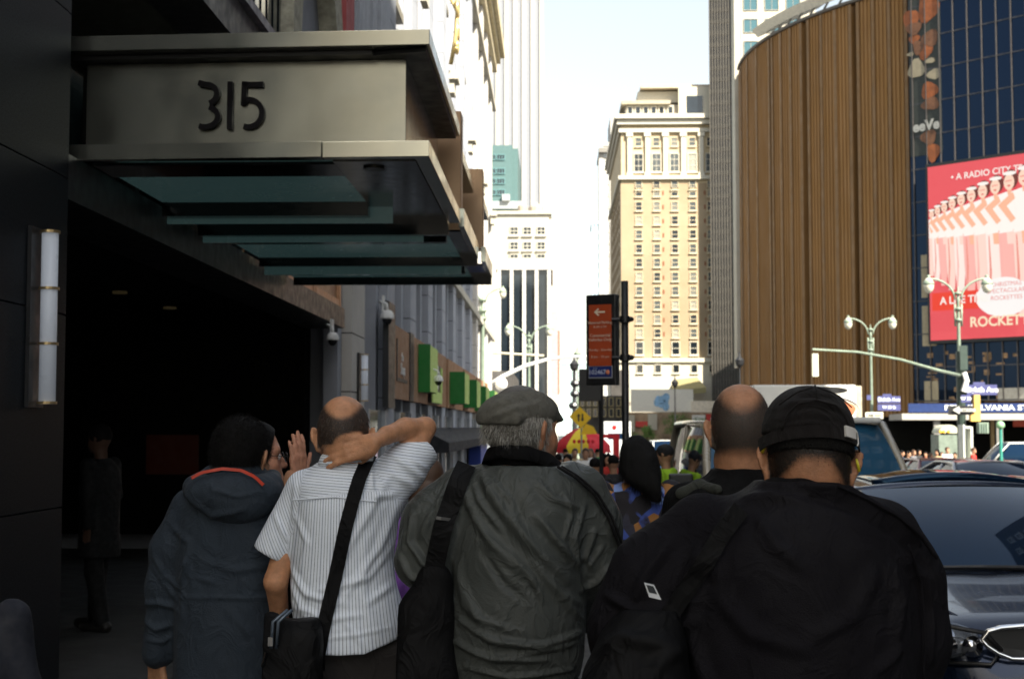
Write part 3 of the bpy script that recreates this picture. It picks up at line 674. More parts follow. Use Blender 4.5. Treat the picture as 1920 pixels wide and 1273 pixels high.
for a0, a1 in a_list:
    b = MB(); arcwall(b, a0, a1, AR-1, AR, 2.6, AH, 10)
    nr = max(6, int((a1-a0)*AR/.46))
    for i in range(nr+1):
        a = a0 + (a1-a0)*i/nr; arcwall(b, a-.0028, a+.0028, AR+.001, AR+.13, 2.6, AH-.05, 1)
    b.build('ribbed_panel', ribM, q)
    b = MB()
    for i in (0, 3, 6, 9):
        a = a0 + (a1-a0)*i/9 ; arcwall(b, a-.0045, a+.0045, AR+.165, AR+.24, 2.6, AH-.1, 1)
    b.build('vertical_strip', stM, q)
b = MB(); arcwall(b, ang_of(1395.8)-R(2), R(300), AR-1, AR+.35, AH+.01, AH+.30, 50); b.build('roof_rim', mat('rim_concrete', (.12,.10,.08), .7), q)
# sweeping white roof canopy behind the rim
b = MB(); vs = []; n = 24; a0, a1 = ang_of(1432), ang_of(1640)
for i in range(n+1):
    a = a0+(a1-a0)*i/n; s_ = i/n
    for r, z in ((AR+.2, AH+.9), (AR+.9, AH+1.7), (AR-7, AH+5.5), (AR-7, AH+4.6)): vs.append((*apt(a, r), z))
fs = [(4*i+k, 4*i+(k+1)%4, 4*i+4+(k+1)%4, 4*i+4+k) for i in range(n) for k in range(4)] + [(0,1,2,3), (4*n+3,4*n+2,4*n+1,4*n)]
b.add(vs, fs); b.build('roof_canopy', mat('white_roof_metal', (.72,.68,.58), .5), q)
b = MB()
for i in range(0, n, 3):
    a = a0+(a1-a0)*i/n; b.tube([(*apt(a, AR-.5), AH), (*apt(a, AR-2), AH+2.3)], .12, 6)
each(b, 'canopy_strut', white_paint, q)
# ================================================================ GLASS FRONT WITH BILLBOARD
GA = Vector((X(1716,134), 134, 0)); gu = Vector((1,-1,0)).normalized(); gn = Vector((-1,-1,0)).normalized()
def gp(s, o, z): v = GA + gu*s + gn*o; return Vector((v.x, v.y, z))
def gs(px):   # distance along the glass front seen at column px
    v = P(px, 800, 1.0).x; return (GA.y*v - GA.x) / (gu.x - gu.y*v)
def gz(px, py, o=0.0):
    s = gs(px); return Z(py, GA.y + gu.y*s)
def gbox(mb, s0, s1, o0, o1, z0, z1):
    vs = [gp(s,o,z) for z in (z0,z1) for s,o in ((s0,o0),(s1,o0),(s1,o1),(s0,o1))]
    mb.add(vs, [(0,3,2,1),(4,5,6,7),(0,1,5,4),(1,2,6,5),(2,3,7,6),(3,0,4,7)])
mirrorM = mat('mirror_glass', (.003,.006,.012), .03, var=.1, spec=.5); mirrorM.node_tree.nodes['Principled BSDF'].inputs['Specular Tint'].default_value = (.30,.52,1,1)
q = thing('glass_office_front', tuple(GA), 'dark glass office front with close mullions beside the brown arena, above the station entrance', 'building')
Zs = Z(752, 130)
b = MB(); gbox(b, 0, 46, -12, 0, Zs, 62); b.build('glass_wall', mirrorM, q)
b = MB(); st = gs(1752)-gs(1724)
for i in range(34): gbox(b, .35+i*1.42, .42+i*1.42, .002, .16, Zs, 62)
b.build('mullion', mat('grey_mullion', (.10,.09,.085), .4, metal=.5), q)
b = MB()
for z in np.arange(Zs, 62, 3.1): gbox(b, .01, 46, .003, .06, z, z+.12)
b.build('transom', mat('grey_transom', (.04,.04,.045), .5), q)
# colourful poster behind the first bays (generic sports crowd in orange, black and cream)
pcols = {'o': mat('poster_orange', (.26,.075,.02), .6, var=.3, scale=1.5), 'k': mat('poster_black', (.025,.03,.025), .6), 'c': mat('poster_cream', (.28,.24,.16), .6), 's': mat('poster_skin', (.15,.065,.03), .6, var=.35, scale=2), 'w': white_paint}
po = thing('window_poster', tuple(gp(1.2,0,20)), 'tall orange black and cream picture behind the first bays of the glass office front', 'poster')
s0, s1 = .05, gs(1777); zp0, zp1 = gz(1740, 296), gz(1740, 0)+3
b = MB(); gbox(b, s0, s1, .004, .05, zp0, zp1); b.build('backing', pcols['k'], po)
def blob(mb, px, py, rx, ry, o=.07, n=14, sq=0.0):
    s = gs(px); d_ = GA.y+gu.y*s; cz = Z(py, d_); k = d_/FPX
    c = gp(s, 0, cz); pts = []
    for i in range(n):
        a = 2*math.pi*i/n; rr = 1+sq*math.sin(3*a+px)
        pts.append((math.cos(a)*rx*k*1.35*rr, math.sin(a)*ry*k*rr))
    mb.prism(pts, c + gn*o, gu, (0,0,1), -gn*.02)
for nm, cc, L_ in (('orange_shape','o',[(1722,45,12,22),(1755,20,16,30),(1748,100,11,18),(1728,80,9,8),(1760,290,10,18),(1755,175,13,16)]), ('skin_shape','s',[(1758,78,13,16),(1735,95,8,14),(1757,200,14,12),(1752,262,12,14),(1728,60,12,12)]),
                   ('cream_shape','c',[(1731,135,13,18),(1757,120,8,5),(1720,108,5,4),(1764,145,10,10)])):
    b = MB()
    for j, (px, py, rx, ry) in enumerate(L_): blob(b, px, py, rx, ry, .075+.004*j+(.03 if cc=='c' else .0)+(.015 if cc=='s' else 0), sq=.15)
    each(b, nm, pcols[cc], po)
s_ = gs(1748); text_mesh('eeVe', 1.35, 'lettering', mat('poster_letter', (.35,.35,.32), .7), po, gp(s_, .15, gz(1748,241)), gu, (0,0,1), .01, bold=.05)
for o in (po.children): pass
# billboard
bs0, bs1 = gs(1757), gs(1757)+13; bz0, bz1 = gz(1752, 641), gz(1752, 321)
bb = thing('billboard', tuple(gp((bs0+bs1)/2, .5, bz0)), 'large bright pink billboard of a row of dancers on the glass front', 'billboard')
def em(n, c, e=.55): return mat(n, tuple(x*.05 for x in c), .5, var=.06, scale=.4, emit=c, es=.27)
b = MB(); gbox(b, bs0-.25, bs1+.25, .17, .8, bz0-.3, bz1+.3); b.build('frame', black_m, bb)
b = MB(); gbox(b, bs0, bs1, .802, .84, bz0, bz1); b.build('screen', mat('pink_screen', (.06,.012,.013), .5, scale=.25, var=.2, emit=(.80,.085,.10), es=.27), bb)
b = MB(); rnd = random.Random(4)
k_ = .0
hz = lambda f: bz0+(bz1-bz0)*f
W_ = bs1-bs0
def gpoly(mb, pts, o): mb.prism([(bs0+W_*a if False else a, bb_) for a, bb_ in pts], gp(0, o, 0), gu, (0,0,1), -gn*.012)
def flat(nm, pts, cs, cz, o, m): 
    pts = [(max(a_, bs0+.03-cs), b_) for a_, b_ in pts]
    q_ = MB(); q_.prism(pts, gp(cs, o, cz), gu, (0,0,1), -gn*.008); q_.build(nm, m, bb)
fc, hcM, cosM, armM, legM, shM = em('screen_face', (1,.68,.52)), em('screen_brown', (.16,.03,.02)), em('screen_costume', (1,.93,.86)), em('screen_arm', (1,.50,.32)), em('screen_leg', (1,.70,.60)), em('screen_shadow', (.85,.28,.22)); lipM = em('screen_lip', (.70,.03,.03)); leg2 = em('screen_leg_pale', (1,.84,.76)); leg3 = em('screen_leg_rose', (.98,.48,.42))
oval = lambda a, c, n=14: [(math.cos(2*math.pi*j/n)*a, math.sin(2*math.pi*j/n)*c) for j in range(n)]
for i in range(10):
    f = i/9; s = bs0+.35+f*f*4.2+f*5.0; sc = .70+.80*f; zt_ = bz1-4.4+f*2.3; o = .86+.022*i
    flat('dancer_leg', [(-.8*sc,-3.0*sc),(.2*sc,-3.3*sc),(.35*sc,-5.2*sc),(.1*sc,-8.2*sc),(-.5*sc,-8.2*sc),(-.7*sc,-5.5*sc)], s, zt_, o-.012, (legM, leg2, leg3)[i % 3])
    flat('kicking_leg', [(-.3*sc,-2.6*sc),(.7*sc,-2.5*sc),(2.6*sc,-3.9*sc),(2.3*sc,-4.7*sc),(1.1*sc,-4.0*sc),(-.2*sc,-3.9*sc)], s, zt_, o-.009, armM if i % 2 else legM)
    flat('leg_shade', [(.1*sc,-3.9*sc),(1.1*sc,-4.1*sc),(2.0*sc,-4.7*sc),(.4*sc,-5.0*sc)], s, zt_, o-.013, shM)
    flat('leg_gap', [(.38*sc,-3.3*sc),(.46*sc,-3.4*sc),(.60*sc,-6.0*sc),(.44*sc,-8.4*sc),(.36*sc,-8.4*sc),(.44*sc,-5.6*sc)], s, zt_, o+.034, (shM, leg3)[i % 2])
    flat('costume', [(-.75*sc,-.75*sc),(-.2*sc,-.62*sc),(.2*sc,-.62*sc),(.8*sc,-.8*sc),(.55*sc,-2.0*sc),(.95*sc,-3.1*sc),(-.75*sc,-3.2*sc),(-.5*sc,-2.0*sc)], s, zt_, o-.006, cosM)
    flat('dancer_arm', [(-.75*sc,-.8*sc),(-1.7*sc,-1.5*sc),(-.9*sc,-2.6*sc),(-.6*sc,-2.4*sc),(-1.15*sc,-1.6*sc),(-.6*sc,-1.2*sc)], s, zt_, o-.004, armM)
    flat('dancer_hair', oval(.50*sc,.62*sc), s+.10*sc, zt_+.14*sc, o, hcM); flat('dancer_head', oval(.36*sc,.50*sc), s-.02*sc, zt_-.04*sc, o+.005, fc)
    flat('lips', oval(.11*sc,.05*sc,8), s-.03*sc, zt_-.26*sc, o+.012, lipM); flat('eyes', [(-.24*sc,.0),(.20*sc,.03*sc),(.20*sc,.10*sc),(-.24*sc,.07*sc)], s-.02*sc, zt_, o+.012, shM); flat('neckline', [(-.16*sc,-.45*sc),(.14*sc,-.45*sc),(.10*sc,-.85*sc),(-.12*sc,-.85*sc)], s, zt_, o-.002, armM)
    flat('head_dress', oval(.46*sc,.13*sc), s+.02*sc, zt_+.52*sc, o+.008, cosM)
b = MB(); gbox(b, gs(1764), gs(1852), 1.085, 1.10, gz(1800,584), gz(1800,551)); b.build('red_banner', em('screen_red', (.85,.05,.02), .6), bb)
b = MB(); sC = gs(1898); d_ = GA.y+gu.y*sC
b.prism([(math.cos(2*math.pi*j/26)*2.6*(1+.04*math.sin(9*j)), math.sin(2*math.pi*j/26)*1.75) for j in range(26)], gp(sC, 1.11, gz(1898,560)), gu, (0,0,1), -gn*.01); b.build('white_badge', em('screen_badge', (.97,.93,.90), .8), bb)
lw = em('screen_lettering', (.98,.93,.85), .9); lr = em('screen_lettering_red', (.80,.25,.22), .6)
text_mesh('\u2022 A RADIO CITY TRADITION \u2022', .82, 'lettering', lw, bb, gp(gs(1801), .86, gz(1797,340)), gu, (0,.0,1), .004, 'LEFT', bold=.01)
text_mesh('A LIFE TIME', .95, 'lettering', lw, bb, gp(gs(1779), 1.12, gz(1800,567)), gu, (0,0,1), .004, 'LEFT', bold=.02)
text_mesh('ROCKETTES', 1.25, 'lettering', em('screen_cream', (.98,.80,.55), .9), bb, gp(gs(1834), 1.12, gz(1870,606)), gu, (0,0,1), .004, 'LEFT', bold=.03)
for i, (tx, yy) in enumerate((('CHRISTMAS', 537), ('SPECTACULAR', 549), ('ROCKETTES', 562))): text_mesh(tx, .55, 'lettering', lr, bb, gp(sC+.3, 1.125, gz(1898,yy)), gu, (0,0,1), .004)
# station entrance below
sg = thing('station_canopy', tuple(gp(6, 2, g(125))), 'dark blue station fascia with white capitals above a pale canopy edge', 'canopy')
z1, z0 = Z(756,118), Z(773,118)
ub = Vector((1,-.12,0)).normalized(); oA = Vector((X(1704,120),120,0)); nb = Vector((-ub.y*-1, -ub.x, 0)); nb = Vector((ub.y, -ub.x, 0))
def sb(mb, s0, s1, o0, o1, za, zb):
    vs = [oA+ub*s+nb*o+Vector((0,0,z)) for z in (za,zb) for s,o in ((s0,o0),(s1,o0),(s1,o1),(s0,o1))]
    mb.add(vs, [(0,3,2,1),(4,5,6,7),(0,1,5,4),(1,2,6,5),(2,3,7,6),(3,0,4,7)])
b = MB(); sb(b, 0, 22, -.4, 0, z0, z1); b.build('fascia', mat('station_blue', (.010,.028,.11), .4, emit=(.01,.03,.14), es=.03), sg)
b = MB(); sb(b, -.6, 22, -9, .6, z0-.62, z0-.1); b.build('canopy_edge', mat('canopy_grey', (.42,.39,.34), .5), sg)
text_mesh('PENNSYLVANIA STATION', .62, 'lettering', mat('sign_white', (.7,.7,.68), .5, emit=(.9,.9,.9), es=.12), sg, oA+ub*(X(1776,119)-oA.x)+nb*.03+Vector((0,0,(z0+z1)/2)), ub, (0,0,1), .02, 'LEFT', bold=.012, sx=1.28)
b = MB(); sb(b, -1, 30, -9, -8.6, g(128)-.2, z0-.63); b.build('concourse_shade_wall', dark_in, sg)  # near-black back wall, shade under the canopy put into its colour
b = MB()
for s in (2, 7, 12, 17): sb(b, s, s+.5, -.2, .3, g(122)-.1, z0-.63)
each(b, 'canopy_post', mat('post_grey', (.2,.19,.17), .6), sg)
b = MB(); sb(b, 9.5, 16, -6, -5.7, Z(800,124), Z(786,124)); b.build('shop_sign', mat('dull_red_sign', (.32,.05,.03), .6, emit=(.5,.08,.04), es=.04), sg)
b = MB(); sb(b, 7.6, 7.9, -6, -5.7, g(126), Z(786,124)); sb(b, 15.6, 16, -6, -5.7, g(126), Z(800,124)); b.build('shop_jamb', mat('tan_jamb', (.42,.30,.15), .7), sg)
# retail storey behind glass, above the fascia
b = MB(); b.M = Matrix.Identity(4)
for i, (px, py0, py1, c_) in enumerate(((1745,480,560,'tan_a'),(1745,575,650,'tan_b'),(1747,715,755,'tan_c'),(1885,728,752,'grey_a'))):
    s = gs(px-12); s2 = gs(px+14) if i < 3 else gs(px+50)
    bx = MB(); gbox(bx, s, s2, .004, .05, gz(px,py1), gz(px,py0)); bx.build('bright_blind', mat('blind_'+c_, (.36,.30,.19) if i < 3 else (.32,.31,.27), .8), q)
sh = MB(); rnd = random.Random(9)
for i in range(28):
    px = rnd.uniform(1738, 1925); py = rnd.uniform(665, 752); s = gs(px); zz = gz(px, py); gbox(sh, s, s+rnd.uniform(.2,1.0), .01, .04, zz, zz+rnd.uniform(.1,.5))
each(sh, 'window_display', mat('display_mix', (.20,.12,.06), .7, var=.8, scale=1.2, emit=(.5,.35,.18), es=.015), q)
# ================================================================ STREET FURNITURE
verd = mat('pale_green_paint', (.20,.25,.19), .5, var=.15, scale=2)
dgreen = mat('dark_green_paint', (.03,.05,.04), .45)
def twin_lamp(px, d, pyl, sep, label, pole_m=verd, base_z=None, arms=(-1,1), yaw=0):
    x = X(px, d); zl = Z(pyl, d); zg = g(d) if base_z is None else base_z
    q = thing('street_lamp', (x, d, zg), label, 'street lamp', 'twin globe street lamps')
    s_ = sep/2.6
    b = MB(); b.lathe([(.28,0),(.28,.25),(.17,.9),(.12,1.1),(.105,2.5),(.075,zl-zg-.9),(.09,zl-zg-.85),(.09,zl-zg-.7),(.05,zl-zg-.6),(.03,zl-zg-.2),(.0,zl-zg-.1)], (x,d,zg), 12); b.build('pole', pole_m, q, smooth=True)
    b = MB()
    for k in (-.3,-1.0,-1.5): b.lathe([(.08,0),(.17,.03),(.17,.12),(.08,.15)], (x,d,zl+k*s_-.2), 10)
    for k in arms:
        b.tube([(x+k*.14*s_, d, zl-1.9*s_), (x+k*.15*s_, d, zl-.9*s_)], .05*s_, 7)
        b.tube([(x+k*s_*(.14+1.16*math.sin(t_)**1.0 if False else .14+1.16*(1-math.cos(t_))), d, zl-.7*s_+.95*s_*math.sin(t_)) for t_ in [i*math.pi/2/9 for i in range(10)]], .048*s_, 7)
    b.build('arm', pole_m, q, smooth=True)
    for k in arms:
        lx = x+k*1.3*s_; r = .25*s_
        f = MB(); f.lathe([(.03,.42),(.10,.36),(.06,.30),(.09,.22),(.2,.16),(.25,.06),(.262,.0),(.25,-.03)], (lx,d,zl), 14) if s_ > 2 else f.lathe([(a*s_,z*s_) for a, z in [(.03,.42),(.10,.36),(.06,.30),(.09,.22),(.2,.16),(.25,.06),(.262,.0),(.25,-.03)]], (lx,d,zl), 14)
        h_ = f.build('lamp_hood', pole_m, q, smooth=True)
        f = MB(); f.ball((lx,d,zl-.06*s_), (.235*s_,.235*s_,.36*s_), 16); f.build('lamp_globe', mat('lamp_globe_glass', (.62,.60,.48), .12, coat=.5), q, smooth=True)
    return q
twin_lamp(1801, 68, 535, 2.75, 'nearer pale green twin lamp post in front of the pink billboard')
twin_lamp(1635, 91, 606, 2.8, 'pale green twin lamp post in front of the brown ribbed arena')
twin_lamp(992, 97, 618, 2.8, 'pale twin lamp post in front of the black glass building')
twin_lamp(905, 62, 548, 1.75, 'lamp post at the end of the stone building with one green globe in view')
for i, (px, d, py, lb) in enumerate(((1077,110,690,'dark ornate lamp post left of the parking sign, nearer of two'), (1388,110,683,'black lamp post above the bald head'), (1266,150,722,'thin black lamp post before the white hoarding'),(1083,150,668,'thin pale lamp post with a finial left of the parking sign'))):
    x = X(px, d); zg = g(d); zl = Z(py, d)
    q = thing('lamp_post', (x, d, zg), lb, 'lamp post')
    m_ = black_m if i != 3 else verd; th = 1.0 if i != 0 else 1.8
    b = MB(); b.lathe([(.22*th,0),(.2*th,.5),(.1*th,.8),(.07*th,zl-zg-.3)], (x,d,zg), 8); b.build('pole', m_, q)
    b = MB(); b.lathe([(.07,0),(.3,.25),(.36,.6),(.1,.9),(.03,1.3)], (x,d,zl-.3), 10); b.build('lantern', m_, q)
    if i == 0:
        b = MB()
        for z in (-1.2,-2,-2.9,-3.6): b.ball((x+.12*math.sin(z*3), d, zl+z), (.38,.3,.3), 8)
        b.build('hanging_ornament', m_, q)
# right signal pole with mast arm and signs
def sign_plate(parent, px0, px1, py0, py1, d, m, txt=None, tm=None, name='street_sign', ts=.72, o=0.0):
    x0, x1 = X(px0, d), X(px1, d); z0, z1 = Z(py1, d), Z(py0, d)
    B(name, m, parent, (x0, x1, d-.03-o, d-o, z0, z1))
    if txt: text_mesh(txt, (z1-z0)*ts, 'lettering', tm or white_paint, parent, ((x0+x1)/2, d-.045-o, (z0+z1)/2), (1,0,0), (0,0,1), .004, bold=.006)
d = 67.0; x = X(1803, d)
q = thing('signal_pole', (x, d, g(d)), 'dark signal pole with a long curved mast arm, street signs and a yellow signal', 'signal pole')
signw = mat('sign_lettering', (.8,.82,.9), .6, emit=(.8,.82,.9), es=.02)
b = MB(); b.tube([(x,d,g(d)),(x,d,Z(660,d))], .20, 10); b.build('pole', dgreen, q)
tip = P(1524, 655, 50); pts = [Vector((x,d,Z(705,d))), Vector((X(1760,62),62,Z(695,62))), Vector((X(1690,58),58,Z(675,58))), Vector((X(1610,54),54,Z(661,54))), tip]
b = MB(); b.tube(pts, [.085,.07,.055,.045,.035], 8); b.build('mast_arm', verd, q, smooth=True)
B('hanging_signal', mat('pale_signal', (.6,.62,.5), .5), q, (tip.x-.02, tip.x+.17, tip.y-.1, tip.y+.1, Z(706,50), Z(664,50)))
bsign = mat('street_sign_blue', (.055,.06,.17), .5, var=.1)
sign_plate(q, 1814, 1871, 722, 741, d-.4, bsign, 'Eighth Ave', signw); sign_plate(q, 1826, 1848, 717, 722, d-.4, bsign)
sign_plate(q, 1803, 1821, 741, 755, d-.6, bsign, 'W 33', signw, ts=.6)
sign_plate(q, 1778, 1824, 761, 778, d-.8, black_m, None)
x0 = X(1786, d-.9); zc = Z(769, d-.9)
b = MB(); b.prism([(-.30,0),(0,.18),(0,.07),(.72,.07),(.72,-.07),(0,-.07),(0,-.18)], (x0+.32, d-.95, zc), (1,0,0), (0,0,1), (0,.05,0)); b.build('arrow', mat('sign_grey', (.55,.55,.50), .6), q)
text_mesh('ONE WAY', .12, 'lettering', black_m, q, (x0+.68, d-.96, zc), (1,0,0), (0,0,1), .004)
yel = mat('signal_yellow', (.62,.38,.10), .5)
B('pedestrian_signal', yel, q, (X(1822,d), X(1833,d), d-.5, d-.2, Z(790,d), Z(741,d)), (X(1815,d), X(1822,d)-.002, d-.5, d-.2, Z(790,d), Z(777,d)))
B('signal_head', verd, q, (X(1824,d), X(1843,d), d-.9, d-.6, Z(812,d), Z(792,d)))
b = MB()
for k in range(4): b.tube([(X(1826,d)+k*.11, d-.95, Z(811,d)), (X(1826,d)+k*.11, d-.95, Z(793,d))], .025, 6)
b.build('signal_visor', mat('light_green_metal', (.25,.33,.27), .5), q)
b = MB(); b.tube([(X(1806,d),d-.3,Z(700,d)),(X(1806,d)+.1,d-.35,Z(715,d)),(X(1804,d),d-.35,Z(735,d))], .13, 8); b.build('white_bracket', white_paint, q)
B('control_box', dgreen, q, (X(1795,d)+.1, X(1813,d), d-.35, d-.21, Z(695,d), Z(650,d)), )
# second pole's street signs
d = 90.5
q = thing('street_name_signs', (X(1667,d), d, Z(770,d)), 'pair of violet street name plates on the lamp post before the arena', 'street sign')
sign_plate(q, 1646, 1689, 743, 756, d, bsign, 'Eighth Ave', signw); sign_plate(q, 1646, 1689, 758, 770, d, bsign, 'W 33 St', signw, ts=.6)
sign_plate(q, 1656, 1672, 739, 742.8, d, bsign); sign_plate(q, 1626, 1634, 741, 750, d, bsign)
q = thing('white_arrow_sign', (X(1640,d), d-1, Z(780,d)), 'small white arrow sign above an orange sleeve on the arena lamp post', 'street sign')
sign_plate(q, 1623, 1656, 773, 785, d-.5, mat('sign_cream', (.7,.68,.55), .5), 'ONE WAY', black_m, ts=.5)
B('orange_sleeve', mat('orange_sleeve', (.75,.17,.05), .6), q, (X(1638,d-.3), X(1645,d-.3), d-.42, d-.2, Z(822,d), Z(785,d)-.01)); sign_plate(q, 1646, 1659, 800, 818, d-.5, mat('sign_cream', (0,0,0)))
# left mast arm
q = thing('mast_arm_signal', (X(918,75), 75, g(75)), 'long white mast arm reaching over the street behind the flat cap', 'signal pole')
b = MB(); b.tube([(X(917,75),75,g(75)),(X(917,75),75,Z(640,75))], .12, 10); b.build('pole', white_paint, q)
b = MB(); b.tube([P(917,722,75), P(945,705,75), P(985,686,75), P(1030,673,75), P(1060,669,75), P(1102,668,75)], [.13,.12,.10,.08,.07,.05], 8); b.build('mast_arm', white_paint, q, smooth=True)
b = MB(); b.tube([P(917,661,75), P(1020,667,75)], .06, 6); b.build('upper_arm', mat('tan_pole', (.55,.50,.35), .6), q)
b = MB(); b.ball(P(940,720,72), (.32,.3,.35), 12); b.build('white_camera', white_paint, q, smooth=True)
# parking sign (Muni meter sign) close on the left kerb
d = 13.2
x0, x1 = X(1101, d), X(1166, d)
q = thing('parking_sign', (X(1170,d), d, g(d)), 'black framed orange parking sign with a white left arrow on a black pole', 'parking sign')
an = R(24); ux, uy = math.cos(an), -math.sin(an)     # panel turned a little: its right side stands nearer
u = Vector((ux*.9, -.42*.9, 0)).normalized(); n = Vector((u.y, -u.x, 0)); 
wS = (X(1152,d)-X(1101,d))*1.07; o0 = Vector((X(1101,d+.08), d+.08, 0))
def sbx(mb, s0, s1, a0, a1, z0, z1, tilt=0):
    vs = [o0+u*s+n*a+Vector((0,0,z)) for z in (z0,z1) for s,a in ((s0,a0),(s1,a0),(s1,a1),(s0,a1))]
    mb.add(vs, [(0,3,2,1),(4,5,6,7),(0,1,5,4),(1,2,6,5),(2,3,7,6),(3,0,4,7)])
zt_, zb_ = Z(552,d), Z(722,d)
b = MB(); sbx(b, -.01, wS+.02, -.10, 0, zb_, zt_); b.build('case', black_m, q, bevel=.01)
redm = mat('parking_red', (.42,.060,.012), .5, var=.06); 
f0, f1 = wS*.09, wS*.93
b = MB(); sbx(b, f0, f1, .002, .008, Z(686,d), Z(571,d)); b.build('red_face', redm, q)
b = MB(); sbx(b, f0, f1, .002, .007, Z(707,d), Z(687,d)); b.build('blue_face', mat('parking_blue', (.01,.025,.16), .5), q)
b = MB(); sbx(b, f0-.006, f1+.006, .0005, .0015, Z(709,d), Z(685,d)); b.build('white_edge', mat('off_white', (.45,.45,.48), .6), q)
tw = mat('sign_text', (.62,.42,.32), .6); ctr = (f0+f1)/2
def st_(txt, py, sz, m=tw, dx=0, al='CENTER', bo=0.0): text_mesh(txt, sz, 'lettering', m, q, o0+u*(ctr+dx)+n*.010+Vector((0,0,Z(py,d))), u, (0,0,1), .001, al, bo)
st_('Metered Parking', 605, .036, bo=.0006); st_('8 AM-6 PM', 613, .028); st_('Commercial', 629, .042, bo=.0006); st_('Vehicles Only', 637, .042, bo=.0006); st_('Monday - Saturday', 656, .031); st_('8 am - 10 pm', 669, .034)
st_('Zone', 690.5, .020, mat('sign_text_blue', (.5,.55,.7), .6), -.05); st_('102467', 698, .058, mat('sign_text_blue', (0,0,0)), -.03, bo=.0008)
b = MB(); b.prism([(-.06,0),(-.02,.035),(-.008,.028),(-.028,.008),(.05,.008),(.05,-.008),(-.028,-.008),(-.008,-.028),(-.02,-.035)], o0+u*(ctr-.0)+n*.012+Vector((0,0,Z(585,d))), u, (0,0,1), -n*.003); b.build('arrow', mat('sign_arrow', (.85,.72,.55), .6), q)
b = MB(); b.ball(o0+u*(f1-.035)+n*.008+Vector((0,0,Z(698,d))), (.022,.008,.022), 12); b.build('orange_dot', mat('orange_dot', (.75,.25,.12), .6), q)
px_ = X(1171.5, d); b = MB(); b.tube([(px_, d-.12, g(d)), (px_, d-.12, Z(530,d))], .033, 14); b.build('pole', black_m, q, smooth=True)
b = MB()
for py in (601, 672): b.lathe([(.034,-.03),(.048,-.028),(.048,.028),(.034,.03)], (px_, d-.12, Z(py,d)), 14); b.ball((px_+.055, d-.14, Z(py,d)), (.03,.03,.025), 8); b.tube([(px_-.02,d-.1,Z(py,d)), (px_-.12,d-.09,Z(py,d))], .018, 6)
each(b, 'clamp', black_m, q)
d = 15.5
q = thing('sign_back', (X(1128,d), d, g(d)), 'black back of a smaller sign on a thin pole behind the parking sign', 'sign')
B('panel', black_m, q, (X(1086,d), X(1128,d), d, d+.06, Z(752,d), Z(692,d)), bevel=.006); b = MB(); b.tube([(X(1127.5,d),d+.03,g(d)),(X(1127.5,d),d+.03,Z(700,d))], .024, 10); b.build('pole', black_m, q)
# yellow diamond sign
d = 48
c = P(1088, 784, d); q = thing('warning_sign', (c.x+.3, d, g(d)), 'yellow diamond warning sign standing above the striped vendor umbrella', 'warning sign')
ym = mat('sign_yellow', (.85,.52,.01), .5, var=.05)
b = MB(); w_ = .37
b.prism([(-w_,.02),(-.03,w_),(w_,-.02),(.03,-w_)], (c.x, d, c.z+.03), (1,0,0), (0,0,1), (0,.02,0)); b.build('diamond', ym, q)
b = MB(); b.prism([(-.2,-.15),(.35,-.12),(.22,.12),(-.02,.22),(-.12,.1)], (c.x+.22, d+.04, c.z-.40), (1,0,0), (0,0,1), (0,.02,0)); b.build('lower_plate', ym, q)
b = MB(); b.prism([(-.08,-.13),(-.03,-.13),(-.03,.04),(.01,.04),(-.055,.13),(-.12,.04),(-.08,.04)], (c.x, d-.012, c.z+.03), (1,0,0), (0,0,1), (0,.01,0)); b.prism([(.05,.12),(.10,.12),(.10,-.05),(.14,-.05),(.075,-.14),(.01,-.05),(.05,-.05)], (c.x, d-.012, c.z+.03), (1,0,0), (0,0,1), (0,.01,0)); b.build('black_symbol', black_m, q)
b = MB(); b.tube([(c.x+.04,d+.07,g(d)),(c.x+.04,d+.07,c.z)], .03, 8); b.build('pole', mat('galvanised', (.35,.35,.33), .5, metal=.6), q)
# vendor umbrella and cart
d = 50.0; c = P(1092, 800, d); zr = Z(842, d); zt_ = Z(801, d); RR = 1.0
q = thing('vendor_umbrella', (c.x, d, g(d)), 'round vendor umbrella of red and yellow panels on the left pavement', 'umbrella')
um = [mat('umbrella_red', (.60,.02,.03), .7, var=.12), mat('umbrella_yellow', (.80,.60,.03), .7, var=.08)]
def upt(a, f): return (c.x+RR*f*math.cos(a), d+RR*f*math.sin(a), zt_ - (zt_-zr)*(.18*f+.66*f*f))
NP = 8
for k in range(NP):
    b = MB(); a0 = 2*math.pi*k/NP + R(11)
    vs = []; rows_ = 7; cols_ = 6
    for j in range(rows_+1):
        f = .02 + .98*j/rows_
        for i in range(cols_+1):
            a = a0 + 2*math.pi/NP*i/cols_; p = upt(a, f); sg_ = .05*f*math.sin(math.pi*i/cols_); vs.append((p[0]-sg_*math.cos(a), p[1]-sg_*math.sin(a), p[2]-sg_))
    base = len(vs)
    for i in range(cols_+1):
        a = a0 + 2*math.pi/NP*i/cols_; p = upt(a, 1); vs.append((p[0], p[1], p[2]-.22-.05*(i % 2)))
    fs = [(j*(cols_+1)+i, j*(cols_+1)+i+1, (j+1)*(cols_+1)+i+1, (j+1)*(cols_+1)+i) for j in range(rows_+1) for i in range(cols_)]
    b.add(vs, fs); b.build('canopy_panel', um[0 if k % 4 in (0, 2, 3) and k not in (1,5) else 1] if False else um[(0,1,0,0)[k % 4]], q, smooth=True)
b = MB(); b.tube([(c.x,d,g(d)),(c.x,d,zt_+.1)], .03, 8); b.build('pole', mat('galvanised', (0,0,0)), q)
b = MB()
for k in range(5): b.ball((c.x-.3+.16*k, d-1.02, zr+.28), (.06,.02,.07), 8)
b.build('red_logo_spots', um[0], q)
q = thing('food_cart', (c.x+.9, d+.6, g(d)), 'steel food cart with a red frame under the vendor umbrella', 'food cart')
zg = g(d)
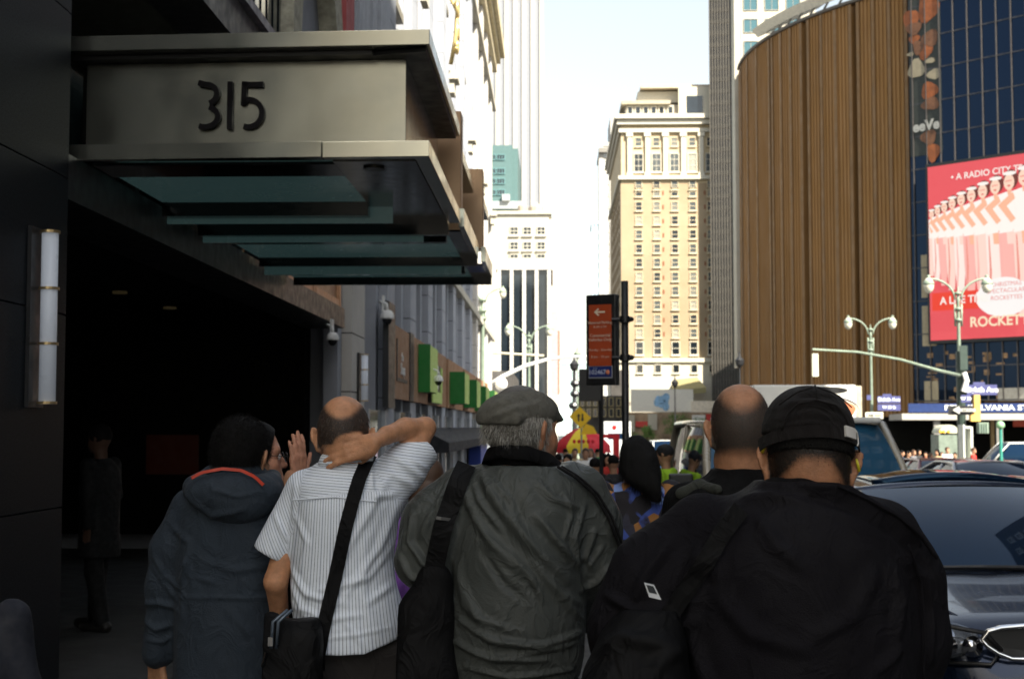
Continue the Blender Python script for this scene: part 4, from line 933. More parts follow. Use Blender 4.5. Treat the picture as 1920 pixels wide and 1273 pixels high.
B('body', mat('steel_cart', (.55,.54,.5), .3, metal=.7), q, (c.x-1.0, c.x+.9, d+.2, d+1.3, zg+.35, zg+1.05)); B('counter', white_paint, q, (c.x-1.1, c.x+1.0, d+.1, d+1.4, zg+1.052, zg+1.1))
B('red_post', um[0], q, (c.x+1.12, c.x+1.3, d+.2, d+.35, zg+.1, zg+1.95), (c.x+1.12, c.x+1.3, d+1.2, d+1.35, zg+.1, zg+1.95), (c.x+.2, c.x+1.3, d+.2, d+.35, zg+1.951, zg+2.08))
b = MB()
for k in (-.7, .6): b.tube([(c.x+k, d+.15, zg+.26), (c.x+k, d+.2, zg+.26)], .25, 16)
b.build('wheel', black_m, q)
B('menu_board', mat('menu_mix', (.5,.25,.12), .7, var=.8, scale=6), q, (c.x-.9, c.x+.7, d+.16, d+.195, zg+.45, zg+1.0))
# subway globe lamp, kiosk, clock boxes at the far right corner
d = 66; x = X(1876, d); q = thing('subway_globe', (x, d, g(d)), 'green and white globe on a teal subway entrance post', 'globe lamp')
b = MB(); b.tube([(x,d,g(d)),(x,d,Z(803,d))], .075, 10); b.build('post', mat('teal_paint', (.03,.22,.17), .5), q)
b = MB(); b.ball((x,d,Z(797,d)), (.19,.19,.19), 16); b.build('globe', mat('green_globe', (.25,.45,.25), .3), q, smooth=True)
d = 72; q = thing('news_kiosk', (X(1780,d), d, g(d)), 'pale green kiosk with an arched top behind the dark signal pole', 'kiosk')
kz = g(d); B('body', mat('kiosk_green', (.16,.20,.16), .5, var=.3), q, (X(1760,d), X(1800,d), d, d+1.5, kz, Z(815,d))); b = MB()
b.prism([(math.cos(math.pi*i/12)*.5, math.sin(math.pi*i/12)*.42) for i in range(13)], (X(1780,d), d, Z(812,d)), (1,0,0), (0,0,1), (0,1.4,0)); b.build('arched_top', mat('kiosk_cream', (.5,.5,.38), .5), q)
b = MB()
for k, px in enumerate((1764, 1770, 1779)): b.ball((X(px,d-.1), d-.06, Z(809,d)), (.09,.04,.08), 8)
b.build('yellow_light', mat('kiosk_lights', (.7,.4,.03), .5, emit=(.9,.5,.05), es=.10), q)
q = thing('phone_booth', (X(1812,64), 64, g(64)), 'white framed phone booth right of the dark signal pole', 'phone booth')
d = 64; B('frame', mat('booth_white', (.6,.62,.55), .5), q, (X(1806,d), X(1809,d), d, d+.8, g(d)+.9, Z(796,d)), (X(1820,d), X(1824,d), d, d+.8, g(d)+.9, Z(800,d)), (X(1809,d)+.001, X(1820,d)-.001, d, d+.8, Z(803,d), Z(799,d)))
B('base', mat('booth_green', (.3,.4,.3), .6), q, (X(1806,d), X(1824,d), d-.01, d+.85, g(d), g(d)+.899))
# ================================================================ VEHICLES
tyreM = mat('tyre', (.015,.015,.015), .8); rimM = mat('alloy', (.45,.45,.46), .3, metal=.9); chrome = mat('chrome', (.75,.75,.76), .08, metal=1.0, var=.02)
cglass = mat('car_glass', (.004,.012,.030), .03, var=.1, spec=.42)
cglass.node_tree.nodes['Principled BSDF'].inputs['Specular Tint'].default_value = (.30,.62,1,1); lampM = mat('headlamp_glass', (.5,.52,.55), .08, metal=.5, coat=1.0, var=.3, scale=12)  # car glass: specular tint paints the sky reflection bluer
trimM = mat('black_trim', (.012,.012,.013), .45); redlamp = mat('red_lamp', (.4,.01,.01), .2, coat=1.0)
def crm(ys, vs, y):
    return float(np.interp(y, ys, vs))
def car(name, loc, label, cat, paint, L_=4.7, W=1.86, H=1.45, hood=.95, belt=.98, nose=.72, ws=(1.25, 2.15), rs=(3.3, 4.3), rw=.66, rz=0, group=None, sub=1, boxy=0.0, tail=None, mirror=True, parts=True, taxi=None, rackglass=False):
    """local frame: front bumper at y=0, tail at y=L_, wheels on z=0; faces -Y"""
    q = thing(name, loc, label, cat, group, rz)
    hw = W/2; tail = tail or belt-.02
    yk = [0, .06, .25, .7, ws[0]-.05, ws[0]+.4, (ws[0]+L_)/2, rs[1], L_-.2, L_-.04, L_]
    tk = [nose-.12, nose, nose+.06, nose+(hood-nose)*.55, hood, belt, belt, tail, tail-.03, tail-.12, tail-.2]
    wk = [hw*.62, hw*.78, hw*.90, hw*.975, hw, hw, hw, hw, hw*.95, hw*.86, hw*.75]
    wy = (L_*.18, L_*.79); wr = .34 if H < 1.7 else .37
    ys = np.unique(np.concatenate([np.linspace(0, L_, 40), [w_+o for w_ in wy for o in np.linspace(-wr-.07, wr+.07, 11)]]))
    ring = []; vs = []
    for y in ys:
        zt = crm(yk, tk, y); hwy = crm(yk, wk, y); zb = .20
        for w_ in wy:
            dy = abs(y-w_)
            if dy < wr+.06: zb = max(zb, wr+math.sqrt(max((wr+.06)**2-dy*dy, 0)))
        zb = min(zb, zt-.1); sh = zt-.10*(1 if y > ws[0] or y < .5 else 1)
        pts = [(-hwy*.93, zb), (-hwy, max(zb+.02, .45)), (-hwy*1.0, max(zb+.05, .62)), (-hwy*.985, sh-.02), (-hwy*.93, zt-.02), (-hwy*.72, zt+.015), (-hwy*.35, zt+.035), (0, zt+.04)]
        pts = pts + [(-a, z) for a, z in pts[-2::-1]]
        vs += [(a, y, z) for a, z in pts]
    n = 15; m_ = len(ys)
    b = MB(); fs = [(i*n+k, i*n+k+1, (i+1)*n+k+1, (i+1)*n+k) for i in range(m_-1) for k in range(n-1)] + [(i*n, (i+1)*n, (i+1)*n+n-1, i*n+n-1) for i in range(m_-1)]
    fs += [tuple(range(n)), tuple(range((m_-1)*n, m_*n))[::-1]]
    b.add(vs, fs); o = b.build('body', paint, q, world=False); smooth_angle(o, 38)
    # greenhouse
    hb = hw*.90; rt = hw*rw if rw > 1e-6 else hw*.7; zt = H; zb = belt+.0
    F0, F1, R0, R1 = ws[0], ws[1], rs[0], rs[1]
    b = MB(); b.patch((-rt,F1,zt-.05),(rt,F1,zt-.05),(rt,R0,zt-.05),(-rt,R0,zt-.05), (0,0,.05), (0,0,.015), 12, 8); o = b.build('roof', paint, q, smooth=True, world=False)
    o.modifiers.new('thick', 'SOLIDIFY').thickness = .03
    b = MB(); b.patch((-hb,F0,hood+.02),(hb,F0,hood+.02),(rt-.04,F1,zt-.05),(-rt+.04,F1,zt-.05), (0,-.13,.03), (0,-.03,.03), 14, 8); b.build('windshield', cglass, q, smooth=True, world=False)
    b = MB(); b.patch((-hb+.02,R1,tail+.02),(hb-.02,R1,tail+.02),(rt-.04,R0,zt-.05),(-rt+.04,R0,zt-.05), (0,.10,.03), (0,.02,.03), 10, 6); b.build('rear_window', cglass, q, smooth=True, world=False)
    for s in (-1, 1):
        b = MB(); b.patch((s*hb,F0+.18,belt),(s*hb,R1-.12,belt),(s*(rt-.01),R0-.02,zt-.06),(s*(rt-.01),F1+.03,zt-.06), (s*.03,0,0), (s*.04,0,0), 12, 6); b.build('side_glass', cglass, q, smooth=True, world=False)
        b = MB(); b.tube([(s*hb,F0,hood),(s*(hb+rt)/2+s*.015,(F0+F1)/2-.01,(hood+zt)/2),(s*rt,F1,zt-.045),(s*(rt+.012),(F1+R0)/2,zt-.03),(s*rt,R0,zt-.045),(s*(hb+rt)/2+s*.02,(R0+R1)/2,(tail+zt)/2+.03),(s*hb,R1,tail)], [.045,.042,.04,.035,.045,.06,.07], 8)
        ym = (F1+R0)/2; b.tube([(s*(hb+.035),ym-.05,belt),(s*(rt+.03),ym,zt-.06)], .035, 6); b.build('pillar', paint, q, smooth=True, world=False)
        for w_ in wy:
            b = MB(); x0 = s*(hw-.23); x1 = s*(hw-.015); b.tube([(x0,w_,wr),(x1-s*.02,w_,wr),(x1,w_,wr)], [wr,wr,wr-.03], 24); wl = b.build('wheel', tyreM, q, smooth=False, world=False)
            b = MB(); b.tube([(x1,w_,wr),(x1+s*.008,w_,wr)], [wr*.62,wr*.58], 20)
            for k in range(5):
                a = 2*math.pi*k/5; b.tube([(x1+s*.01,w_,wr),(x1+s*.012,w_+math.cos(a)*wr*.56,wr+math.sin(a)*wr*.56)], .03, 5)
            r_ = b.build('rim', rimM, wl, world=False)
        b = MB(); xx = s*hw*.70; b.ball((s*hw*.72, .16, nose-.05), (hw*.20,.13,.085), 14); b.build('headlight', lampM, q, smooth=True, world=False)
        b = MB(); b.ball((s*hw*.80, L_-.08, tail-.16), (hw*.14,.07,.10), 12); b.build('tail_light', redlamp, q, smooth=True, world=False)
        if mirror:
            b = MB(); b.ball((s*(hw+.10), F0+.38, belt+.09), (.11,.07,.085), 12); b.tube([(s*(hb),F0+.36,belt+.02),(s*(hw+.06),F0+.38,belt+.06)], .025, 6); b.build('mirror', trimM, q, smooth=True, world=False)
    b = MB(); b.box(-hw*.42, hw*.42, -.012, .10, nose-.24, nose-.06); b.build('grille', trimM, q, world=False)
    b = MB(); b.box(-hw*.80, hw*.80, -.03, .12, .22, .40); b.build('bumper', trimM, q, world=False, bevel=.02)
    b = MB(); b.box(-.26, .26, -.045, -.031, .42, .53); b.build('number_plate', white_paint, q, world=False)
    if taxi:
        B('roof_sign', taxi, q, (-.25, .25, (F1+R0)/2-.1, (F1+R0)/2+.1, H+.02, H+.18), world=False)
    return q
def zr_(y): return g(y)-.13
def paint(n, c, metal=.35, rough=.22): return mat(n, c, rough, metal=metal, var=.05, scale=1.5, coat=.6, spec=.5)
# near dark blue car (front and windscreen in view)
navy = paint('navy_paint', (.009,.017,.040), .6, .22)
HX, HY = 2.50, 6.55
q = car('parked_car', (HX, HY, zr_(8)), 'dark blue car parked nose toward the camera at the right edge, chrome ringed grille', 'car', navy, 4.75, 1.90, 1.46, 1.00, 1.03, .83, (1.35, 2.25), (3.6, 4.4), .74, mirror=True)
for ch in list(q.children):
    if ch.name.split('.')[0] in ('grille', 'headlight', 'number_plate', 'bumper'): bpy.data.objects.remove(ch, do_unlink=True)
zq = zr_(8)
def hp(px, py, d): v = P(px, py, d); return Vector((v.x-HX, v.y-HY, v.z-zq))
# grille: chrome ring with bars
ring = [(1850,1203),(1862,1187),(1885,1180),(1925,1176),(1990,1172),(2060,1176),(2068,1186),(2055,1215),(2020,1236),(1960,1240),(1905,1238),(1880,1228),(1860,1215)]
rp = [hp(a, c_, 6.47) for a, c_ in ring]
for p in rp: p.y = -.045+.10*min(1,abs(p.x)/.95)**2
b = MB(); b.tube(rp+[rp[0], rp[1]], .012, 8, False); gr = b.build('grille', chrome, q, smooth=True, world=False)
b = MB(); b.add([tuple(p+Vector((0,.03,0))) for p in rp], [tuple(range(len(rp)))]); b.build('grille_mesh', trimM, gr, world=False)
b = MB()
for k in range(5):
    z = hp(1900, 1190+k*11, 6.47).z; b.tube([(-.52+.02*k, .035, z), (0,-.02,z+.008), (.52-.02*k, .035, z)], .008, 6)
b.build('grille_bar', mat('dark_chrome', (.10,.10,.11), .25, metal=.8), gr, world=False)
for s in (-1, 1):
    sg_ = s
    c_ = hp(1792, 1208, 6.6); cx_ = abs(c_.x)*s
    b = MB(); b.ball((cx_-s*-.02, .16, c_.z), (.17,.16,.085), 18); h1 = b.build('headlight', mat('headlamp_clear', (.25,.27,.30), .06, metal=.7, coat=1.0, var=.7, scale=9), q, smooth=True, world=False)
    b = MB()
    for o in (-.055,.06): b.tube([(cx_+o,-.006,c_.z),(cx_+o,.03,c_.z)], [.048,.03], 18)
    b.build('lamp_reflector', chrome, h1, smooth=True, world=False)
    b = MB(); b.tube([(cx_+s*.19,.22,c_.z+.03),(cx_+s*.08,.01,c_.z+.095),(cx_-s*.12,-.005,c_.z+.06),(cx_-s*.19,.0,c_.z-.02)], .012, 6); b.tube([(cx_-s*.19,.0,c_.z-.02),(cx_-s*.14,-.01,c_.z-.08),(cx_+s*.16,.10,c_.z-.08)], .010, 6); b.build('lamp_surround', trimM, h1, smooth=True, world=False)
    b = MB(); b.tube([(s*.80,1.2,1.02),(s*.74,.8,.985),(s*.66,.45,.93),(s*.56,.2,.875)], .014, 6); b.build('bonnet_crease', navy, q, smooth=True, world=False)
b = MB()
for o in (-.1, .75): b.tube([(o-.62,1.30,1.035),(o-.1,1.20,1.05),(o+.12,1.21,1.045)], [.008,.012,.014], 6)
b.build('wiper', trimM, q, world=False)
b = MB(); b.patch((-.50,2.45,1.455),(.50,2.45,1.455),(.46,3.3,1.455),(-.46,3.3,1.455), (0,0,.05), (0,0,.015), 12, 6); o = b.build('sunroof_deflector', cglass, q, smooth=True, world=False); o.modifiers.new('t','SOLIDIFY').thickness=.035
b = MB(); b.box(-.93,.93,-.02,.2,.18,.42); b.build('bumper', navy, q, world=False, bevel=.05)
b = MB(); b.box(.48,.60,1.62,1.63,1.13,1.17); b.build('windscreen_sticker', mat('teal_sticker', (.1,.3,.32), .4), q, world=False)
# van behind it
vanp = paint('champagne_paint', (.42,.37,.28), .3, .3)
q = car('parked_van', (2.30, 12.3, zr_(14)), 'beige van parked behind the dark blue car, roof highlight and blue sky reflection put into its colours', 'van', vanp, 5.1, 2.04, 1.96, 1.17, 1.12, .95, (.55, 1.45), (4.75, 4.98), .82, mirror=False)
b = MB()
for s in (-1, 1):
    b = MB(); b.box(s*1.13-.11, s*1.13+.11, .95, 1.06, 1.20, 1.46); b.tube([(s*.96,1.0,1.2),(s*1.1,1.0,1.28)], .03, 6); b.build('mirror', trimM, q, world=False, bevel=.04)
B('roof_edge', white_paint, q, (-.80, .80, 1.30, 1.52, 1.93, 1.985), world=False, bevel=.02)  # white box painted in as the highlight along the roof front
vg = mat('van_sky_glass', (.015,.07,.13), .04, var=.25, scale=1.2, spec=.5)  # blue of the reflected sky is put into the glass colour
for ch in q.children:
    if ch.name.startswith('windshield'): ch.data.materials[0] = vg
B('dashboard_paper', mat('teal_sticker', (0,0,0)), q, (.1, .8, .66, .70, 1.27, 1.29), world=False)
# white box truck
q = thing('box_truck', (X(1515,45), 45, zr_(46)), 'white box truck with a black oval and a terracotta picture behind the black cap', 'truck')
z0 = zr_(46); xa, xb = X(1413,45), X(1606,45); zt = Z(722,45)
B('cargo_box', mat('truck_white', (.80,.77,.69), .5, var=.08, scale=1.5), q, (xa, xb, 45, 51.5, z0+1.0, zt), bevel=.05)
B('side_panel', mat('truck_tan', (.42,.38,.28), .6, var=.3, scale=3), q, (xb+.002, xb+.20, 45.1, 51.4, z0+1.0, zt-.03))
b = MB(); b.prism([(math.cos(2*math.pi*i/26)*.60, math.sin(2*math.pi*i/26)*.11) for i in range(26)], (X(1555,45), 44.985, Z(732,45)), (1,0,0), (0,0,1), (0,.01,0)); b.build('black_oval', black_m, q)
b = MB(); b.prism([(math.cos(2*math.pi*i/26)*.60*(1+.12*math.sin(4*math.pi*i/26)), math.sin(2*math.pi*i/26)*.34) for i in range(26)], (X(1568,45), 44.985, Z(771,45)), (1,0,0), (0,0,1), (0,.01,0)); b.build('terracotta_picture', mat('terracotta', (.45,.14,.06), .6, var=.2), q)
b = MB(); b.tube([(X(1568,45)+math.cos(2*math.pi*i/26)*.74, 44.98, Z(771,45)+math.sin(2*math.pi*i/26)*.43) for i in range(-3, 14)], .022, 5); b.build('grey_outline', mat('grey_line', (.3,.3,.3), .6), q)
B('cab', mat('truck_white', (0,0,0)), q, (xa+.15, xb-.15, 43.1, 44.95, z0+.45, z0+2.2), bevel=.12)
B('windshield', cglass, q, (xa+.3, xb-.3, 43.04, 43.09, z0+1.25, z0+2.0))
for s in (xa+.25, xb-.25):
    for y in (44, 49.8):
        b = MB(); b.tube([(s-.13,y,z0+.45),(s+.13,y,z0+.45)], .45, 20); b.build('wheel', tyreM, q)
# others
wp = paint('taxi_white', (.72,.71,.66), .0, .35)
car('white_minivan', (X(1255,78), 78, zr_(80)), 'small white van facing the camera beside the seated beige van, people seen in its windscreen', 'van', wp, 4.6, 1.78, 2.2, 1.15, 1.15, .98, (.7,1.35), (4.2,4.5), .88)['label'] = 'small white van facing the camera in the middle distance, left of the beige van'
car('white_suv', (21.3+4.4, 69.5, zr_(70)), 'white sport utility vehicle seen from its side at the far right crossing', 'car', wp, 5.0, 1.95, 2.05, 1.15, 1.15, .95, (1.0,1.8), (4.5,4.85), .80, rz=R(-90)).location.x = X(1812,69.5)
car('red_sedan', (8.5, 29, zr_(30)), 'car with a dull red roof and dark blue windows behind the nearest silver car', 'car', paint('dull_red_paint', (.20,.035,.03), .2), 4.7, 1.84, 1.46, .95, .98, .75, rz=R(0))
car('silver_sedan', (7.45, 22.5, zr_(23)), 'silver car at the right edge behind the dark blue one, pale arched window frame', 'car', paint('silver_paint', (.33,.34,.36), .6), 4.7, 1.86, 1.45, .95, .98, .75)
car('dark_sedan', (8.15, 35, zr_(36)), 'dark grey car partly hidden behind the red roofed car', 'car', paint('graphite_paint', (.06,.06,.065), .4), 4.7, 1.84, 1.45, .95, .98, .75)
car('pale_blue_sedan', (10.2, 56, zr_(57)), 'pale blue car farther back in the right lane', 'car', paint('pale_blue_paint', (.25,.34,.42), .3), 4.6, 1.84, 1.45, .95, .98, .75)
car('blue_sedan', (6.4, 60, zr_(60)), 'deep blue car in front of the small white van', 'car', paint('mid_blue_paint', (.02,.08,.22), .3), 4.6, 1.84, 1.42, .95, .98, .75).location.x = X(1262, 60)
car('yellow_taxi', (X(1215,112), 112, zr_(112)), 'yellow taxi with a white roof sign at the far crossing', 'taxi', paint('taxi_yellow', (.80,.45,.02), .0), 4.8, 1.9, 1.5, .95, .98, .75, taxi=white_paint)
q = thing('blue_delivery_truck', (X(1150,120), 120, zr_(120)), 'pale truck with a dark blue windscreen between the two black sign poles', 'truck')
d = 95; z0 = zr_(d); xa, xb = X(1133,d), X(1172,d)+.4
B('cargo_box', mat('truck_grey', (.62,.63,.62), .5), q, (xa, xb, d, d+6, z0+.5, Z(790,d))); B('windshield', cglass, q, (xa+.25, xb-.1, d-.03, d-.002, Z(823,d), Z(812,d)))
B('bumper', mat('truck_bumper', (.3,.31,.33), .5), q, (xa, xb, d-.15, d-.035, z0+.5, z0+1.0)); b = MB(); b.ball((X(1152,d), d-.03, Z(801,d)), (.16,.03,.16), 12); b.build('red_badge', redlamp, q)
b = MB(); b.ball((X(1168,d), d-.16, z0+1.1), (.12,.05,.12), 10); b.build('headlight', mat('orange_lamp', (.9,.4,.1), .4, emit=(1,.5,.2), es=.25), q)
# ================================================================ PEOPLE: smooth-blended volumes turned into one continuous surface
class Field:
    def __init__(s, lo, hi, h):
        s.lo = np.array(lo, float); s.h = h; s.n = np.ceil((np.array(hi)-s.lo)/h).astype(int)+1
        s.D = np.full(s.n, .3, np.float32)
    def _sub(s, lo, hi, m):
        a = np.clip(np.floor((np.array(lo)-m-s.lo)/s.h).astype(int), 0, s.n-1); b = np.clip(np.ceil((np.array(hi)+m-s.lo)/s.h).astype(int)+1, 1, s.n)
        if np.any(b <= a): return None
        g_ = [np.arange(a[i], b[i])*s.h+s.lo[i] for i in range(3)]
        return (slice(a[0],b[0]), slice(a[1],b[1]), slice(a[2],b[2])), g_[0][:,None,None], g_[1][None,:,None], g_[2][None,None,:]
    def _put(s, sl, d, k, op):
        A = s.D[sl]; d = d.astype(np.float32)
        if op == 'u':
            h = np.clip(.5+.5*(A-d)/k, 0, 1); s.D[sl] = A*(1-h)+d*h - k*h*(1-h)
        else:
            d = -d; h = np.clip(.5-.5*(A-d)/k, 0, 1); s.D[sl] = A*(1-h)+d*h + k*h*(1-h)
    def cone(s, a, b, ra, rb, k=.02, op='u', flat=False, sq=None):
        """tapered limb; sq=(axis vector, factor) flattens it across one direction; flat cuts it square at b"""
        a = np.array(a, float); b = np.array(b, float); R_ = max(ra, rb)
        q = s._sub(np.minimum(a, b)-R_, np.maximum(a, b)+R_, k+2*s.h)
        if q is None: return s
        sl, x, y, z = q; ab = b-a; L2 = max(ab@ab, 1e-9)
        px, py, pz = x-a[0], y-a[1], z-a[2]
        t = (px*ab[0]+py*ab[1]+pz*ab[2])/L2; tc = np.clip(t, 0, 1)
        qx, qy, qz = px-tc*ab[0], py-tc*ab[1], pz-tc*ab[2]
        d2 = qx*qx+qy*qy+qz*qz
        if sq is not None:
            v = np.array(sq[0], float); v /= np.linalg.norm(v); c = qx*v[0]+qy*v[1]+qz*v[2]; d2 = d2 + c*c*(1/sq[1]**2-1)
        d = np.sqrt(d2)-(ra+(rb-ra)*tc)
        if flat: d = np.maximum(d, (t-1)*math.sqrt(L2))
        s._put(sl, d, k, op); return s
    def chain(s, pts, rs, k=.015, op='u', sq=None):
        for i in range(len(pts)-1): s.cone(pts[i], pts[i+1], rs[i], rs[i+1], k, op, sq=sq)
        return s
    def ell(s, c, r, k=.02, op='u', M=None):
        r = np.array(r, float); R_ = r.max()
        q = s._sub(np.array(c)-R_, np.array(c)+R_, k+2*s.h)
        if q is None: return s
        sl, x, y, z = q; x = x-c[0]; y = y-c[1]; z = z-c[2]
        if M is not None:
            M = np.array(M); x, y, z = (M[0][i]*x+M[1][i]*y+M[2][i]*z for i in range(3))
        k0 = np.sqrt((x/r[0])**2+(y/r[1])**2+(z/r[2])**2); k1 = np.sqrt((x/r[0]**2)**2+(y/r[1]**2)**2+(z/r[2]**2)**2)+1e-6
        s._put(sl, np.where(k0 < .3, (k0-1)*r.min(), k0*(k0-1)/k1), k, op); return s
    def loft(s, rings, k=.03, p=2.3, op='u'):
        """rings: (z, cx, cy, rx, ry) bottom or top first"""
        A = np.array(sorted(rings)); zz = np.linspace(A[0,0], A[-1,0], 80); I = [np.interp(zz, A[:,0], A[:,j]) for j in range(1,5)]
        w_ = np.hanning(11); w_ /= w_.sum()
        I = [np.convolve(np.pad(v, 5, mode='edge'), w_, 'valid') for v in I]
        lo = (min(A[:,1]-A[:,3]), min(A[:,2]-A[:,4]), A[0,0]); hi = (max(A[:,1]+A[:,3]), max(A[:,2]+A[:,4]), A[-1,0])
        q = s._sub(lo, hi, k+2*s.h)
        if q is None: return s
        sl, x, y, z = q; cx, cy, rx, ry = (np.interp(z.ravel(), zz, v)[None,None,:] for v in I)
        ux = np.abs((x-cx)/rx); uy = np.abs((y-cy)/ry); r = (ux**p+uy**p)**(1/p)
        gr = np.sqrt((ux/rx)**2+(uy/ry)**2)/np.maximum(r, 1e-3)
        d = (r-1)/np.maximum(gr, 1e-3)
        d = np.where(r < .5, (r-1)*np.minimum(rx, ry), d)
        d = np.maximum(d, np.maximum(z-A[-1,0], A[0,0]-z)); s._put(sl, d, k, op); return s
    def cut(s, p, n):
        """keep the side opposite to n"""
        n = np.array(n, float); n /= np.linalg.norm(n)
        g_ = [np.arange(s.n[i])*s.h+s.lo[i]-p[i] for i in range(3)]
        d = g_[0][:,None,None]*n[0]+g_[1][None,:,None]*n[1]+g_[2][None,None,:]*n[2]
        s.D = np.maximum(s.D, d.astype(np.float32)); return s
    def shell(s, t_):  # open hollow of thickness t
        s.D = np.maximum(s.D, -(s.D+t_)); return s
    def mesh(s):
        D = s.D.copy(); D[0]=D[-1]=.1; D[:,0]=D[:,-1]=.1; D[:,:,0]=D[:,:,-1]=.1
        S_ = D < 0; n = D.shape
        C = np.zeros((n[0]-1, n[1]-1, n[2]-1), np.uint8)
        for i in (0,1):
            for j in (0,1):
                for k in (0,1): C += S_[i:n[0]-1+i, j:n[1]-1+j, k:n[2]-1+k]
        act = np.argwhere((C > 0) & (C < 8)); idx = -np.ones(C.shape, np.int64); idx[tuple(act.T)] = np.arange(len(act))
        cor = [(i,j,k) for i in (0,1) for j in (0,1) for k in (0,1)]
        V = {c: D[act[:,0]+c[0], act[:,1]+c[1], act[:,2]+c[2]] for c in cor}
        sm = np.zeros((len(act),3)); ct = np.zeros(len(act))
        for c in cor:
            for ax in range(3):
                if c[ax] == 0:
                    e = list(c); e[ax] = 1; e = tuple(e); a, b = V[c], V[e]; m = (a < 0) != (b < 0)
                    t = np.where(m, a/np.where(m, a-b, 1), 0); p = np.tile(np.array(c, float), (len(act),1)); p[:,ax] += t
                    sm += p*m[:,None]; ct += m
        vs = (act + sm/np.maximum(ct,1)[:,None])*s.h + s.lo
        F = []
        for ax in range(3):
            a = [slice(None)]*3; b = [slice(None)]*3; a[ax] = slice(0,-1); b[ax] = slice(1,None)
            A, B_ = S_[tuple(a)], S_[tuple(b)]; E = np.argwhere(A != B_); fl_ = A[tuple(E.T)]
            o1, o2 = [(1,2),(2,0),(0,1)][ax]
            ok = (E[:,o1] > 0) & (E[:,o2] > 0) & (E[:,o1] < C.shape[o1]) & (E[:,o2] < C.shape[o2]); E = E[ok]; fl_ = fl_[ok]
            def cell(d1, d2):
                c = E.copy(); c[:,o1] -= d1; c[:,o2] -= d2; return idx[tuple(c.T)]
            q = np.stack([cell(1,1), cell(0,1), cell(0,0), cell(1,0)], 1); q[~fl_] = q[~fl_][:, ::-1]; F.append(q)
        F = np.concatenate(F); F = F[(F >= 0).all(1)]
        return vs, F
def normals(vs, F):
    d1 = vs[F[:,2]]-vs[F[:,0]]; d2 = vs[F[:,3]]-vs[F[:,1]]; fn = np.cross(d1, d2); N_ = np.zeros_like(vs)
    for k in range(4): np.add.at(N_, F[:,k], fn)
    return N_/np.maximum(np.linalg.norm(N_, axis=1), 1e-9)[:,None]
def relax(vs, F, n=1, a=.5):
    for _ in range(n):
        S_ = np.zeros_like(vs); c = np.zeros(len(vs))
        for k in range(4):
            np.add.at(S_, F[:,k], vs[F[:,(k+1)%4]]); np.add.at(c, F[:,k], 1)
            np.add.at(S_, F[:,k], vs[F[:,(k+3)%4]]); np.add.at(c, F[:,k], 1)
        vs = vs*(1-a) + a*S_/np.maximum(c,1)[:,None]
    return vs
def fnoise(p, seed=0, oct_=4, f=4.0, lac=1.9, gain=.55):
    """cheap vector-sum sine noise, vectorised"""
    r = np.random.RandomState(seed); out = np.zeros(len(p)); a = 1
    for _ in range(oct_):
        t = np.zeros(len(p))
        for _j in range(4):
            d = r.normal(size=3); d /= np.linalg.norm(d); t += np.sin(p@d*f*6.28+r.uniform(0,6.28)+1.3*np.sin(p@r.normal(size=3)*f*3))
        out += a*t/4; a *= gain; f *= lac
    return out
def folds(vs, N_, L_, side=None, ymax=None):
    """L_: list of (polyline of (x,z), width, height): ridge with shallow valleys beside it, on the near side only"""
    near = np.clip(-N_[:,1]*1.6+.1, 0, 1); dsp = np.zeros(len(vs)); P2 = vs[:, [0,2]]
    for pl, w_, h_ in L_:
        pl = np.array(pl, float); seg = np.linalg.norm(np.diff(pl, axis=0), axis=1); tot = seg.sum(); acc = 0; best = np.full(len(vs), 9.0); bt = np.zeros(len(vs))
        for i in range(len(pl)-1):
            ab = pl[i+1]-pl[i]; t = np.clip(((P2-pl[i])@ab)/(ab@ab), 0, 1); d = np.linalg.norm(P2-pl[i]-t[:,None]*ab, axis=1); m = d < best
            best[m] = d[m]; bt[m] = (acc+t[m]*seg[i])/tot; acc += seg[i]
        env = np.sin(np.clip(bt*.9+.05, 0, 1)*math.pi)**.6
        u = best/w_; dsp += h_*env*(1-.9*u*u)*np.exp(-u*u*.9)
    return dsp*near
def stamp(name, vs, F, m, parent=None, attrs=None, origin=None, label=None):
    me = bpy.data.meshes.new(name)
    if parent is not None:
        iv = np.array(wloc(parent).inverted()); v = (vs@iv[:3,:3].T+iv[:3,3]).astype(np.float32)
    else: o_ = np.array(origin); v = (vs-o_).astype(np.float32)
    me.vertices.add(len(v)); me.vertices.foreach_set('co', v.ravel())
    me.loops.add(F.size); me.loops.foreach_set('vertex_index', F.ravel().astype(np.int32))
    me.polygons.add(len(F)); me.polygons.foreach_set('loop_start', np.arange(0, F.size, 4, dtype=np.int32)); me.polygons.foreach_set('loop_total', np.full(len(F), 4, np.int32))
    me.polygons.foreach_set('use_smooth', [True]*len(F)); me.update(calc_edges=True); me.validate()
    if m is not None: me.materials.append(m)
    for k_, a in (attrs or {}).items():
        at = me.attributes.new(k_, 'FLOAT', 'POINT'); at.data.foreach_set('value', a.astype(np.float32))
    o = bpy.data.objects.new(name, me); COL.objects.link(o)
    if parent is not None: o.parent = parent
    else: o.location = tuple(o_)
    if label: o['label'] = label
    bpy.context.view_layer.update()
    return o
def rotz(a): c, s_ = math.cos(a), math.sin(a); return np.array([[c,-s_,0],[s_,c,0],[0,0,1]])
def rotx(a): c, s_ = math.cos(a), math.sin(a); return np.array([[1,0,0],[0,c,-s_],[0,s_,c]])
def roty(a): c, s_ = math.cos(a), math.sin(a); return np.array([[c,0,s_],[0,1,0],[-s_,0,c]])
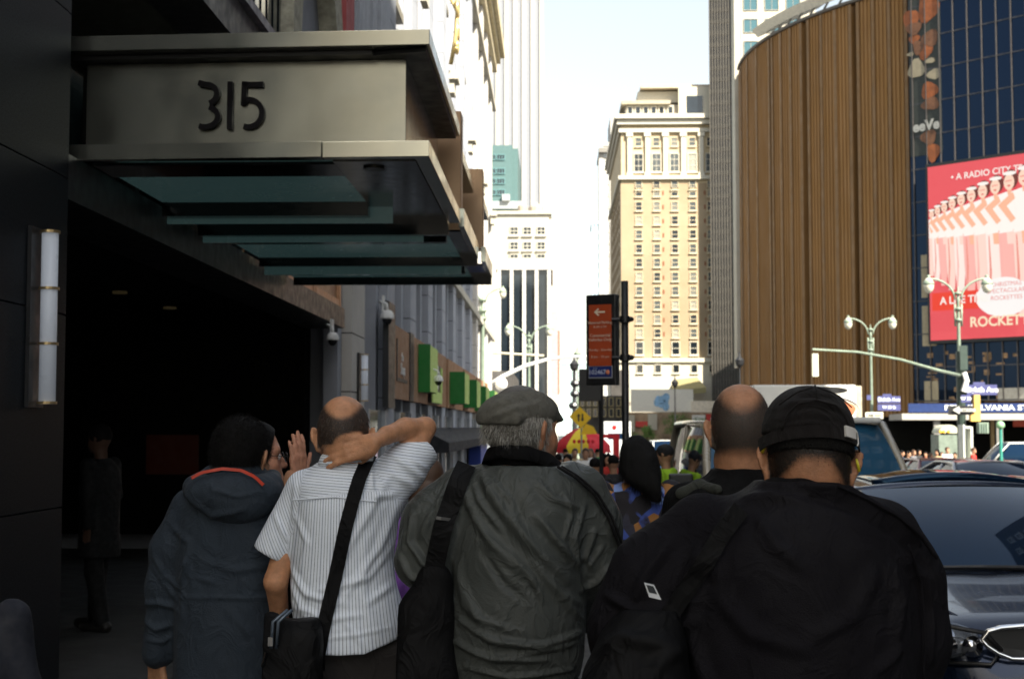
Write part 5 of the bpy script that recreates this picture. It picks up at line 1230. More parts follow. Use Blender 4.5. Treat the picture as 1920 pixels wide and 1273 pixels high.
def head(Fd, c, Mt, s=1.0, neck=None, ears=True, fat=1.0):
    """c: point between the ears; Mt columns map head axes (x right, y face, z up) to world"""
    c = np.array(c, float); W = lambda *p: c + Mt@(np.array(p)*s)
    Fd.ell(W(0,-.012,.035), np.array((.076,.097,.088))*s, .02, M=Mt)
    Fd.ell(W(0,-.045,.0), np.array((.066,.058,.065))*s, .03, M=Mt)
    Fd.ell(W(0,.03,-.03), np.array((.062*fat,.062,.078))*s, .03, M=Mt)
    Fd.cone(W(-.04*fat,.015,-.078), W(0,.068,-.088), .026*s, .024*s, .03); Fd.cone(W(.04*fat,.015,-.078), W(0,.068,-.088), .026*s, .024*s, .03)
    Fd.cone(W(-.045,.055,-.03), W(-.03,.07,-.055), .02*s, .018*s, .03); Fd.cone(W(.045,.055,-.03), W(.03,.07,-.055), .02*s, .018*s, .03)
    Fd.cone(W(-.045,.068,.028), W(.045,.068,.028), .016*s, .016*s, .02)
    Fd.ell(W(-.032,.094,.004), np.array((.017,.012,.012))*s, .012, 's', M=Mt); Fd.ell(W(.032,.094,.004), np.array((.017,.012,.012))*s, .012, 's', M=Mt)
    Fd.cone(W(0,.086,.01), W(0,.110,-.028), .009*s, .012*s, .01); Fd.ell(W(-.011,.1,-.032), (.009*s,)*3, .006); Fd.ell(W(.011,.1,-.032), (.009*s,)*3, .006)
    Fd.cone(W(-.018,.088,-.055), W(.018,.088,-.055), .0085*s, .0085*s, .006); Fd.cone(W(-.016,.088,-.066), W(.016,.088,-.066), .009*s, .009*s, .006); Fd.cone(W(-.02,.098,-.0605), W(.02,.098,-.0605), .003*s, .003*s, .003, 's')
    if ears:
        for sg in (-1, 1):
            Me = Mt@rotz(sg*R(30))@roty(sg*R(8))
            e = lambda *p: W(sg*.0785,-.012,-.010) + Me@(np.array(p)*s)
            Fd.ell(e(sg*.003,-.006,.012), np.array((.0075,.022,.030))*s, .004, M=Me); Fd.ell(e(sg*.000,.0,-.022), np.array((.0065,.012,.018))*s, .006, M=Me)
            Fd.ell(e(-sg*.005,.006,-.002), np.array((.012,.012,.024))*s, .008, M=Me)
            Fd.ell(e(sg*.013,.002,.008), np.array((.006,.012,.018))*s, .004, 's', M=Me)
    if neck is not None:
        nb = np.array(neck[:3]); r = neck[3]; Fd.cone(W(0,-.022,-.045), nb, r*.93, r*1.08, .03, sq=None)
    return W
def hand(Fd, w, Yd, Zn, side=1, s=1.0, curl=(.25,.3,.35,.45), thumb=(.9,.25), spread=.07, k=.004, tw=.3):
    """w wrist, Yd finger direction, Zn back-of-hand normal; thumb on +X*side"""
    w = np.array(w, float); Y = np.array(Yd, float); Y /= np.linalg.norm(Y); Zv = np.array(Zn, float); Zv -= Y*(Zv@Y); Zv /= np.linalg.norm(Zv); Xv = np.cross(Y, Zv)*side
    at = lambda x, y, z=0.0: w + (Xv*x+Y*y+Zv*z)*s
    ks = [(.030,.092), (.010,.096), (-.011,.091), (-.030,.082)]
    for (x, y) in ks: Fd.cone(at(x*.55, .01), at(x, y), .0155*s, .0118*s, .012)
    Fd.ell(at(.012,.045,-.008), np.array((.030,.045,.014))*s, .015, M=np.stack([Xv,Y,Zv],1))
    for xm in (.020,.000,-.020): Fd.cone(at(xm*.8,.045,.0155), at(xm,.088,.0125), .002, .0035, .006, 's')
    Ls = [(.042,.026,.021),(.047,.029,.022),(.043,.027,.021),(.034,.021,.019)]
    for i, ((x, y), L_) in enumerate(zip(ks, Ls)):
        p = at(x, y); a = spread*(1.5-i); d = Y*math.cos(a)+Xv*math.sin(a); c = curl[i]; ang = c*.5; r = (.0104,.0108,.0103,.0092)[i]*s
        for j, l in enumerate(L_):
            dd = d*math.cos(ang)-Zv*math.sin(ang); p2 = p+dd*l*s; Fd.cone(p, p2, r*(1-.08*j), r*(1-.08*(j+1)), k if j else .008); p = p2; ang += c
    p = at(.026,.022,-.006); d = Y*math.cos(thumb[0])+Xv*math.sin(thumb[0])-Zv*tw; d /= np.linalg.norm(d)
    p2 = p+d*.040*s; Fd.cone(p, p2, .0155*s, .0115*s, .012); d2 = d*math.cos(thumb[1])+Y*math.sin(thumb[1]); p3 = p2+d2*.032*s; Fd.cone(p2, p3, .0112*s, .0103*s, .006); p4 = p3+(d2*.9+Y*.3)*.026*s; Fd.cone(p3, p4, .0103*s, .0078*s, k)
def legs(Fd, x, y, zh, zg, w=.10, r=.085, stride=.12, k=.03, toe=True, dirn=1):
    for s, st in ((-1, stride), (1, -stride)):
        hip = (x+s*w, y, zh); kn = (x+s*w*1.05, y+st*.55+.03*dirn, (zh+zg)/2+.03); an = (x+s*w, y+st, zg+.09)
        Fd.chain([hip, kn, an], [r, r*.66, r*.47], k)
def trousers(x, y, zh, zg, m, parent, w=.10, r=.105, stride=.12, h=.012):
    Fd = Field((x-.4, y-.45, zg), (x+.4, y+.45, zh+.12), h)
    Fd.loft([(zh-.10, x, y, .17, .12), (zh+.05, x, y, .175, .125)], .03)
    for s, st in ((-1, stride), (1, -stride)):
        Fd.chain([(x+s*w, y, zh-.02), (x+s*w*1.05, y+st*.55+.03, (zh+zg)/2+.03), (x+s*w, y+st-.01, zg+.08)], [r, r*.8, r*.74], .03)
    vs, F = Fd.mesh(); N_ = normals(vs, F); vs = vs + N_*(fnoise(vs*[1,1,.35], 5, 3, 3)*.006)[:,None]
    return stamp('trousers', vs, F, m, parent)
def shoes(x, y, zg, m, parent, w=.10, stride=.12):
    for s, st in ((-1, stride), (1, -stride)):
        Fd = Field((x+s*w-.09, y+st-.16, zg-.02), (x+s*w+.09, y+st+.26, zg+.14), .01)
        Fd.cone((x+s*w, y+st-.05, zg+.05), (x+s*w, y+st+.14, zg+.04), .048, .044, .03); Fd.cone((x+s*w, y+st-.02, zg+.08), (x+s*w, y+st, zg+.12), .045, .045, .02); Fd.cut((0,0,zg+.004), (0,0,-1))
        vs, F = Fd.mesh(); stamp('shoe', vs, F, m, parent)
def strands(name, pts, dirs, L_, wd, m, parent, seed=1, curve=.3, n_seg=3):
    """short tapered hair blades rooted at pts"""
    rnd = np.random.RandomState(seed); vs = []; fs = []
    for p, d in zip(pts, dirs):
        l = L_*rnd.uniform(.6,1.2); d = d/np.linalg.norm(d); sidev = np.cross(d, rnd.normal(size=3)); sidev /= np.linalg.norm(sidev)+1e-9; g0 = rnd.normal(size=3)*.25
        b = len(vs)
        for j in range(n_seg+1):
            t = j/n_seg; q = p + d*l*t + g0*l*t*t*curve; w_ = wd*(1-t*.85); vs += [tuple(q-sidev*w_), tuple(q+sidev*w_)]
        for j in range(n_seg): fs.append((b+2*j, b+2*j+1, b+2*j+3, b+2*j+2))
    mb = MB(); mb.v = vs; mb.f = fs
    return mb.build(name, m, parent, smooth=True)
def fabric(name, col, rough=.75, var=.12, sc=3, weave=900, bump=.25, sheen=.2, big=0.0, crease=.45):
    if name in _mc: return _mc[name]
    m = mat(name, col, rough, var=var, scale=sc, bump=bump, bscale=weave if not big else big, sheen=sheen*.3, spec=.15)
    t = m.node_tree; N = t.nodes; L = t.links; b1 = [n for n in N if n.type == 'BUMP'][0]; tc = [n for n in N if n.type == 'TEX_COORD'][0]
    mp = N.new('ShaderNodeMapping'); mp.inputs['Scale'].default_value = (1, 1, .75); mp.inputs['Rotation'].default_value = (0, R(35), 0); L.new(tc.outputs['Object'], mp.inputs[0])
    nz = N.new('ShaderNodeTexNoise'); nz.inputs['Scale'].default_value = 11; nz.inputs['Detail'].default_value = 3; nz.inputs['Distortion'].default_value = 1.1; L.new(mp.outputs[0], nz.inputs['Vector'])
    def M_(op, a, b_):
        n = N.new('ShaderNodeMath'); n.operation = op
        for i, q in enumerate((a, b_)):
            if isinstance(q, (int, float)): n.inputs[i].default_value = q
            elif q is not None: L.new(q, n.inputs[i])
        return n.outputs[0]
    rd = M_('POWER', M_('SUBTRACT', 1.0, M_('ABSOLUTE', M_('MULTIPLY', M_('SUBTRACT', nz.outputs[0], .5), 5.0), None)), 2.0); rd.node.use_clamp = True
    rd.node.inputs[0].links[0].from_node.use_clamp = True
    b2 = N.new('ShaderNodeBump'); b2.inputs['Strength'].default_value = crease; b2.inputs['Distance'].default_value = .008; L.new(rd, b2.inputs['Height']); L.new(b2.outputs[0], b1.inputs['Normal'])
    return m
def striped(name, base, line, period, coords=False):
    m, t, b = node_mat(name); N = t.nodes; L = t.links
    at = N.new('ShaderNodeAttribute'); at.attribute_name = 'u'
    def M_(op, a, b_=None, c=None):
        n = N.new('ShaderNodeMath'); n.operation = op
        for i, q in enumerate((a, b_, c)):
            if q is None: continue
            if isinstance(q, (int, float)): n.inputs[i].default_value = q
            else: L.new(q, n.inputs[i])
        return n.outputs[0]
    fr = M_('FRACT', M_('DIVIDE', at.outputs['Fac'], period))
    ln = M_('LESS_THAN', M_('ABSOLUTE', M_('SUBTRACT', fr, .5)), .12)
    fr2 = M_('FRACT', M_('DIVIDE', at.outputs['Fac'], period*3)); l2 = M_('LESS_THAN', M_('ABSOLUTE', M_('SUBTRACT', fr2, .5)), .10)
    tc = N.new('ShaderNodeTexCoord'); no = N.new('ShaderNodeTexNoise'); no.inputs['Scale'].default_value = 260; L.new(tc.outputs['Object'], no.inputs[0])
    fac = M_('MULTIPLY', ln, M_('MULTIPLY_ADD', no.outputs[0], .9, .28))
    mx = N.new('ShaderNodeMixRGB'); L.new(fac, mx.inputs[0]); mx.inputs[1].default_value = (*base, 1); mx.inputs[2].default_value = (*line, 1)
    m2 = N.new('ShaderNodeMixRGB'); L.new(M_('MULTIPLY', l2, .14), m2.inputs[0]); L.new(mx.outputs[0], m2.inputs[1]); m2.inputs[2].default_value = (.10,.16,.34,1)
    L.new(m2.outputs[0], b.inputs['Base Color']); b.inputs['Roughness'].default_value = .85; b.inputs['Specular IOR Level'].default_value = .2
    n3 = N.new('ShaderNodeTexNoise'); n3.inputs['Scale'].default_value = 60; L.new(tc.outputs['Object'], n3.inputs[0]); bp = N.new('ShaderNodeBump'); bp.inputs['Strength'].default_value = .25; bp.inputs['Distance'].default_value = .004
    L.new(n3.outputs[0], bp.inputs['Height']); L.new(bp.outputs[0], b.inputs['Normal']); return m
def skinA(n, c, hc=(.02,.015,.012), var=.20):
    m = mat(n, c, .52, var=var, scale=34, bump=.22, bscale=240, spec=.38, attr='stubble', col3=hc); b = m.node_tree.nodes['Principled BSDF']
    b.inputs['Subsurface Weight'].default_value = .12; b.inputs['Subsurface Scale'].default_value = .012; b.inputs['Subsurface Radius'].default_value = (1, .35, .2)
    return m
def sstep(a, b, x): t = np.clip((x-a)/(b-a), 0, 1); return t*t*(3-2*t)
def xz(pts, d):
    out = []
    for a, b in pts: p = P(a, b, d); out.append((p.x, p.z))
    return out
def V3(px, py, d, dy=0.0):
    p = P(px, py, d+dy); return np.array((p.x, d+dy, p.z))
def rings(L_, d, dy=0.0):
    """(py, pxl, pxr, ry[, cy offset]) -> loft rings"""
    out = []
    for q in L_:
        a = P(q[1], q[0], d+dy); b = P(q[2], q[0], d+dy); out.append((a.z, (a.x+b.x)/2, d+dy+(q[4] if len(q) > 4 else 0), (b.x-a.x)/2, q[3]))
    return out
def bounds(x0, x1, d, z0, z1, dy=.32): return (x0, d-dy, z0), (x1, d+dy, z1)
def belt_strip(mb, pts, w_, n=None, th=.004):
    """flat strap along pts; n = facing direction"""
    pts = [Vector(p) for p in pts]; vs = []
    for i, p in enumerate(pts):
        t = (pts[min(i+1,len(pts)-1)]-pts[max(i-1,0)]).normalized(); nn = Vector(n[i] if isinstance(n, list) else n).normalized(); sd = t.cross(nn).normalized()*w_/2; nn = nn*th
        vs += [p-sd, p+sd, p+sd+nn, p-sd+nn]
    fs = [(4*i+k, 4*i+(k+1)%4, 4*i+4+(k+1)%4, 4*i+4+k) for i in range(len(pts)-1) for k in range(4)] + [(0,1,2,3), (4*len(pts)-1,4*len(pts)-2,4*len(pts)-3,4*len(pts)-4)]
    mb.add(vs, fs)
def drape(vs, pts2, off=.004):
    """put (x,z) points on the near surface of a garment"""
    out = []
    for x, z in pts2:
        d = (vs[:,0]-x)**2+(vs[:,2]-z)**2; m = d < .0004
        if not m.any(): m = d < .003
        out.append((x, (vs[m,1].min() if m.any() else vs[:,1].mean())-off, z))
    ys_ = np.array([p[1] for p in out])
    if len(ys_) > 4: ys_ = np.convolve(np.pad(ys_, 1, mode='edge'), [.25,.5,.25], 'valid')
    return [(p[0], y, p[2]) for p, y in zip(out, ys_)]
def lerp_pl(pl, n):
    pl = np.array(pl, float); s_ = np.r_[0, np.cumsum(np.linalg.norm(np.diff(pl, axis=0), axis=1))]; t = np.linspace(0, s_[-1], n)
    return [(float(np.interp(q, s_, pl[:,0])), float(np.interp(q, s_, pl[:,1]))) for q in t]
jeans = fabric('dark_trousers', (.015,.016,.019)); shoeM = mat('shoe_leather', (.02,.018,.016), .5)
blackcloth = fabric('black_cloth', (.0035,.0035,.004), .85, sheen=.0); hairblk = mat('black_hair', (.005,.0045,.004), .6, spec=.2, var=.3, scale=90, bump=.5, bscale=300)
eyeM = mat('eye_white', (.6,.58,.55), .2, var=.02)
def collar_ring(name, c, rx, ry, stand, fold, flare, m, parent, tilt=0.0, back=0.0, gap=.35, th=.004, seed=0, u=None):
    """turned-over collar: rises from the neckline, folds, falls outside; open at the front (+y)"""
    prof = [(0,0),(-.002,stand*.5),(0,stand),(.005,stand+.004),(.011,stand-.002),(.013+flare*.5,stand-fold*.5),(.014+flare,stand-fold),(.011+flare,stand-fold-.002),(.008+flare*.5,stand-fold*.5),(.006,stand-.008),(.004,stand*.4),(.004,0)]
    n = 64; vs = []; fs = []; k = len(prof)
    for i in range(n+1):
        a = R(90)+gap+(2*math.pi-2*gap)*i/n
        for dr, z in prof:
            w_ = 1+.01*math.sin(5*a+seed); x = c[0]+(rx+dr)*math.cos(a)*w_; y = c[1]+(ry+dr)*math.sin(a); vs.append((x, y, c[2]+z+tilt*(x-c[0])+back*(y-c[1])+.0015*math.sin(9*a+seed)))
    for i in range(n):
        for j in range(k): fs.append((i*k+j, i*k+(j+1)%k, (i+1)*k+(j+1)%k, (i+1)*k+j))
    fs += [tuple(range(k)), tuple(range(n*k, n*k+k))[::-1]]
    mb = MB(); mb.add(vs, fs); o = mb.build(name, m, parent, smooth=True)
    if u is not None:
        at = o.data.attributes.new('u', 'FLOAT', 'POINT'); at.data.foreach_set('value', np.array([v[2]*u for v in vs], dtype=np.float32))
    return o
def eyes(W, Mt, parent):
    for s in (-1, 1):
        b = MB(); c_ = W(s*.032,.078,.003); b.ball(tuple(c_), .0125, 12); o = b.build('eye', eyeM, parent, smooth=True)
        b = MB(); c_ = W(s*.032,.0865,.003); b.ball(tuple(c_), .006, 10); b.build('iris', mat('iris_brown', (.03,.015,.008), .2), o, smooth=True)
# ---------------------------------------------------------------- B: man in the striped shirt, hand on his neck
def man_striped():
    d = 4.3; zg = 0.0; root_o = np.array((X(650,d), d, zg)); px2 = d/FPX
    hc = V3(644, 820, d, -.01); Mt = rotz(R(4))@rotx(R(-10))
    lo, hi = bounds(X(440,d), X(850,d), d, zg, Z(720,d), .36)
    sk = skinA('skin_tan', (.50,.245,.13), (.030,.022,.018))
    Fd = Field(lo, hi, .0055)
    W = head(Fd, hc, Mt, 1.0, neck=(*V3(650, 880, d, .0), .058))
    Fd.loft(rings([(880,600,700,.08),(905,560,735,.09),(1000,562,730,.09),(1180,560,735,.09),(1240,560,735,.10)], d), .03)
    legs(Fd, X(665,d), d, Z(1290,d), zg, r=.08)
    # left arm
    sh = V3(565,925,d); el_ = V3(517,1090,d,-.02); wr_ = V3(528,1185,d,.13)
    Fd.chain([sh, el_], [.042,.034], .03); Fd.chain([el_, wr_], [.034,.025], .015)
    hand(Fd, wr_, (.15,.3,-.95), (-1,-.2,0), 1, curl=(.5,.55,.6,.6))
    # right arm, raised, hand on the nape
    sR = V3(728,915,d,.0); eR = V3(797,802,d,.12); wR = V3(703,829,d,-.105)
    Fd.chain([sR, V3(765,858,d,.05), eR], [.052,.045,.034], .03); Fd.chain([eR, V3(760,804,d,.05), V3(725,816,d,-.04), wR], [.031,.0335,.026,.0220], .012)
    hand(Fd, wR, V3(640,846,d,-.104)-wR, (-.10,-1,.22), -1, s=.93, curl=(.30,.36,.42,.48), thumb=(.30,.1), spread=.035, tw=.9)
    vs, F = Fd.mesh(); vs = relax(vs, F, 1, .35)
    L = (vs-hc)@Mt   # head coordinates
    x, y, z = L.T
    hair_zone = (z > -.075) & (z < .13)
    front = sstep(.045, .015, y)                       # not on the face
    bald = np.sqrt((x/.056)**2 + ((z-.118)/.075)**2 + (np.clip(y+.02,0,1)/.2)**2)
    st = front*sstep(.82, 1.22, bald)*sstep(-.085,-.045, z+.25*np.abs(x)*0)*sstep(.30,.12,np.abs(x)/1.0)*hair_zone
    ear = (np.abs(x) > .0765+.0) & (z > -.05) & (z < .035); st = np.where(ear, 0, st)
    st = np.where((z < -.035) & (np.abs(vs[:,0]-hc[0]) > .0) , st*.55, st)
    def segd(a, b):
        ab = b-a; t_ = np.clip(((vs-a)@ab)/(ab@ab), 0, 1); return np.linalg.norm(vs-a-t_[:,None]*ab, axis=1)
    tipR = V3(620,856,d,-.085); arm_d = np.minimum(np.minimum(segd(wR, V3(650,842,d,-.11))-.012, segd(V3(650,842,d,-.11), tipR)), np.minimum(segd(eR, V3(725,816,d,-.04)), segd(V3(725,816,d,-.04), wR)))
    st = st*sstep(.026,.036,arm_d); st = np.where(np.abs(x) > .09, 0, st)
    body = stamp('person', vs, F, sk, None, {'stubble': st}, root_o)
    tag(body, 'balding man in a white striped shirt with his right hand on his neck', 'person')
    eyes(W, Mt, body)
    N_ = normals(vs, F); m = (st > .5) & (np.random.RandomState(3).rand(len(vs)) < .22); pts = vs[m]; dd = N_[m]*.5 + np.array((0,0,-1))*1.0
    strands('hair', pts, dd, .012, .0007, mat('grey_brown_hair', (.055,.042,.033), .6, var=.5, scale=60), body, 3)
    # shirt
    cl = striped('striped_cotton', (.76,.81,.88), (.17,.19,.24), .0085)
    lo, hi = bounds(X(440,d), X(850,d), d, Z(1240,d), Z(825,d), .30)
    Fd = Field(lo, hi, .0055)
    Fd.loft(rings([(868,598,700,.085),(884,575,722,.105),(905,548,745,.13),(950,548,752,.148),(1000,550,744,.15),(1045,549,737,.147),(1090,547,742,.15),(1130,549,755,.158),(1165,552,764,.165),(1212,556,760,.17)], d), .03, 2.25)
    Fd.cut(V3(620,1216,d), (-.0,.0,-1)); nrm = np.array((.42,0,-1)); Fd.cut(V3(735,1196,d), nrm); Fd.cut(V3(556,1156,d), (-.62,0,-1)) if False else None
    Fd.cone(V3(572,918,d), V3(513,1030,d,-.005), .062, .060, .028)
    Fd.cut(V3(506,1044,d), (-.42,-.0,-.9)) if False else None
    e_ = V3(790,840,d,.085); Fd.chain([V3(715,925,d), V3(755,880,d,.03)], [.078,.066], .03); Fd.cone(V3(755,880,d,.03), e_, .066, .060, .03, flat=True)
    # cut the left sleeve square
    ax = V3(508,1040,d)-V3(572,918,d); 
    g_ = [np.arange(Fd.n[i])*Fd.h+Fd.lo[i] for i in range(3)]
    c0 = V3(508,1041,d); axn = ax/np.linalg.norm(ax)
    pl_ = ((g_[0]-c0[0])[:,None,None]*axn[0]+(g_[1]-c0[1])[None,:,None]*axn[1]+(g_[2]-c0[2])[None,None,:]*axn[2]).astype(np.float32)
    mk = (g_[0] < X(545,d))[:,None,None] & np.ones_like(pl_, bool); Fd.D = np.where(mk, np.maximum(Fd.D, pl_), Fd.D)
    # collar
    vs, F = Fd.mesh(); vs = relax(vs, F, 1, .5); N_ = normals(vs, F)
    q = lambda *a: xz(a, d)
    FL = [(q((735,890),(700,960),(640,1060)), .016, .008), (q((752,940),(720,1020),(660,1110)), .014, .009), (q((745,1010),(700,1075),(600,1100)), .014, .008), (q((560,960),(590,1010),(575,1060)), .012, .007),
          (q((552,1060),(590,1105),(660,1120)), .012, .010), (q((552,1090),(580,1130),(640,1150)), .011, .010), (q((555,1125),(600,1150),(690,1140)), .012,.008), (q((700,1120),(740,1090)), .014, .007), (q((700,1000),(690,1100),(720,1180)), .018, .006),
          (q((770,860),(800,880)), .010, .008), (q((735,850),(775,880),(800,905)), .012, .010), (q((720,880),(770,905),(785,930)), .013, .009), (q((600,1185),(680,1175),(740,1165)), .008,.004), (q((560,905),(560,960),(548,1010)), .012, .006), (q((700,880),(712,940)), .010, .008), (q((660,1150),(700,1200)), .012, .004), (q((520,960),(545,1010)), .010,.006), (q((700,930),(745,925)), .012, .008)]
    vs = vs + N_*(folds(vs, N_, FL) + fnoise(vs*[1,1,.6], 11, 3, 3.2)*.0028)[:,None]
    # stripe coordinate
    rx = X(757,d)-X(548,d)
    leftS = ((vs[:,0] < X(549,d)) | ((vs[:,0] < X(575,d)) & (vs[:,2] > Z(1000,d)) & (vs[:,0]-X(575,d) < (Z(930,d)-vs[:,2])*-.25)))
    yoke = (vs[:,2] > Z(930,d)+.02*np.sin(vs[:,0]*9)) 
    rightS = (vs[:,0]-X(722,d)) + (vs[:,2]-Z(925,d))*.8 > .035
    u = vs[:,0]*1.0 + .12*(vs[:,2]-Z(1000,d))*np.clip((vs[:,0]-X(650,d))*6, -1, 1) + (vs[:,1]-d)*.15
    u = np.where(yoke, vs[:,2]*1.05+vs[:,0]*.08, u)
    u = np.where(leftS, vs[:,0]*.92+vs[:,2]*.38, u); u = np.where(rightS & (vs[:,2] > Z(965,d)), vs[:,2]*.98+vs[:,0]*.14, u)
    sh_ = stamp('shirt', vs, F, cl, body, {'u': u})
    # collar band standing round the neck, and the yoke seam
    collar_ring('collar', (X(652,d), d-.012, Z(874,d)), .070, .076, .036, .034, .008, cl, sh_, tilt=.10, back=-.12, u=1.05)
    b = MB(); b.tube(drape(vs, lerp_pl(xz([(560,934),(640,927),(716,936)], d), 14), -.001), .0022, 5); b.build('yoke_seam', cl, sh_)
    trousers(X(668,d), d, Z(1232,d), zg, fabric('charcoal_trousers', (.030,.027,.026), .85), body, r=.108, w=.098)
    shoes(X(668,d), d, zg, shoeM, body)
    # strap and bag
    bag = thing('shoulder_bag', tuple(V3(570,1300,d,-.25)), 'black shoulder bag at the left hip of the man in the striped shirt', 'bag')
    b = MB(); pp = drape(vs, lerp_pl(xz([(697,852),(688,880),(663,980),(640,1090),(622,1170),(606,1260)], d), 20), .006); belt_strip(b, pp, .040, (0,-1,0), .003); b.build('strap', fabric('nylon_black', (.0035,.0035,.004), .6, sheen=0), bag)
    Fd = Field(tuple(V3(470,1440,d,-.40)), tuple(V3(680,1110,d,.02)), .007)
    Fd.loft([(Z(1430,d), X(562,d), d-.235, .105, .06),(Z(1300,d), X(562,d), d-.235, .112, .075),(Z(1165,d), X(570,d), d-.225, .095, .062),(Z(1143,d), X(578,d), d-.215, .070, .045)], .02, 3.5)
    Fd.cone(V3(508,1170,d,-.24), V3(506,1290,d,-.24), .03, .034, .03)
    v3, F3 = Fd.mesh(); N3 = normals(v3, F3); v3 = v3+N3*(fnoise(v3, 4, 3, 3.5)*.005)[:,None]; stamp('bag_body', v3, F3, fabric('nylon_black', (0,0,0)), bag)
    b = MB()
    for k in (0, .02): b.tube([tuple(V3(508+k*500,1215,d,-.30)), tuple(V3(512+k*500,1165,d,-.315)), tuple(V3(540+k*400,1143,d,-.30))], .005, 8)
    b.build('zip_piping', mat('zip_grey', (.12,.15,.19), .3, metal=.4), bag, smooth=True)
    b = MB(); b.box(X(507,d-.33), X(516,d-.33), d-.335, d-.325, Z(1213,d-.33), Z(1196,d-.33)); b.tube([tuple(V3(500,1222,d,-.33)), tuple(V3(492,1250,d,-.33))], .006, 6); b.build('buckle', chrome, bag)
    return body
# ---------------------------------------------------------------- C: man in the flat cap
def man_flatcap():
    d = 3.9; zg = 0.0; root_o = np.array((X(975,d), d, zg))
    hc = V3(980, 808, d, .0); Mt = rotz(R(-38))@rotx(R(1))
    lo, hi = bounds(X(720,d), X(1190,d), d, zg, Z(700,d), .42)
    sk = skinA('skin_ruddy', (.43,.20,.11), (.10,.095,.085))
    Fd = Field(lo, hi, .007)
    W = head(Fd, hc, Mt, 1.02, neck=(*V3(978, 900, d, .0), .066), fat=1.12)
    Fd.loft(rings([(900,900,1060,.09),(1000,860,1080,.12),(1240,880,1060,.12)], d), .03)
    legs(Fd, X(970,d), d, Z(1330,d), zg, r=.09)
    Fd.chain([V3(860,940,d), V3(795,1050,d), V3(840,1150,d,.2)], [.05,.042,.03], .03); hand(Fd, V3(840,1150,d,.2), (.5,.6,-.4), (-.3,0,1), 1, curl=(.6,.6,.7,.7))
    Fd.chain([V3(1090,940,d), V3(1120,1070,d), V3(1085,1165,d,.22)], [.05,.042,.03], .03); hand(Fd, V3(1085,1165,d,.22), (-.3,.8,-.3), (.3,0,1), -1, curl=(.6,.6,.7,.7))
    vs, F = Fd.mesh(); vs = relax(vs, F, 1, .35)
    L = (vs-hc)@Mt; x, y, z = L.T
    st = sstep(.035,.0,y)*sstep(-.095,-.05,z)*(z < .14); st = np.where((np.abs(x) > .078) & (z > -.05) & (z < .035), 0, st)
    jaw = sstep(-.03,-.05,z)*sstep(-.12,-.09,z)*(y > .0)*.45; st = np.maximum(st, jaw)
    body = stamp('person', vs, F, sk, None, {'stubble': st}, root_o); tag(body, 'heavy man in a grey flat cap and grey-green jacket seen from behind', 'person'); eyes(W, Mt, body)
    # grey hair under the cap
    gh = mat('grey_hair', (.16,.15,.13), .6, var=.5, scale=70, bump=.6, bscale=200)
    Fd = Field(tuple(hc-.15), tuple(hc+.15), .004)
    Fd.ell(W(0,-.018,.012), (.088,.107,.085), .01, M=Mt)
    Fd.cut(W(0,0,.075), Mt@np.array((0,-.1,1))); Fd.cut(W(0,0,-.052), Mt@np.array((0,.25,-1))); Fd.cut(W(0,.030,0), Mt@np.array((0,1,-.1)))
    Fd.ell(W(.09,.012,-.02), (.02,.030,.05), .01, 's', M=Mt); Fd.ell(W(-.09,.012,-.02), (.02,.030,.05), .01, 's', M=Mt)
    v, F_ = Fd.mesh(); N_ = normals(v, F_); v = v + N_*(fnoise(v, 3, 3, 9)*.0022)[:,None]; v = relax(v, F_, 1, .4); h = stamp('hair', v, F_, gh, body)
    rs = np.random.RandomState(5); L2 = (v-hc)@Mt; m = (rs.rand(len(v)) < .40) & (N_[:,2] > -.5)
    dd = N_*.35 + Mt@np.array((0,-.25,-1.0)) + rs.normal(size=v.shape)*.22
    strands('hair_strands', v[m], dd[m], .026, .0006, mat('grey_hair_light', (.34,.33,.30), .6, var=.5, scale=50), h, 8)
    # flat cap
    cm = fabric('grey_tweed', (.17,.165,.14), .95, .22, 60, weave=500, bump=.7, sheen=.2)
    Fd = Field(tuple(hc-np.array((.22,.22,.05))), tuple(hc+np.array((.22,.22,.18))), .0045)
    Fd.ell(W(0,-.014,.050), np.array((.086,.116,.060)), .02, M=Mt@rotx(R(-4)))
    Fd.ell(W(0,.03,.060), np.array((.078,.085,.043)), .03, M=Mt@rotx(R(-18)))
    Fd.ell(W(0,-.10,.035), np.array((.075,.035,.04)), .03, M=Mt)
    Fd.ell(W(0,-.012,-.002), (.080,.104,.052), .006, 's', M=Mt)
    Fd.cut(W(0,-.05,.012), Mt@np.array((0,-.12,-1)))
    Fd.cone(W(-.04,.092,.036), W(.04,.092,.036), .012, .012, .02); Fd.ell(W(0,.098,.032), (.060,.042,.008), .015, M=Mt@rotx(R(-14)))
    v, F_ = Fd.mesh(); v = relax(v, F_, 1, .5); N_ = normals(v, F_)
    q = lambda *a: xz(a, d)
    v = v + N_*(folds(v, N_, [(q((925,765),(965,742),(1015,735)), .012, .006), (q((920,785),(965,768),(1010,757)), .010, .006), (q((1000,738),(1040,748)), .010, .004), (q((930,745),(960,728)), .014, .003)])+fnoise(v, 2, 2, 5)*.0018)[:,None]
    stamp('flat_cap', v, F_, cm, body)
    # jacket
    jm = fabric('grey_green_nylon', (.062,.068,.064), .36, .12, 2.5, weave=260, bump=.15, sheen=.0)
    lo, hi = bounds(X(715,d), X(1195,d), d, Z(1300,d), Z(840,d), .42)
    Fd = Field(lo, hi, .0065)
    Fd.loft(rings([(872,912,1060,.115),(886,885,1088,.14),(905,868,1104,.160),(940,858,1112,.178),(1000,852,1108,.19),(1060,848,1100,.195),(1120,845,1098,.20),(1180,842,1098,.205),(1225,846,1096,.20),(1262,850,1088,.185)], d), .035, 2.3)
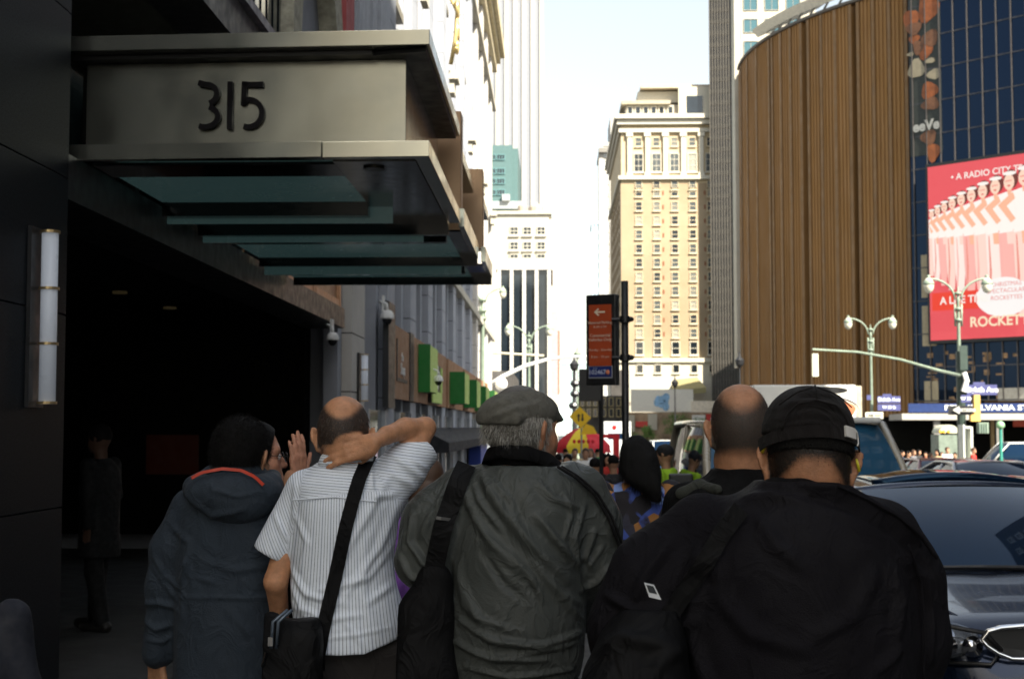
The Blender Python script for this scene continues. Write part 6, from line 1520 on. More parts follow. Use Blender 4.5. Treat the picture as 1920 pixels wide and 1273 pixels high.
    Fd.chain([V3(872,930,d,-.005), V3(818,985,d,-.01), V3(797,1050,d,-.01)], [.085,.088,.082], .045); Fd.cone(V3(797,1050,d,-.01), V3(850,1135,d,.2), .080, .052, .02, flat=True)
    Fd.chain([V3(1085,925,d), V3(1108,985,d), V3(1122,1060,d)], [.080,.078,.070], .045); Fd.cone(V3(1122,1060,d), V3(1088,1160,d,.2), .070, .05, .02, flat=True)
    vs, F = Fd.mesh(); vs = relax(vs, F, 1, .5); N_ = normals(vs, F)
    FL = [(q((905,885),(940,940),(990,1000),(1060,1075)), .026, .014), (q((870,905),(895,960),(930,1010),(1000,1075)), .022, .010), (q((890,900),(905,935),(945,985)), .014, .009), (q((1010,960),(1040,1000),(1080,1050)), .016, .012), (q((1000,1040),(1050,1100),(1095,1130)), .018, .010),
          (q((860,1050),(880,1120),(930,1170)), .022, .007), (q((870,1150),(930,1180),(1010,1190),(1085,1175)), .014, .013), (q((860,1190),(930,1212),(1030,1215)), .013, .012), (q((1080,1190),(1010,1200),(960,1205)), .011, .009), (q((1095,940),(1075,1000),(1085,1060)), .012, .009),
          (q((1115,990),(1095,1040),(1110,1060)), .013, .012), (q((1100,1060),(1130,1020)), .012, .010), (q((1090,1100),(1120,1085),(1140,1060)), .013, .010), (q((860,900),(815,960),(795,1000)), .015, .008), (q((850,890),(828,940),(830,985)), .011, .009), (q((780,960),(775,1010),(800,1050),(830,1060)), .013, .013), (q((830,960),(818,1010),(832,1040)), .010,.010), (q((750,1030),(775,1075),(820,1090)), .014, .010), (q((765,985),(760,1030)), .012,.006),
          (q((960,1020),(1000,1070),(1020,1110)), .014, .008), (q((1050,1110),(1090,1150)), .014, .008), (q((930,900),(960,930),(975,970)), .013, .006), (q((1010,900),(1040,930),(1090,950)), .015, .006), (q((880,1230),(960,1245),(1070,1238)), .010, .010), (q((880,1100),(905,1140),(960,1160)), .012, .008), (q((905,1020),(950,1080),(990,1110)), .016, -.008), (q((1060,920),(1070,960),(1058,1000)), .010, .007)]
    vs = vs + N_*(folds(vs, N_, [(a_, w_*.78, h_) for a_, w_, h_ in FL])*1.35 + fnoise(vs*[1,1,.7], 21, 4, 2.6)*.0045)[:,None]
    jk = stamp('jacket', vs, F, jm, body)
    # knitted hem
    Fd = Field(*bounds(X(820,d), X(1120,d), d, Z(1300,d), Z(1240,d), .3), .008); Fd.loft(rings([(1255,855,1085,.180),(1290,860,1080,.172)], d), .01, 2.3); v, F_ = Fd.mesh(); stamp('hem_band', v, F_, fabric('knit_dark', (.03,.035,.032)), jk)
    collar_ring('collar', (X(982,d), d, Z(893,d)), .092, .098, .050, .038, .010, blackcloth, jk, tilt=-.16, back=-.30, seed=2)
    b = MB()
    for dx in (0, -7): b.tube(drape(vs, lerp_pl(xz([(1052+dx,872),(1085+dx,892),(1118+dx,922),(1145+dx,965),(1163+dx,1012),(1170+dx,1045)], d), 22), .002), .0045, 6)
    b.build('sleeve_piping', fabric('piping_black', (.006,.006,.007), .5), jk, smooth=True)
    trousers(X(968,d), d, Z(1330,d), zg, jeans, body, r=.12, w=.11); shoes(X(968,d), d, zg, shoeM, body)
    bag = thing('shoulder_bag', tuple(V3(790,1300,d,-.1)), 'long black bag hanging from a wide strap beside the man in the flat cap', 'bag')
    nm = fabric('nylon_black', (0,0,0))
    b = MB(); pp = drape(vs, lerp_pl(xz([(878,868),(865,900),(838,980),(822,1050),(812,1120)], d), 18), .008); belt_strip(b, pp, .052, (0,-1,0), .004); b.build('strap', nm, bag)
    b = MB(); pp = drape(vs, lerp_pl(xz([(826,964),(853,969)], d), 4), .016); belt_strip(b, pp, .008, (0,-1,0), .004); b.build('strap_slider', mat('grey_plastic', (.10,.10,.10), .4), bag)
    Fd = Field(tuple(V3(715,1500,d,-.40)), tuple(V3(880,1040,d,.2)), .008)
    Fd.chain([V3(815,1090,d,-.10), V3(800,1150,d,-.1), V3(792,1280,d,-.1), V3(790,1420,d,-.1)], [.05,.07,.098,.10], .03, sq=((0,1,0), .55)); v, F_ = Fd.mesh(); N_ = normals(v, F_); v = v+N_*(fnoise(v, 14, 3, 3)*.006)[:,None]; stamp('bag_body', v, F_, nm, bag)
    return body
# ---------------------------------------------------------------- E: man in the black cap, nearest
def man_cap():
    d = 2.8; zg = 0.0; root_o = np.array((X(1500,d), d, zg))
    hc = V3(1515, 868, d, .0); Mt = rotz(R(-3))@roty(R(3))@rotx(R(-16))
    lo, hi = bounds(X(1060,d), X(1790,d), d, zg, Z(700,d), .42)
    sk = skinA('skin_warm', (.38,.18,.095), (.008,.007,.006))
    Fd = Field(lo, hi, .007)
    W = head(Fd, hc, Mt, 1.04, neck=(*V3(1500, 985, d, -.02), .068), fat=1.05)
    Fd.loft(rings([(960,1400,1600,.08),(1060,1330,1640,.10),(1273,1350,1620,.12),(1420,1360,1610,.12)], d), .03)
    legs(Fd, X(1490,d), d, Z(1500,d), zg, r=.09)
    Fd.chain([V3(1330,1020,d), V3(1215,1150,d), V3(1190,1330,d,.12)], [.055,.045,.03], .03); hand(Fd, V3(1190,1330,d,.12), (0,.5,-.8), (-.9,0,.2), 1, curl=(.6,.6,.7,.7))
    Fd.chain([V3(1640,1020,d), V3(1690,1200,d), V3(1680,1380,d,.15)], [.055,.045,.03], .03); hand(Fd, V3(1680,1380,d,.15), (0,.5,-.8), (.9,0,.2), -1, curl=(.6,.6,.7,.7))
    vs, F = Fd.mesh(); vs = relax(vs, F, 1, .35)
    L = (vs-hc)@Mt; x, y, z = L.T
    edge = -.020 - .034*np.clip((np.abs(x)-.028)/.035,0,1) 
    st = sstep(.03,.005,y)*sstep(edge-.018, edge+.020, z)*(z < .14)
    ear = (np.abs(x) > .0795) & (z > -.055) & (z < .04); st = np.where(ear, 0, st)
    body = stamp('person', vs, F, sk, None, {'stubble': np.clip(st*1.3,0,1)}, root_o); tag(body, 'large man in a black cap and black jacket, nearest to the camera', 'person'); eyes(W, Mt, body)
    Fd = Field(tuple(hc-.15), tuple(hc+.15), .004)
    Fd.ell(W(0,-.012,.035), np.array((.081,.104,.094))*1.04, .02, M=Mt); Fd.ell(W(0,-.048,.0), np.array((.070,.062,.067))*1.04, .03, M=Mt)
    Fd.cut(W(0,-.1,-.002), Mt@np.array((0,.05,-1))); Fd.cut(W(0,.02,0), Mt@np.array((0,1,0)))
    Fd.ell(W(.088,-.004,-.02), (.020,.034,.05), .012, 's', M=Mt); Fd.ell(W(-.088,-.004,-.02), (.020,.034,.05), .012, 's', M=Mt)
    v, F_ = Fd.mesh(); v = relax(v, F_, 2, .5); N_ = normals(v, F_); h = stamp('hair', v, F_, hairblk, body)
    rs = np.random.RandomState(6); m = (rs.rand(len(v)) < .30); strands('hair_strands', v[m], (N_*.35+np.array((0,0,-1))+rs.normal(size=v.shape)*.12)[m], .010, .0005, hairblk, h, 4)
    vb = vs; mm = (st > .12) & (st < .85) & (rs.rand(len(vb)) < .6) & (vb[:,1] < d); Nb = normals(vs, F); strands('nape_stubble', vb[mm], (Nb*.4+np.array((0,0,-1)))[mm], .006, .0005, hairblk, h, 9)
    # cap
    cm = fabric('black_twill', (.008,.0065,.0062), .8, .25, 12, weave=700, bump=.4, sheen=.15)
    Fd = Field(tuple(hc-np.array((.16,.2,.06))), tuple(hc+np.array((.16,.24,.2))), .004)
    Mc = Mt@roty(R(-3))
    Fd.ell(W(0,-.008,.046), np.array((.0895,.116,.096)), .02, M=Mc); Fd.ell(W(0,.005,.075), np.array((.075,.09,.068)), .03, M=Mc)
    Fd.cut(W(0,-.11,.030), Mc@np.array((0,.22,-1)))
    Fd.ell(W(0,.125,.03), (.072,.07,.008), .012, M=Mc@rotx(R(-10)))
    Fd.ell(W(0,-.008,.028), (.0835,.109,.088), .004, 's', M=Mc)
    v, F_ = Fd.mesh(); v = relax(v, F_, 1, .5); N_ = normals(v, F_); q = lambda *a: xz(a, d)
    v = v + N_*(folds(v, N_, [(q((1440,770),(1475,757),(1510,752),(1555,764),(1580,782)), .008, .004), (q((1452,800),(1500,792),(1560,800)), .006, .003), (q((1480,745),(1520,742),(1560,752)), .010, -.004), (q((1446,785),(1500,775),(1570,790)), .008, .002)])+fnoise(v, 31, 3, 4)*.0016)[:,None]
    cp = stamp('cap', v, F_, cm, body)
    Lb = lambda a, z: W(*( (Mt.T@Mc)@np.array((math.sin(a)*.0915, -math.cos(a)*.1175-.008, z)) ))
    b = MB(); pp = [Lb(a, .026) for a in np.linspace(-1.45, 1.45, 30)]; belt_strip(b, pp, .024, [tuple(Mc@np.array((math.sin(a),-math.cos(a),0))) for a in np.linspace(-1.45,1.45,30)], .003); b.build('cap_band', cm, cp)
    b = MB(); pp = [Lb(a, .030)+(Mc@np.array((math.sin(a),-math.cos(a),0)))*.006 for a in np.linspace(.56, .84, 6)]; belt_strip(b, pp, .021, [tuple(Mc@np.array((math.sin(a),-math.cos(a),0))) for a in np.linspace(.56,.84,6)], .005); b.build('strap_end', mat('buckle_silver', (.72,.70,.66), .4, metal=.2), cp)
    b = MB(); b.tube([tuple(Lb(a, z)+(Mc@np.array((math.sin(a),-math.cos(a),0)))*.006) for a, z in ((.93,.040),(.99,.036),(1.01,.018),(.95,.012))], .0016, 6); b.build('buckle', mat('buckle_silver', (0,0,0)), cp, smooth=True)
    b = MB(); ap = drape(v, lerp_pl(xz([(1452,806),(1462,778),(1480,759),(1515,752),(1550,762),(1568,786),(1572,806)], d), 22), -.0005); b.tube(ap, .0024, 6); b.build('opening_trim', cm, cp, smooth=True)
    b = MB(); b.tube(drape(v, lerp_pl(xz([(1518,724),(1517,737),(1516,751)], d), 6), -.0008), .0018, 5); b.tube(drape(v, lerp_pl(xz([(1450,760),(1480,738),(1512,728)], d), 8), -.0008), .0015, 5); b.tube(drape(v, lerp_pl(xz([(1582,765),(1556,742),(1522,728)], d), 8), -.0008), .0015, 5); b.build('crown_seam', cm, cp, smooth=True)
    # yellow spectacle tips
    gl_ = thing('spectacles', tuple(W(0,.1,0)), 'yellow tipped spectacle arms tucked over the ears under the black cap', 'glasses')
    ym_ = mat('spectacle_yellow', (.62,.55,.03), .4)
    for s in (-1, 1):
        b = MB(); b.tube([tuple(W(s*.082,-.048,.020) if s < 0 else W(s*.083,-.040,.002)), tuple(W(s*.088,-.030,.008) if s < 0 else W(s*.090,-.028,-.018))], [.0022,.0034], 8); b.build('temple_tip', ym_, gl_, smooth=True)
        b = MB(); b.tube([tuple(W(s*.090,-.025,.004)), tuple(W(s*.084,.05,.015)), tuple(W(s*.070,.10,.012))], .0022, 6); b.build('temple', mat('spectacle_frame', (.02,.02,.02), .3), gl_, smooth=True)
        b = MB(); b.tube([tuple(W(s*.034+.024*math.cos(a),.106,.002+.018*math.sin(a))) for a in np.linspace(0,6.28,20)], .0018, 6); b.build('lens_rim', mat('spectacle_frame', (0,0,0)), gl_, smooth=True)
    ep = thing('earphone_cord', tuple(W(.09,.0,-.04)), 'thin white cord running down behind the right ear of the man in the black cap', 'earphones')
    b = MB(); b.tube([tuple(V3(1592,846,d,-.02)), tuple(V3(1583,862,d,-.035)), tuple(V3(1577,882,d,-.05)), tuple(V3(1573,905,d,-.07)), tuple(V3(1574,925,d,-.07))], .0016, 6); b.tube([tuple(V3(1597,895,d,.01)), tuple(V3(1598,905,d,.01))], .005, 8); b.build('cord', white_paint, ep, smooth=True)
    # jacket
    jm = fabric('black_navy_cloth', (.0062,.0056,.0078), .72, .18, 3, weave=420, bump=.35, sheen=.0)
    lo, hi = bounds(X(1060,d), X(1795,d), d, Z(1560,d), Z(860,d), .42)
    Fd = Field(lo, hi, .0065)
    Fd.loft(rings([(900,1425,1560,.10,-.02),(925,1385,1612,.135),(955,1335,1655,.165),(1000,1290,1690,.188),(1060,1268,1702,.20),(1130,1262,1705,.205),(1273,1255,1710,.21),(1450,1260,1705,.205),(1540,1270,1700,.19)], d), .04, 2.4)
    Fd.chain([V3(1318,1000,d,-.01), V3(1235,1090,d,-.01), V3(1195,1180,d,-.01), V3(1180,1340,d,.08)], [.078,.088,.085,.06], .05)
    Fd.chain([V3(1648,1010,d), V3(1690,1090,d), V3(1700,1200,d), V3(1690,1400,d,.10)], [.078,.070,.070,.058], .05)
    vs, F = Fd.mesh(); vs = relax(vs, F, 1, .5); N_ = normals(vs, F)
    FL = [(q((1405,925),(1360,960),(1325,1010),(1320,1060)), .018, .012), (q((1480,905),(1560,920),(1640,960),(1700,1010)), .012, .014), (q((1500,925),(1570,945),(1650,990),(1715,1060)), .014, -.008), (q((1260,1000),(1210,1060),(1180,1120)), .016, .009), (q((1300,1030),(1290,1110),(1280,1180)), .018, .008),
          (q((1140,1110),(1190,1135),(1250,1125)), .014, .014), (q((1160,1150),(1230,1165),(1290,1150)), .016, .012), (q((1640,1050),(1650,1110),(1640,1180)), .018, .009), (q((1660,1030),(1700,1070),(1720,1110)), .013, .007), (q((1700,1060),(1720,1130),(1725,1230)), .012, .008), (q((1400,960),(1430,1010),(1480,1050)), .022, .007), (q((1330,1100),(1380,1160),(1480,1190)), .024, .007), (q((1600,1060),(1560,1130),(1480,1170)), .024, .006), (q((1650,1190),(1600,1230)), .018, .008), (q((1290,1180),(1310,1260)), .018,.008), (q((1370,940),(1430,925),(1480,935)), .012,.008)]
    vs = vs + N_*(folds(vs, N_, [(a_, w_*.8, h_) for a_, w_, h_ in FL])*1.6 + fnoise(vs*[1,1,.7], 41, 4, 2.4)*.004)[:,None]
    jk = stamp('jacket', vs, F, jm, body)
    b = MB(); b.tube(drape(vs, lerp_pl(xz([(1545,905),(1600,930),(1660,962),(1705,1000),(1738,1040)], d), 24), -.001), .0035, 6); b.tube(drape(vs, lerp_pl(xz([(1290,1010),(1268,1060),(1262,1130),(1270,1200)], d), 18), -.001), .0022, 6); b.tube(drape(vs, lerp_pl(xz([(1672,1010),(1700,1080),(1708,1160),(1704,1260)], d), 18), -.001), .0022, 6); each(b, 'seam', jm, jk, smooth=True)
    collar_ring('collar', (X(1497,d), d-.01, Z(962,d)), .082, .094, .036, .034, .016, blackcloth, jk, tilt=-.18, back=-.30, seed=4)
    trousers(X(1490,d), d, Z(1520,d), zg, jeans, body, r=.12, w=.11); shoes(X(1490,d), d, zg, shoeM, body)
    bag = thing('backpack', tuple(V3(1180,1400,d,-.1)), 'black rucksack slung from the left shoulder of the man in the black cap', 'bag')
    nm = fabric('nylon_black', (0,0,0))
    Fd = Field(tuple(V3(1040,1560,d,-.45)), tuple(V3(1330,1080,d,.22)), .008)
    Fd.loft([(Z(1550,d), X(1180,d), d-.14, .105, .11),(Z(1400,d), X(1175,d), d-.14, .112, .12),(Z(1240,d), X(1182,d), d-.13, .098, .11),(Z(1160,d), X(1200,d), d-.10, .07, .10),(Z(1130,d), X(1212,d), d-.08, .05, .08)], .03, 2.8)
    v, F_ = Fd.mesh(); N_ = normals(v, F_); v = v+N_*(fnoise(v, 54, 4, 2.8)*.007+folds(v, N_, [(q((1100,1200),(1160,1170),(1250,1180)), .014,.012), (q((1190,1250),(1230,1200),(1270,1190)), .015,.010)]))[:,None]; stamp('bag_body', v, F_, nm, bag)
    b = MB(); pp = drape(vs, lerp_pl(xz([(1372,945),(1335,990),(1300,1050),(1262,1110),(1235,1150)], d), 16), .006); belt_strip(b, pp, .034, (0,-1,0), .004); b.build('strap', nm, bag)
    # phone in the bag pocket
    ph = thing('phone', tuple(V3(1223,1108,d,-.22)), 'small phone with a pale bezel sticking out of the rucksack pocket', 'phone')
    o = V3(1223,1108,d,-.245); uu = np.array((.90,0,-.20)); uu /= np.linalg.norm(uu); vv = np.array((-.40,0,.95)); vv /= np.linalg.norm(vv)
    pc = [o+uu*a+vv*b_ for a, b_ in ((-.011,-.014),(.011,-.014),(.009,.014),(-.009,.014))]
    b = MB(); b.add([tuple(p) for p in pc]+[tuple(p+np.array((0,.006,0))) for p in pc], [(0,1,2,3),(7,6,5,4),(0,4,5,1),(1,5,6,2),(2,6,7,3),(3,7,4,0)]); b.build('case', mat('phone_silver', (.55,.57,.60), .4), ph)
    pc = [o+uu*a+vv*b_+np.array((0,-.001,0)) for a, b_ in ((-.0075,-.004),(.0075,-.004),(.0065,.011),(-.0065,.011))]
    b = MB(); b.add([tuple(p) for p in pc]+[tuple(p+np.array((0,.0008,0))) for p in pc], [(0,1,2,3),(7,6,5,4),(0,4,5,1),(1,5,6,2),(2,6,7,3),(3,7,4,0)]); b.build('screen', mat('phone_screen', (.02,.025,.03), .1), ph)
    return body
# ---------------------------------------------------------------- A: man in the hooded coat, left
def man_hood():
    d = 4.5; zg = 0.0; root_o = np.array((X(450,d), d, zg))
    hc = V3(454, 860, d, .0); Mt = rotz(R(-14))@rotx(R(-6))
    lo, hi = bounds(X(240,d), X(580,d), d, zg, Z(760,d), .36)
    sk = skinA('skin_brown', (.40,.20,.11), (.008,.007,.006))
    Fd = Field(lo, hi, .006)
    W = head(Fd, hc, Mt, 1.0, neck=(*V3(450, 900, d, .0), .060))
    Fd.loft(rings([(910,400,505,.08),(1000,360,520,.09),(1273,370,510,.1)], d), .03); legs(Fd, X(440,d), d, Z(1320,d), zg, r=.08)
    wr_ = V3(293,1222,d,.02); Fd.chain([V3(350,960,d), V3(312,1095,d), wr_], [.05,.04,.028], .03); hand(Fd, wr_, (.02,.15,-1), (-.55,-.8,0), 1, curl=(.75,.8,.85,.9), thumb=(.5,.3))
    Fd.chain([V3(515,960,d), V3(540,1000,d,.15), V3(548,890,d,.38)], [.045,.036,.028], .02)
    vs, F = Fd.mesh(); vs = relax(vs, F, 1, .35)
    L = (vs-hc)@Mt; x, y, z = L.T; st = sstep(.03,.005,y)*sstep(-.085,-.05,z)*(z < .14); st = np.where((np.abs(x) > .0785) & (z > -.055) & (z < .035), 0, st)
    body = stamp('person', vs, F, sk, None, {'stubble': st}, root_o); tag(body, 'man with short black hair in a dark blue hooded coat with an orange hood lining', 'person'); eyes(W, Mt, body)
    Fd = Field(tuple(hc-.15), tuple(hc+.15), .004)
    Fd.ell(W(0,-.010,.038), (.085,.105,.096), .02, M=Mt); Fd.ell(W(0,-.05,.0), (.072,.062,.066), .03, M=Mt); Fd.cut(W(0,-.1,-.040), Mt@np.array((0,.2,-1))); Fd.cut(W(0,.055,.0), Mt@np.array((0,1,-.7)))
    Fd.ell(W(.09,.006,-.02), (.020,.040,.052), .012, 's', M=Mt); Fd.ell(W(-.09,.006,-.02), (.020,.040,.052), .012, 's', M=Mt)
    v, F_ = Fd.mesh(); v = relax(v, F_, 2, .5); N_ = normals(v, F_); h = stamp('hair', v, F_, hairblk, body); rs = np.random.RandomState(16); m = (rs.rand(len(v)) < .9); strands('hair_strands', v[m], (N_*.7+np.array((0,0,-.5))+rs.normal(size=v.shape)*.35)[m], .016, .0006, hairblk, h, 4)
    jm = fabric('navy_parka', (.026,.035,.047), .62, .18, 3, weave=300, bump=.3, sheen=.1)
    Fd = Field(*bounds(X(240,d), X(580,d), d, Z(1420,d), Z(860,d), .36), .0065)
    Fd.loft(rings([(880,410,500,.09),(905,385,520,.12),(935,350,530,.145),(990,335,538,.158),(1080,332,538,.160),(1140,334,536,.165),(1273,328,542,.17),(1400,322,548,.17)], d), .035, 2.3)
    Fd.chain([V3(360,955,d), V3(325,1030,d), V3(312,1100,d), V3(296,1222,d,.02)], [.070,.068,.062,.050], .04); Fd.cut(V3(290,1490,d), (0,0,-1))
    Fd.chain([V3(515,950,d), V3(545,1040,d,.03), V3(550,960,d,.2)], [.066,.060,.046], .03)
    vs, F = Fd.mesh(); vs = relax(vs, F, 1, .5); N_ = normals(vs, F); q = lambda *a: xz(a, d)
    FL = [(q((335,985),(375,1010),(370,1060),(350,1090)), .014,.010), (q((300,1040),(320,1075),(350,1095)), .012,.012), (q((298,1060),(325,1095),(345,1120)), .010,.009), (q((275,1130),(310,1125),(345,1135)), .012,.013), (q((275,1160),(300,1175),(335,1165)), .013,.011), (q((280,1195),(310,1200),(325,1190)), .010,.009),
          (q((345,1110),(430,1108),(530,1112)), .008,.006), (q((400,1040),(460,1060),(530,1050)), .015,.006), (q((360,1010),(380,1080)), .014,.007), (q((390,1020),(365,1060),(360,1150)), .012,.006), (q((450,1130),(490,1180),(520,1250)), .016,.006), (q((380,1070),(440,1085)), .010,.005), (q((310,1000),(330,960)), .012,.006)]
    vs = vs + N_*(folds(vs, N_, FL) + fnoise(vs*[1,1,.7], 61, 4, 2.6)*.0038)[:,None]; jk = stamp('coat', vs, F, jm, body)
    # hood lying on the back
    Fd = Field(*bounds(X(310,d), X(560,d), d, Z(1000,d), Z(850,d), .38), .006)
    Fd.ell(V3(438,924,d,-.115), (.150,.085,.068), .03); Fd.ell(V3(442,948,d,-.13), (.105,.06,.055), .03); Fd.chain([V3(370,915,d,-.05), V3(395,890,d,.03)], [.045,.03], .04); Fd.chain([V3(505,912,d,-.05), V3(512,895,d,.04)], [.045,.03], .04)
    Fd.ell(V3(448,880,d,-.03), (.085,.095,.060), .02, 's')
    v, F_ = Fd.mesh(); v = relax(v, F_, 2, .5); N_ = normals(v, F_); v = v+N_*(folds(v, N_, [(q((365,920),(420,960),(480,950)), .012,.009), (q((350,940),(385,975),(440,985)), .010,.008), (q((420,910),(470,925),(515,915)), .010,.006)])+fnoise(v, 71, 3, 4)*.004)[:,None]
    hd = stamp('hood', v, F_, jm, jk)
    hl = mat('orange_lining', (.45,.045,.02), .75, var=.1)
    b = MB(); a_ = lerp_pl(xz([(384,893),(402,883),(440,876),(475,879),(500,890),(516,905)], d), 18); pp = drape(v, a_, .003); belt_strip(b, pp, .0095, (0,-1,.3), .003); b.build('hood_lining', hl, hd)
    collar_ring('collar', (X(450,d), d-.005, Z(905,d)), .076, .086, .045, .03, .008, jm, jk, tilt=-.05, back=-.2, seed=1)
    trousers(X(440,d), d, Z(1310,d), zg, jeans, body); shoes(X(440,d), d, zg, shoeM, body); return body
# ---------------------------------------------------------------- D: man with the shaven head
def man_shaven():
    d = 4.0; zg = 0.0; root_o = np.array((X(1385,d), d, zg))
    hc = V3(1388, 808, d, .0); Mt = rotz(R(-4))@rotx(R(-8))
    sk = skinA('skin_olive', (.43,.21,.115), (.045,.036,.030))
    Fd = Field(*bounds(X(1200,d), X(1580,d), d, zg, Z(700,d), .36), .0065)
    W = head(Fd, hc, Mt, 1.05, neck=(*V3(1388, 905, d, .0), .064)); Fd.loft(rings([(920,1330,1450,.08),(1000,1290,1480,.1),(1300,1300,1470,.1)], d), .03); legs(Fd, X(1385,d), d, Z(1320,d), zg, r=.085)
    Fd.chain([V3(1285,960,d), V3(1262,1120,d), V3(1270,1240,d,.15)], [.05,.042,.03], .03); hand(Fd, V3(1270,1240,d,.15), (0,.5,-.8), (-.9,0,.2), 1, curl=(.6,.6,.7,.7))
    Fd.chain([V3(1490,960,d), V3(1510,1120,d), V3(1500,1240,d,.15)], [.05,.042,.03], .03); hand(Fd, V3(1500,1240,d,.15), (0,.5,-.8), (.9,0,.2), -1, curl=(.6,.6,.7,.7))
    vs, F = Fd.mesh(); vs = relax(vs, F, 1, .35); L = (vs-hc)@Mt; x, y, z = L.T
    bald = np.sqrt((x/.062)**2+((z-.125)/.085)**2); st = sstep(.035,.0,y)*sstep(.55,1.35,bald)*sstep(-.095,-.045,z)*(z < .15); st = np.where((np.abs(x) > .081) & (z > -.055) & (z < .04), 0, st)
    body = stamp('person', vs, F, sk, None, {'stubble': np.clip(st*1.1,0,1)}, root_o); tag(body, 'man with a close shaven head in black, just behind the black cap', 'person'); eyes(W, Mt, body)
    N_ = normals(vs, F); rs = np.random.RandomState(2); m = (st > .35) & (rs.rand(len(vs)) < .35); strands('hair', vs[m], (N_*1.0+np.array((0,0,-.6)))[m], .004, .0006, mat('dark_stubble', (.03,.026,.024), .6, var=.6, scale=50), body)
    Fd = Field(*bounds(X(1200,d), X(1580,d), d, Z(1420,d), Z(860,d), .36), .008)
    Fd.loft(rings([(878,1340,1440,.088),(900,1320,1465,.11),(925,1270,1500,.135),(980,1265,1510,.15),(1200,1270,1500,.16),(1400,1270,1500,.16)], d), .035, 2.3); Fd.loft(rings([(900,1352,1425,.066),(860,1352,1425,.066)], d), .004, 2.0, 's')
    Fd.chain([V3(1290,950,d), V3(1262,1110,d), V3(1268,1230,d,.14)], [.068,.062,.046], .04); Fd.chain([V3(1485,950,d), V3(1512,1110,d), V3(1502,1230,d,.14)], [.068,.062,.046], .04)
    vs, F = Fd.mesh(); N_ = normals(vs, F); vs = vs+N_*(fnoise(vs, 77, 4, 2.6)*.005)[:,None]; stamp('jumper', vs, F, blackcloth, body)
    trousers(X(1385,d), d, Z(1310,d), zg, jeans, body); shoes(X(1385,d), d, zg, shoeM, body)
    bag = thing('rucksack', tuple(V3(1300,1000,d,-.2)), 'grey-green padded rucksack strap and bag on the shaven man, left of the black cap', 'bag')
    Fd = Field(*bounds(X(1200,d), X(1480,d), d, Z(1200,d), Z(880,d), .42), .008); Fd.loft([(Z(1180,d), X(1350,d), d-.24, .13, .07),(Z(960,d), X(1345,d), d-.24, .12, .07),(Z(925,d), X(1340,d), d-.22, .10, .05)], .02, 3); Fd.chain([V3(1278,925,d,-.06), V3(1312,912,d,-.04), V3(1345,918,d,-.12)], [.018,.018,.015], .02)
    vs, F = Fd.mesh(); stamp('bag_body', vs, F, fabric('grey_green_pack', (.035,.038,.032), .8), bag); return body
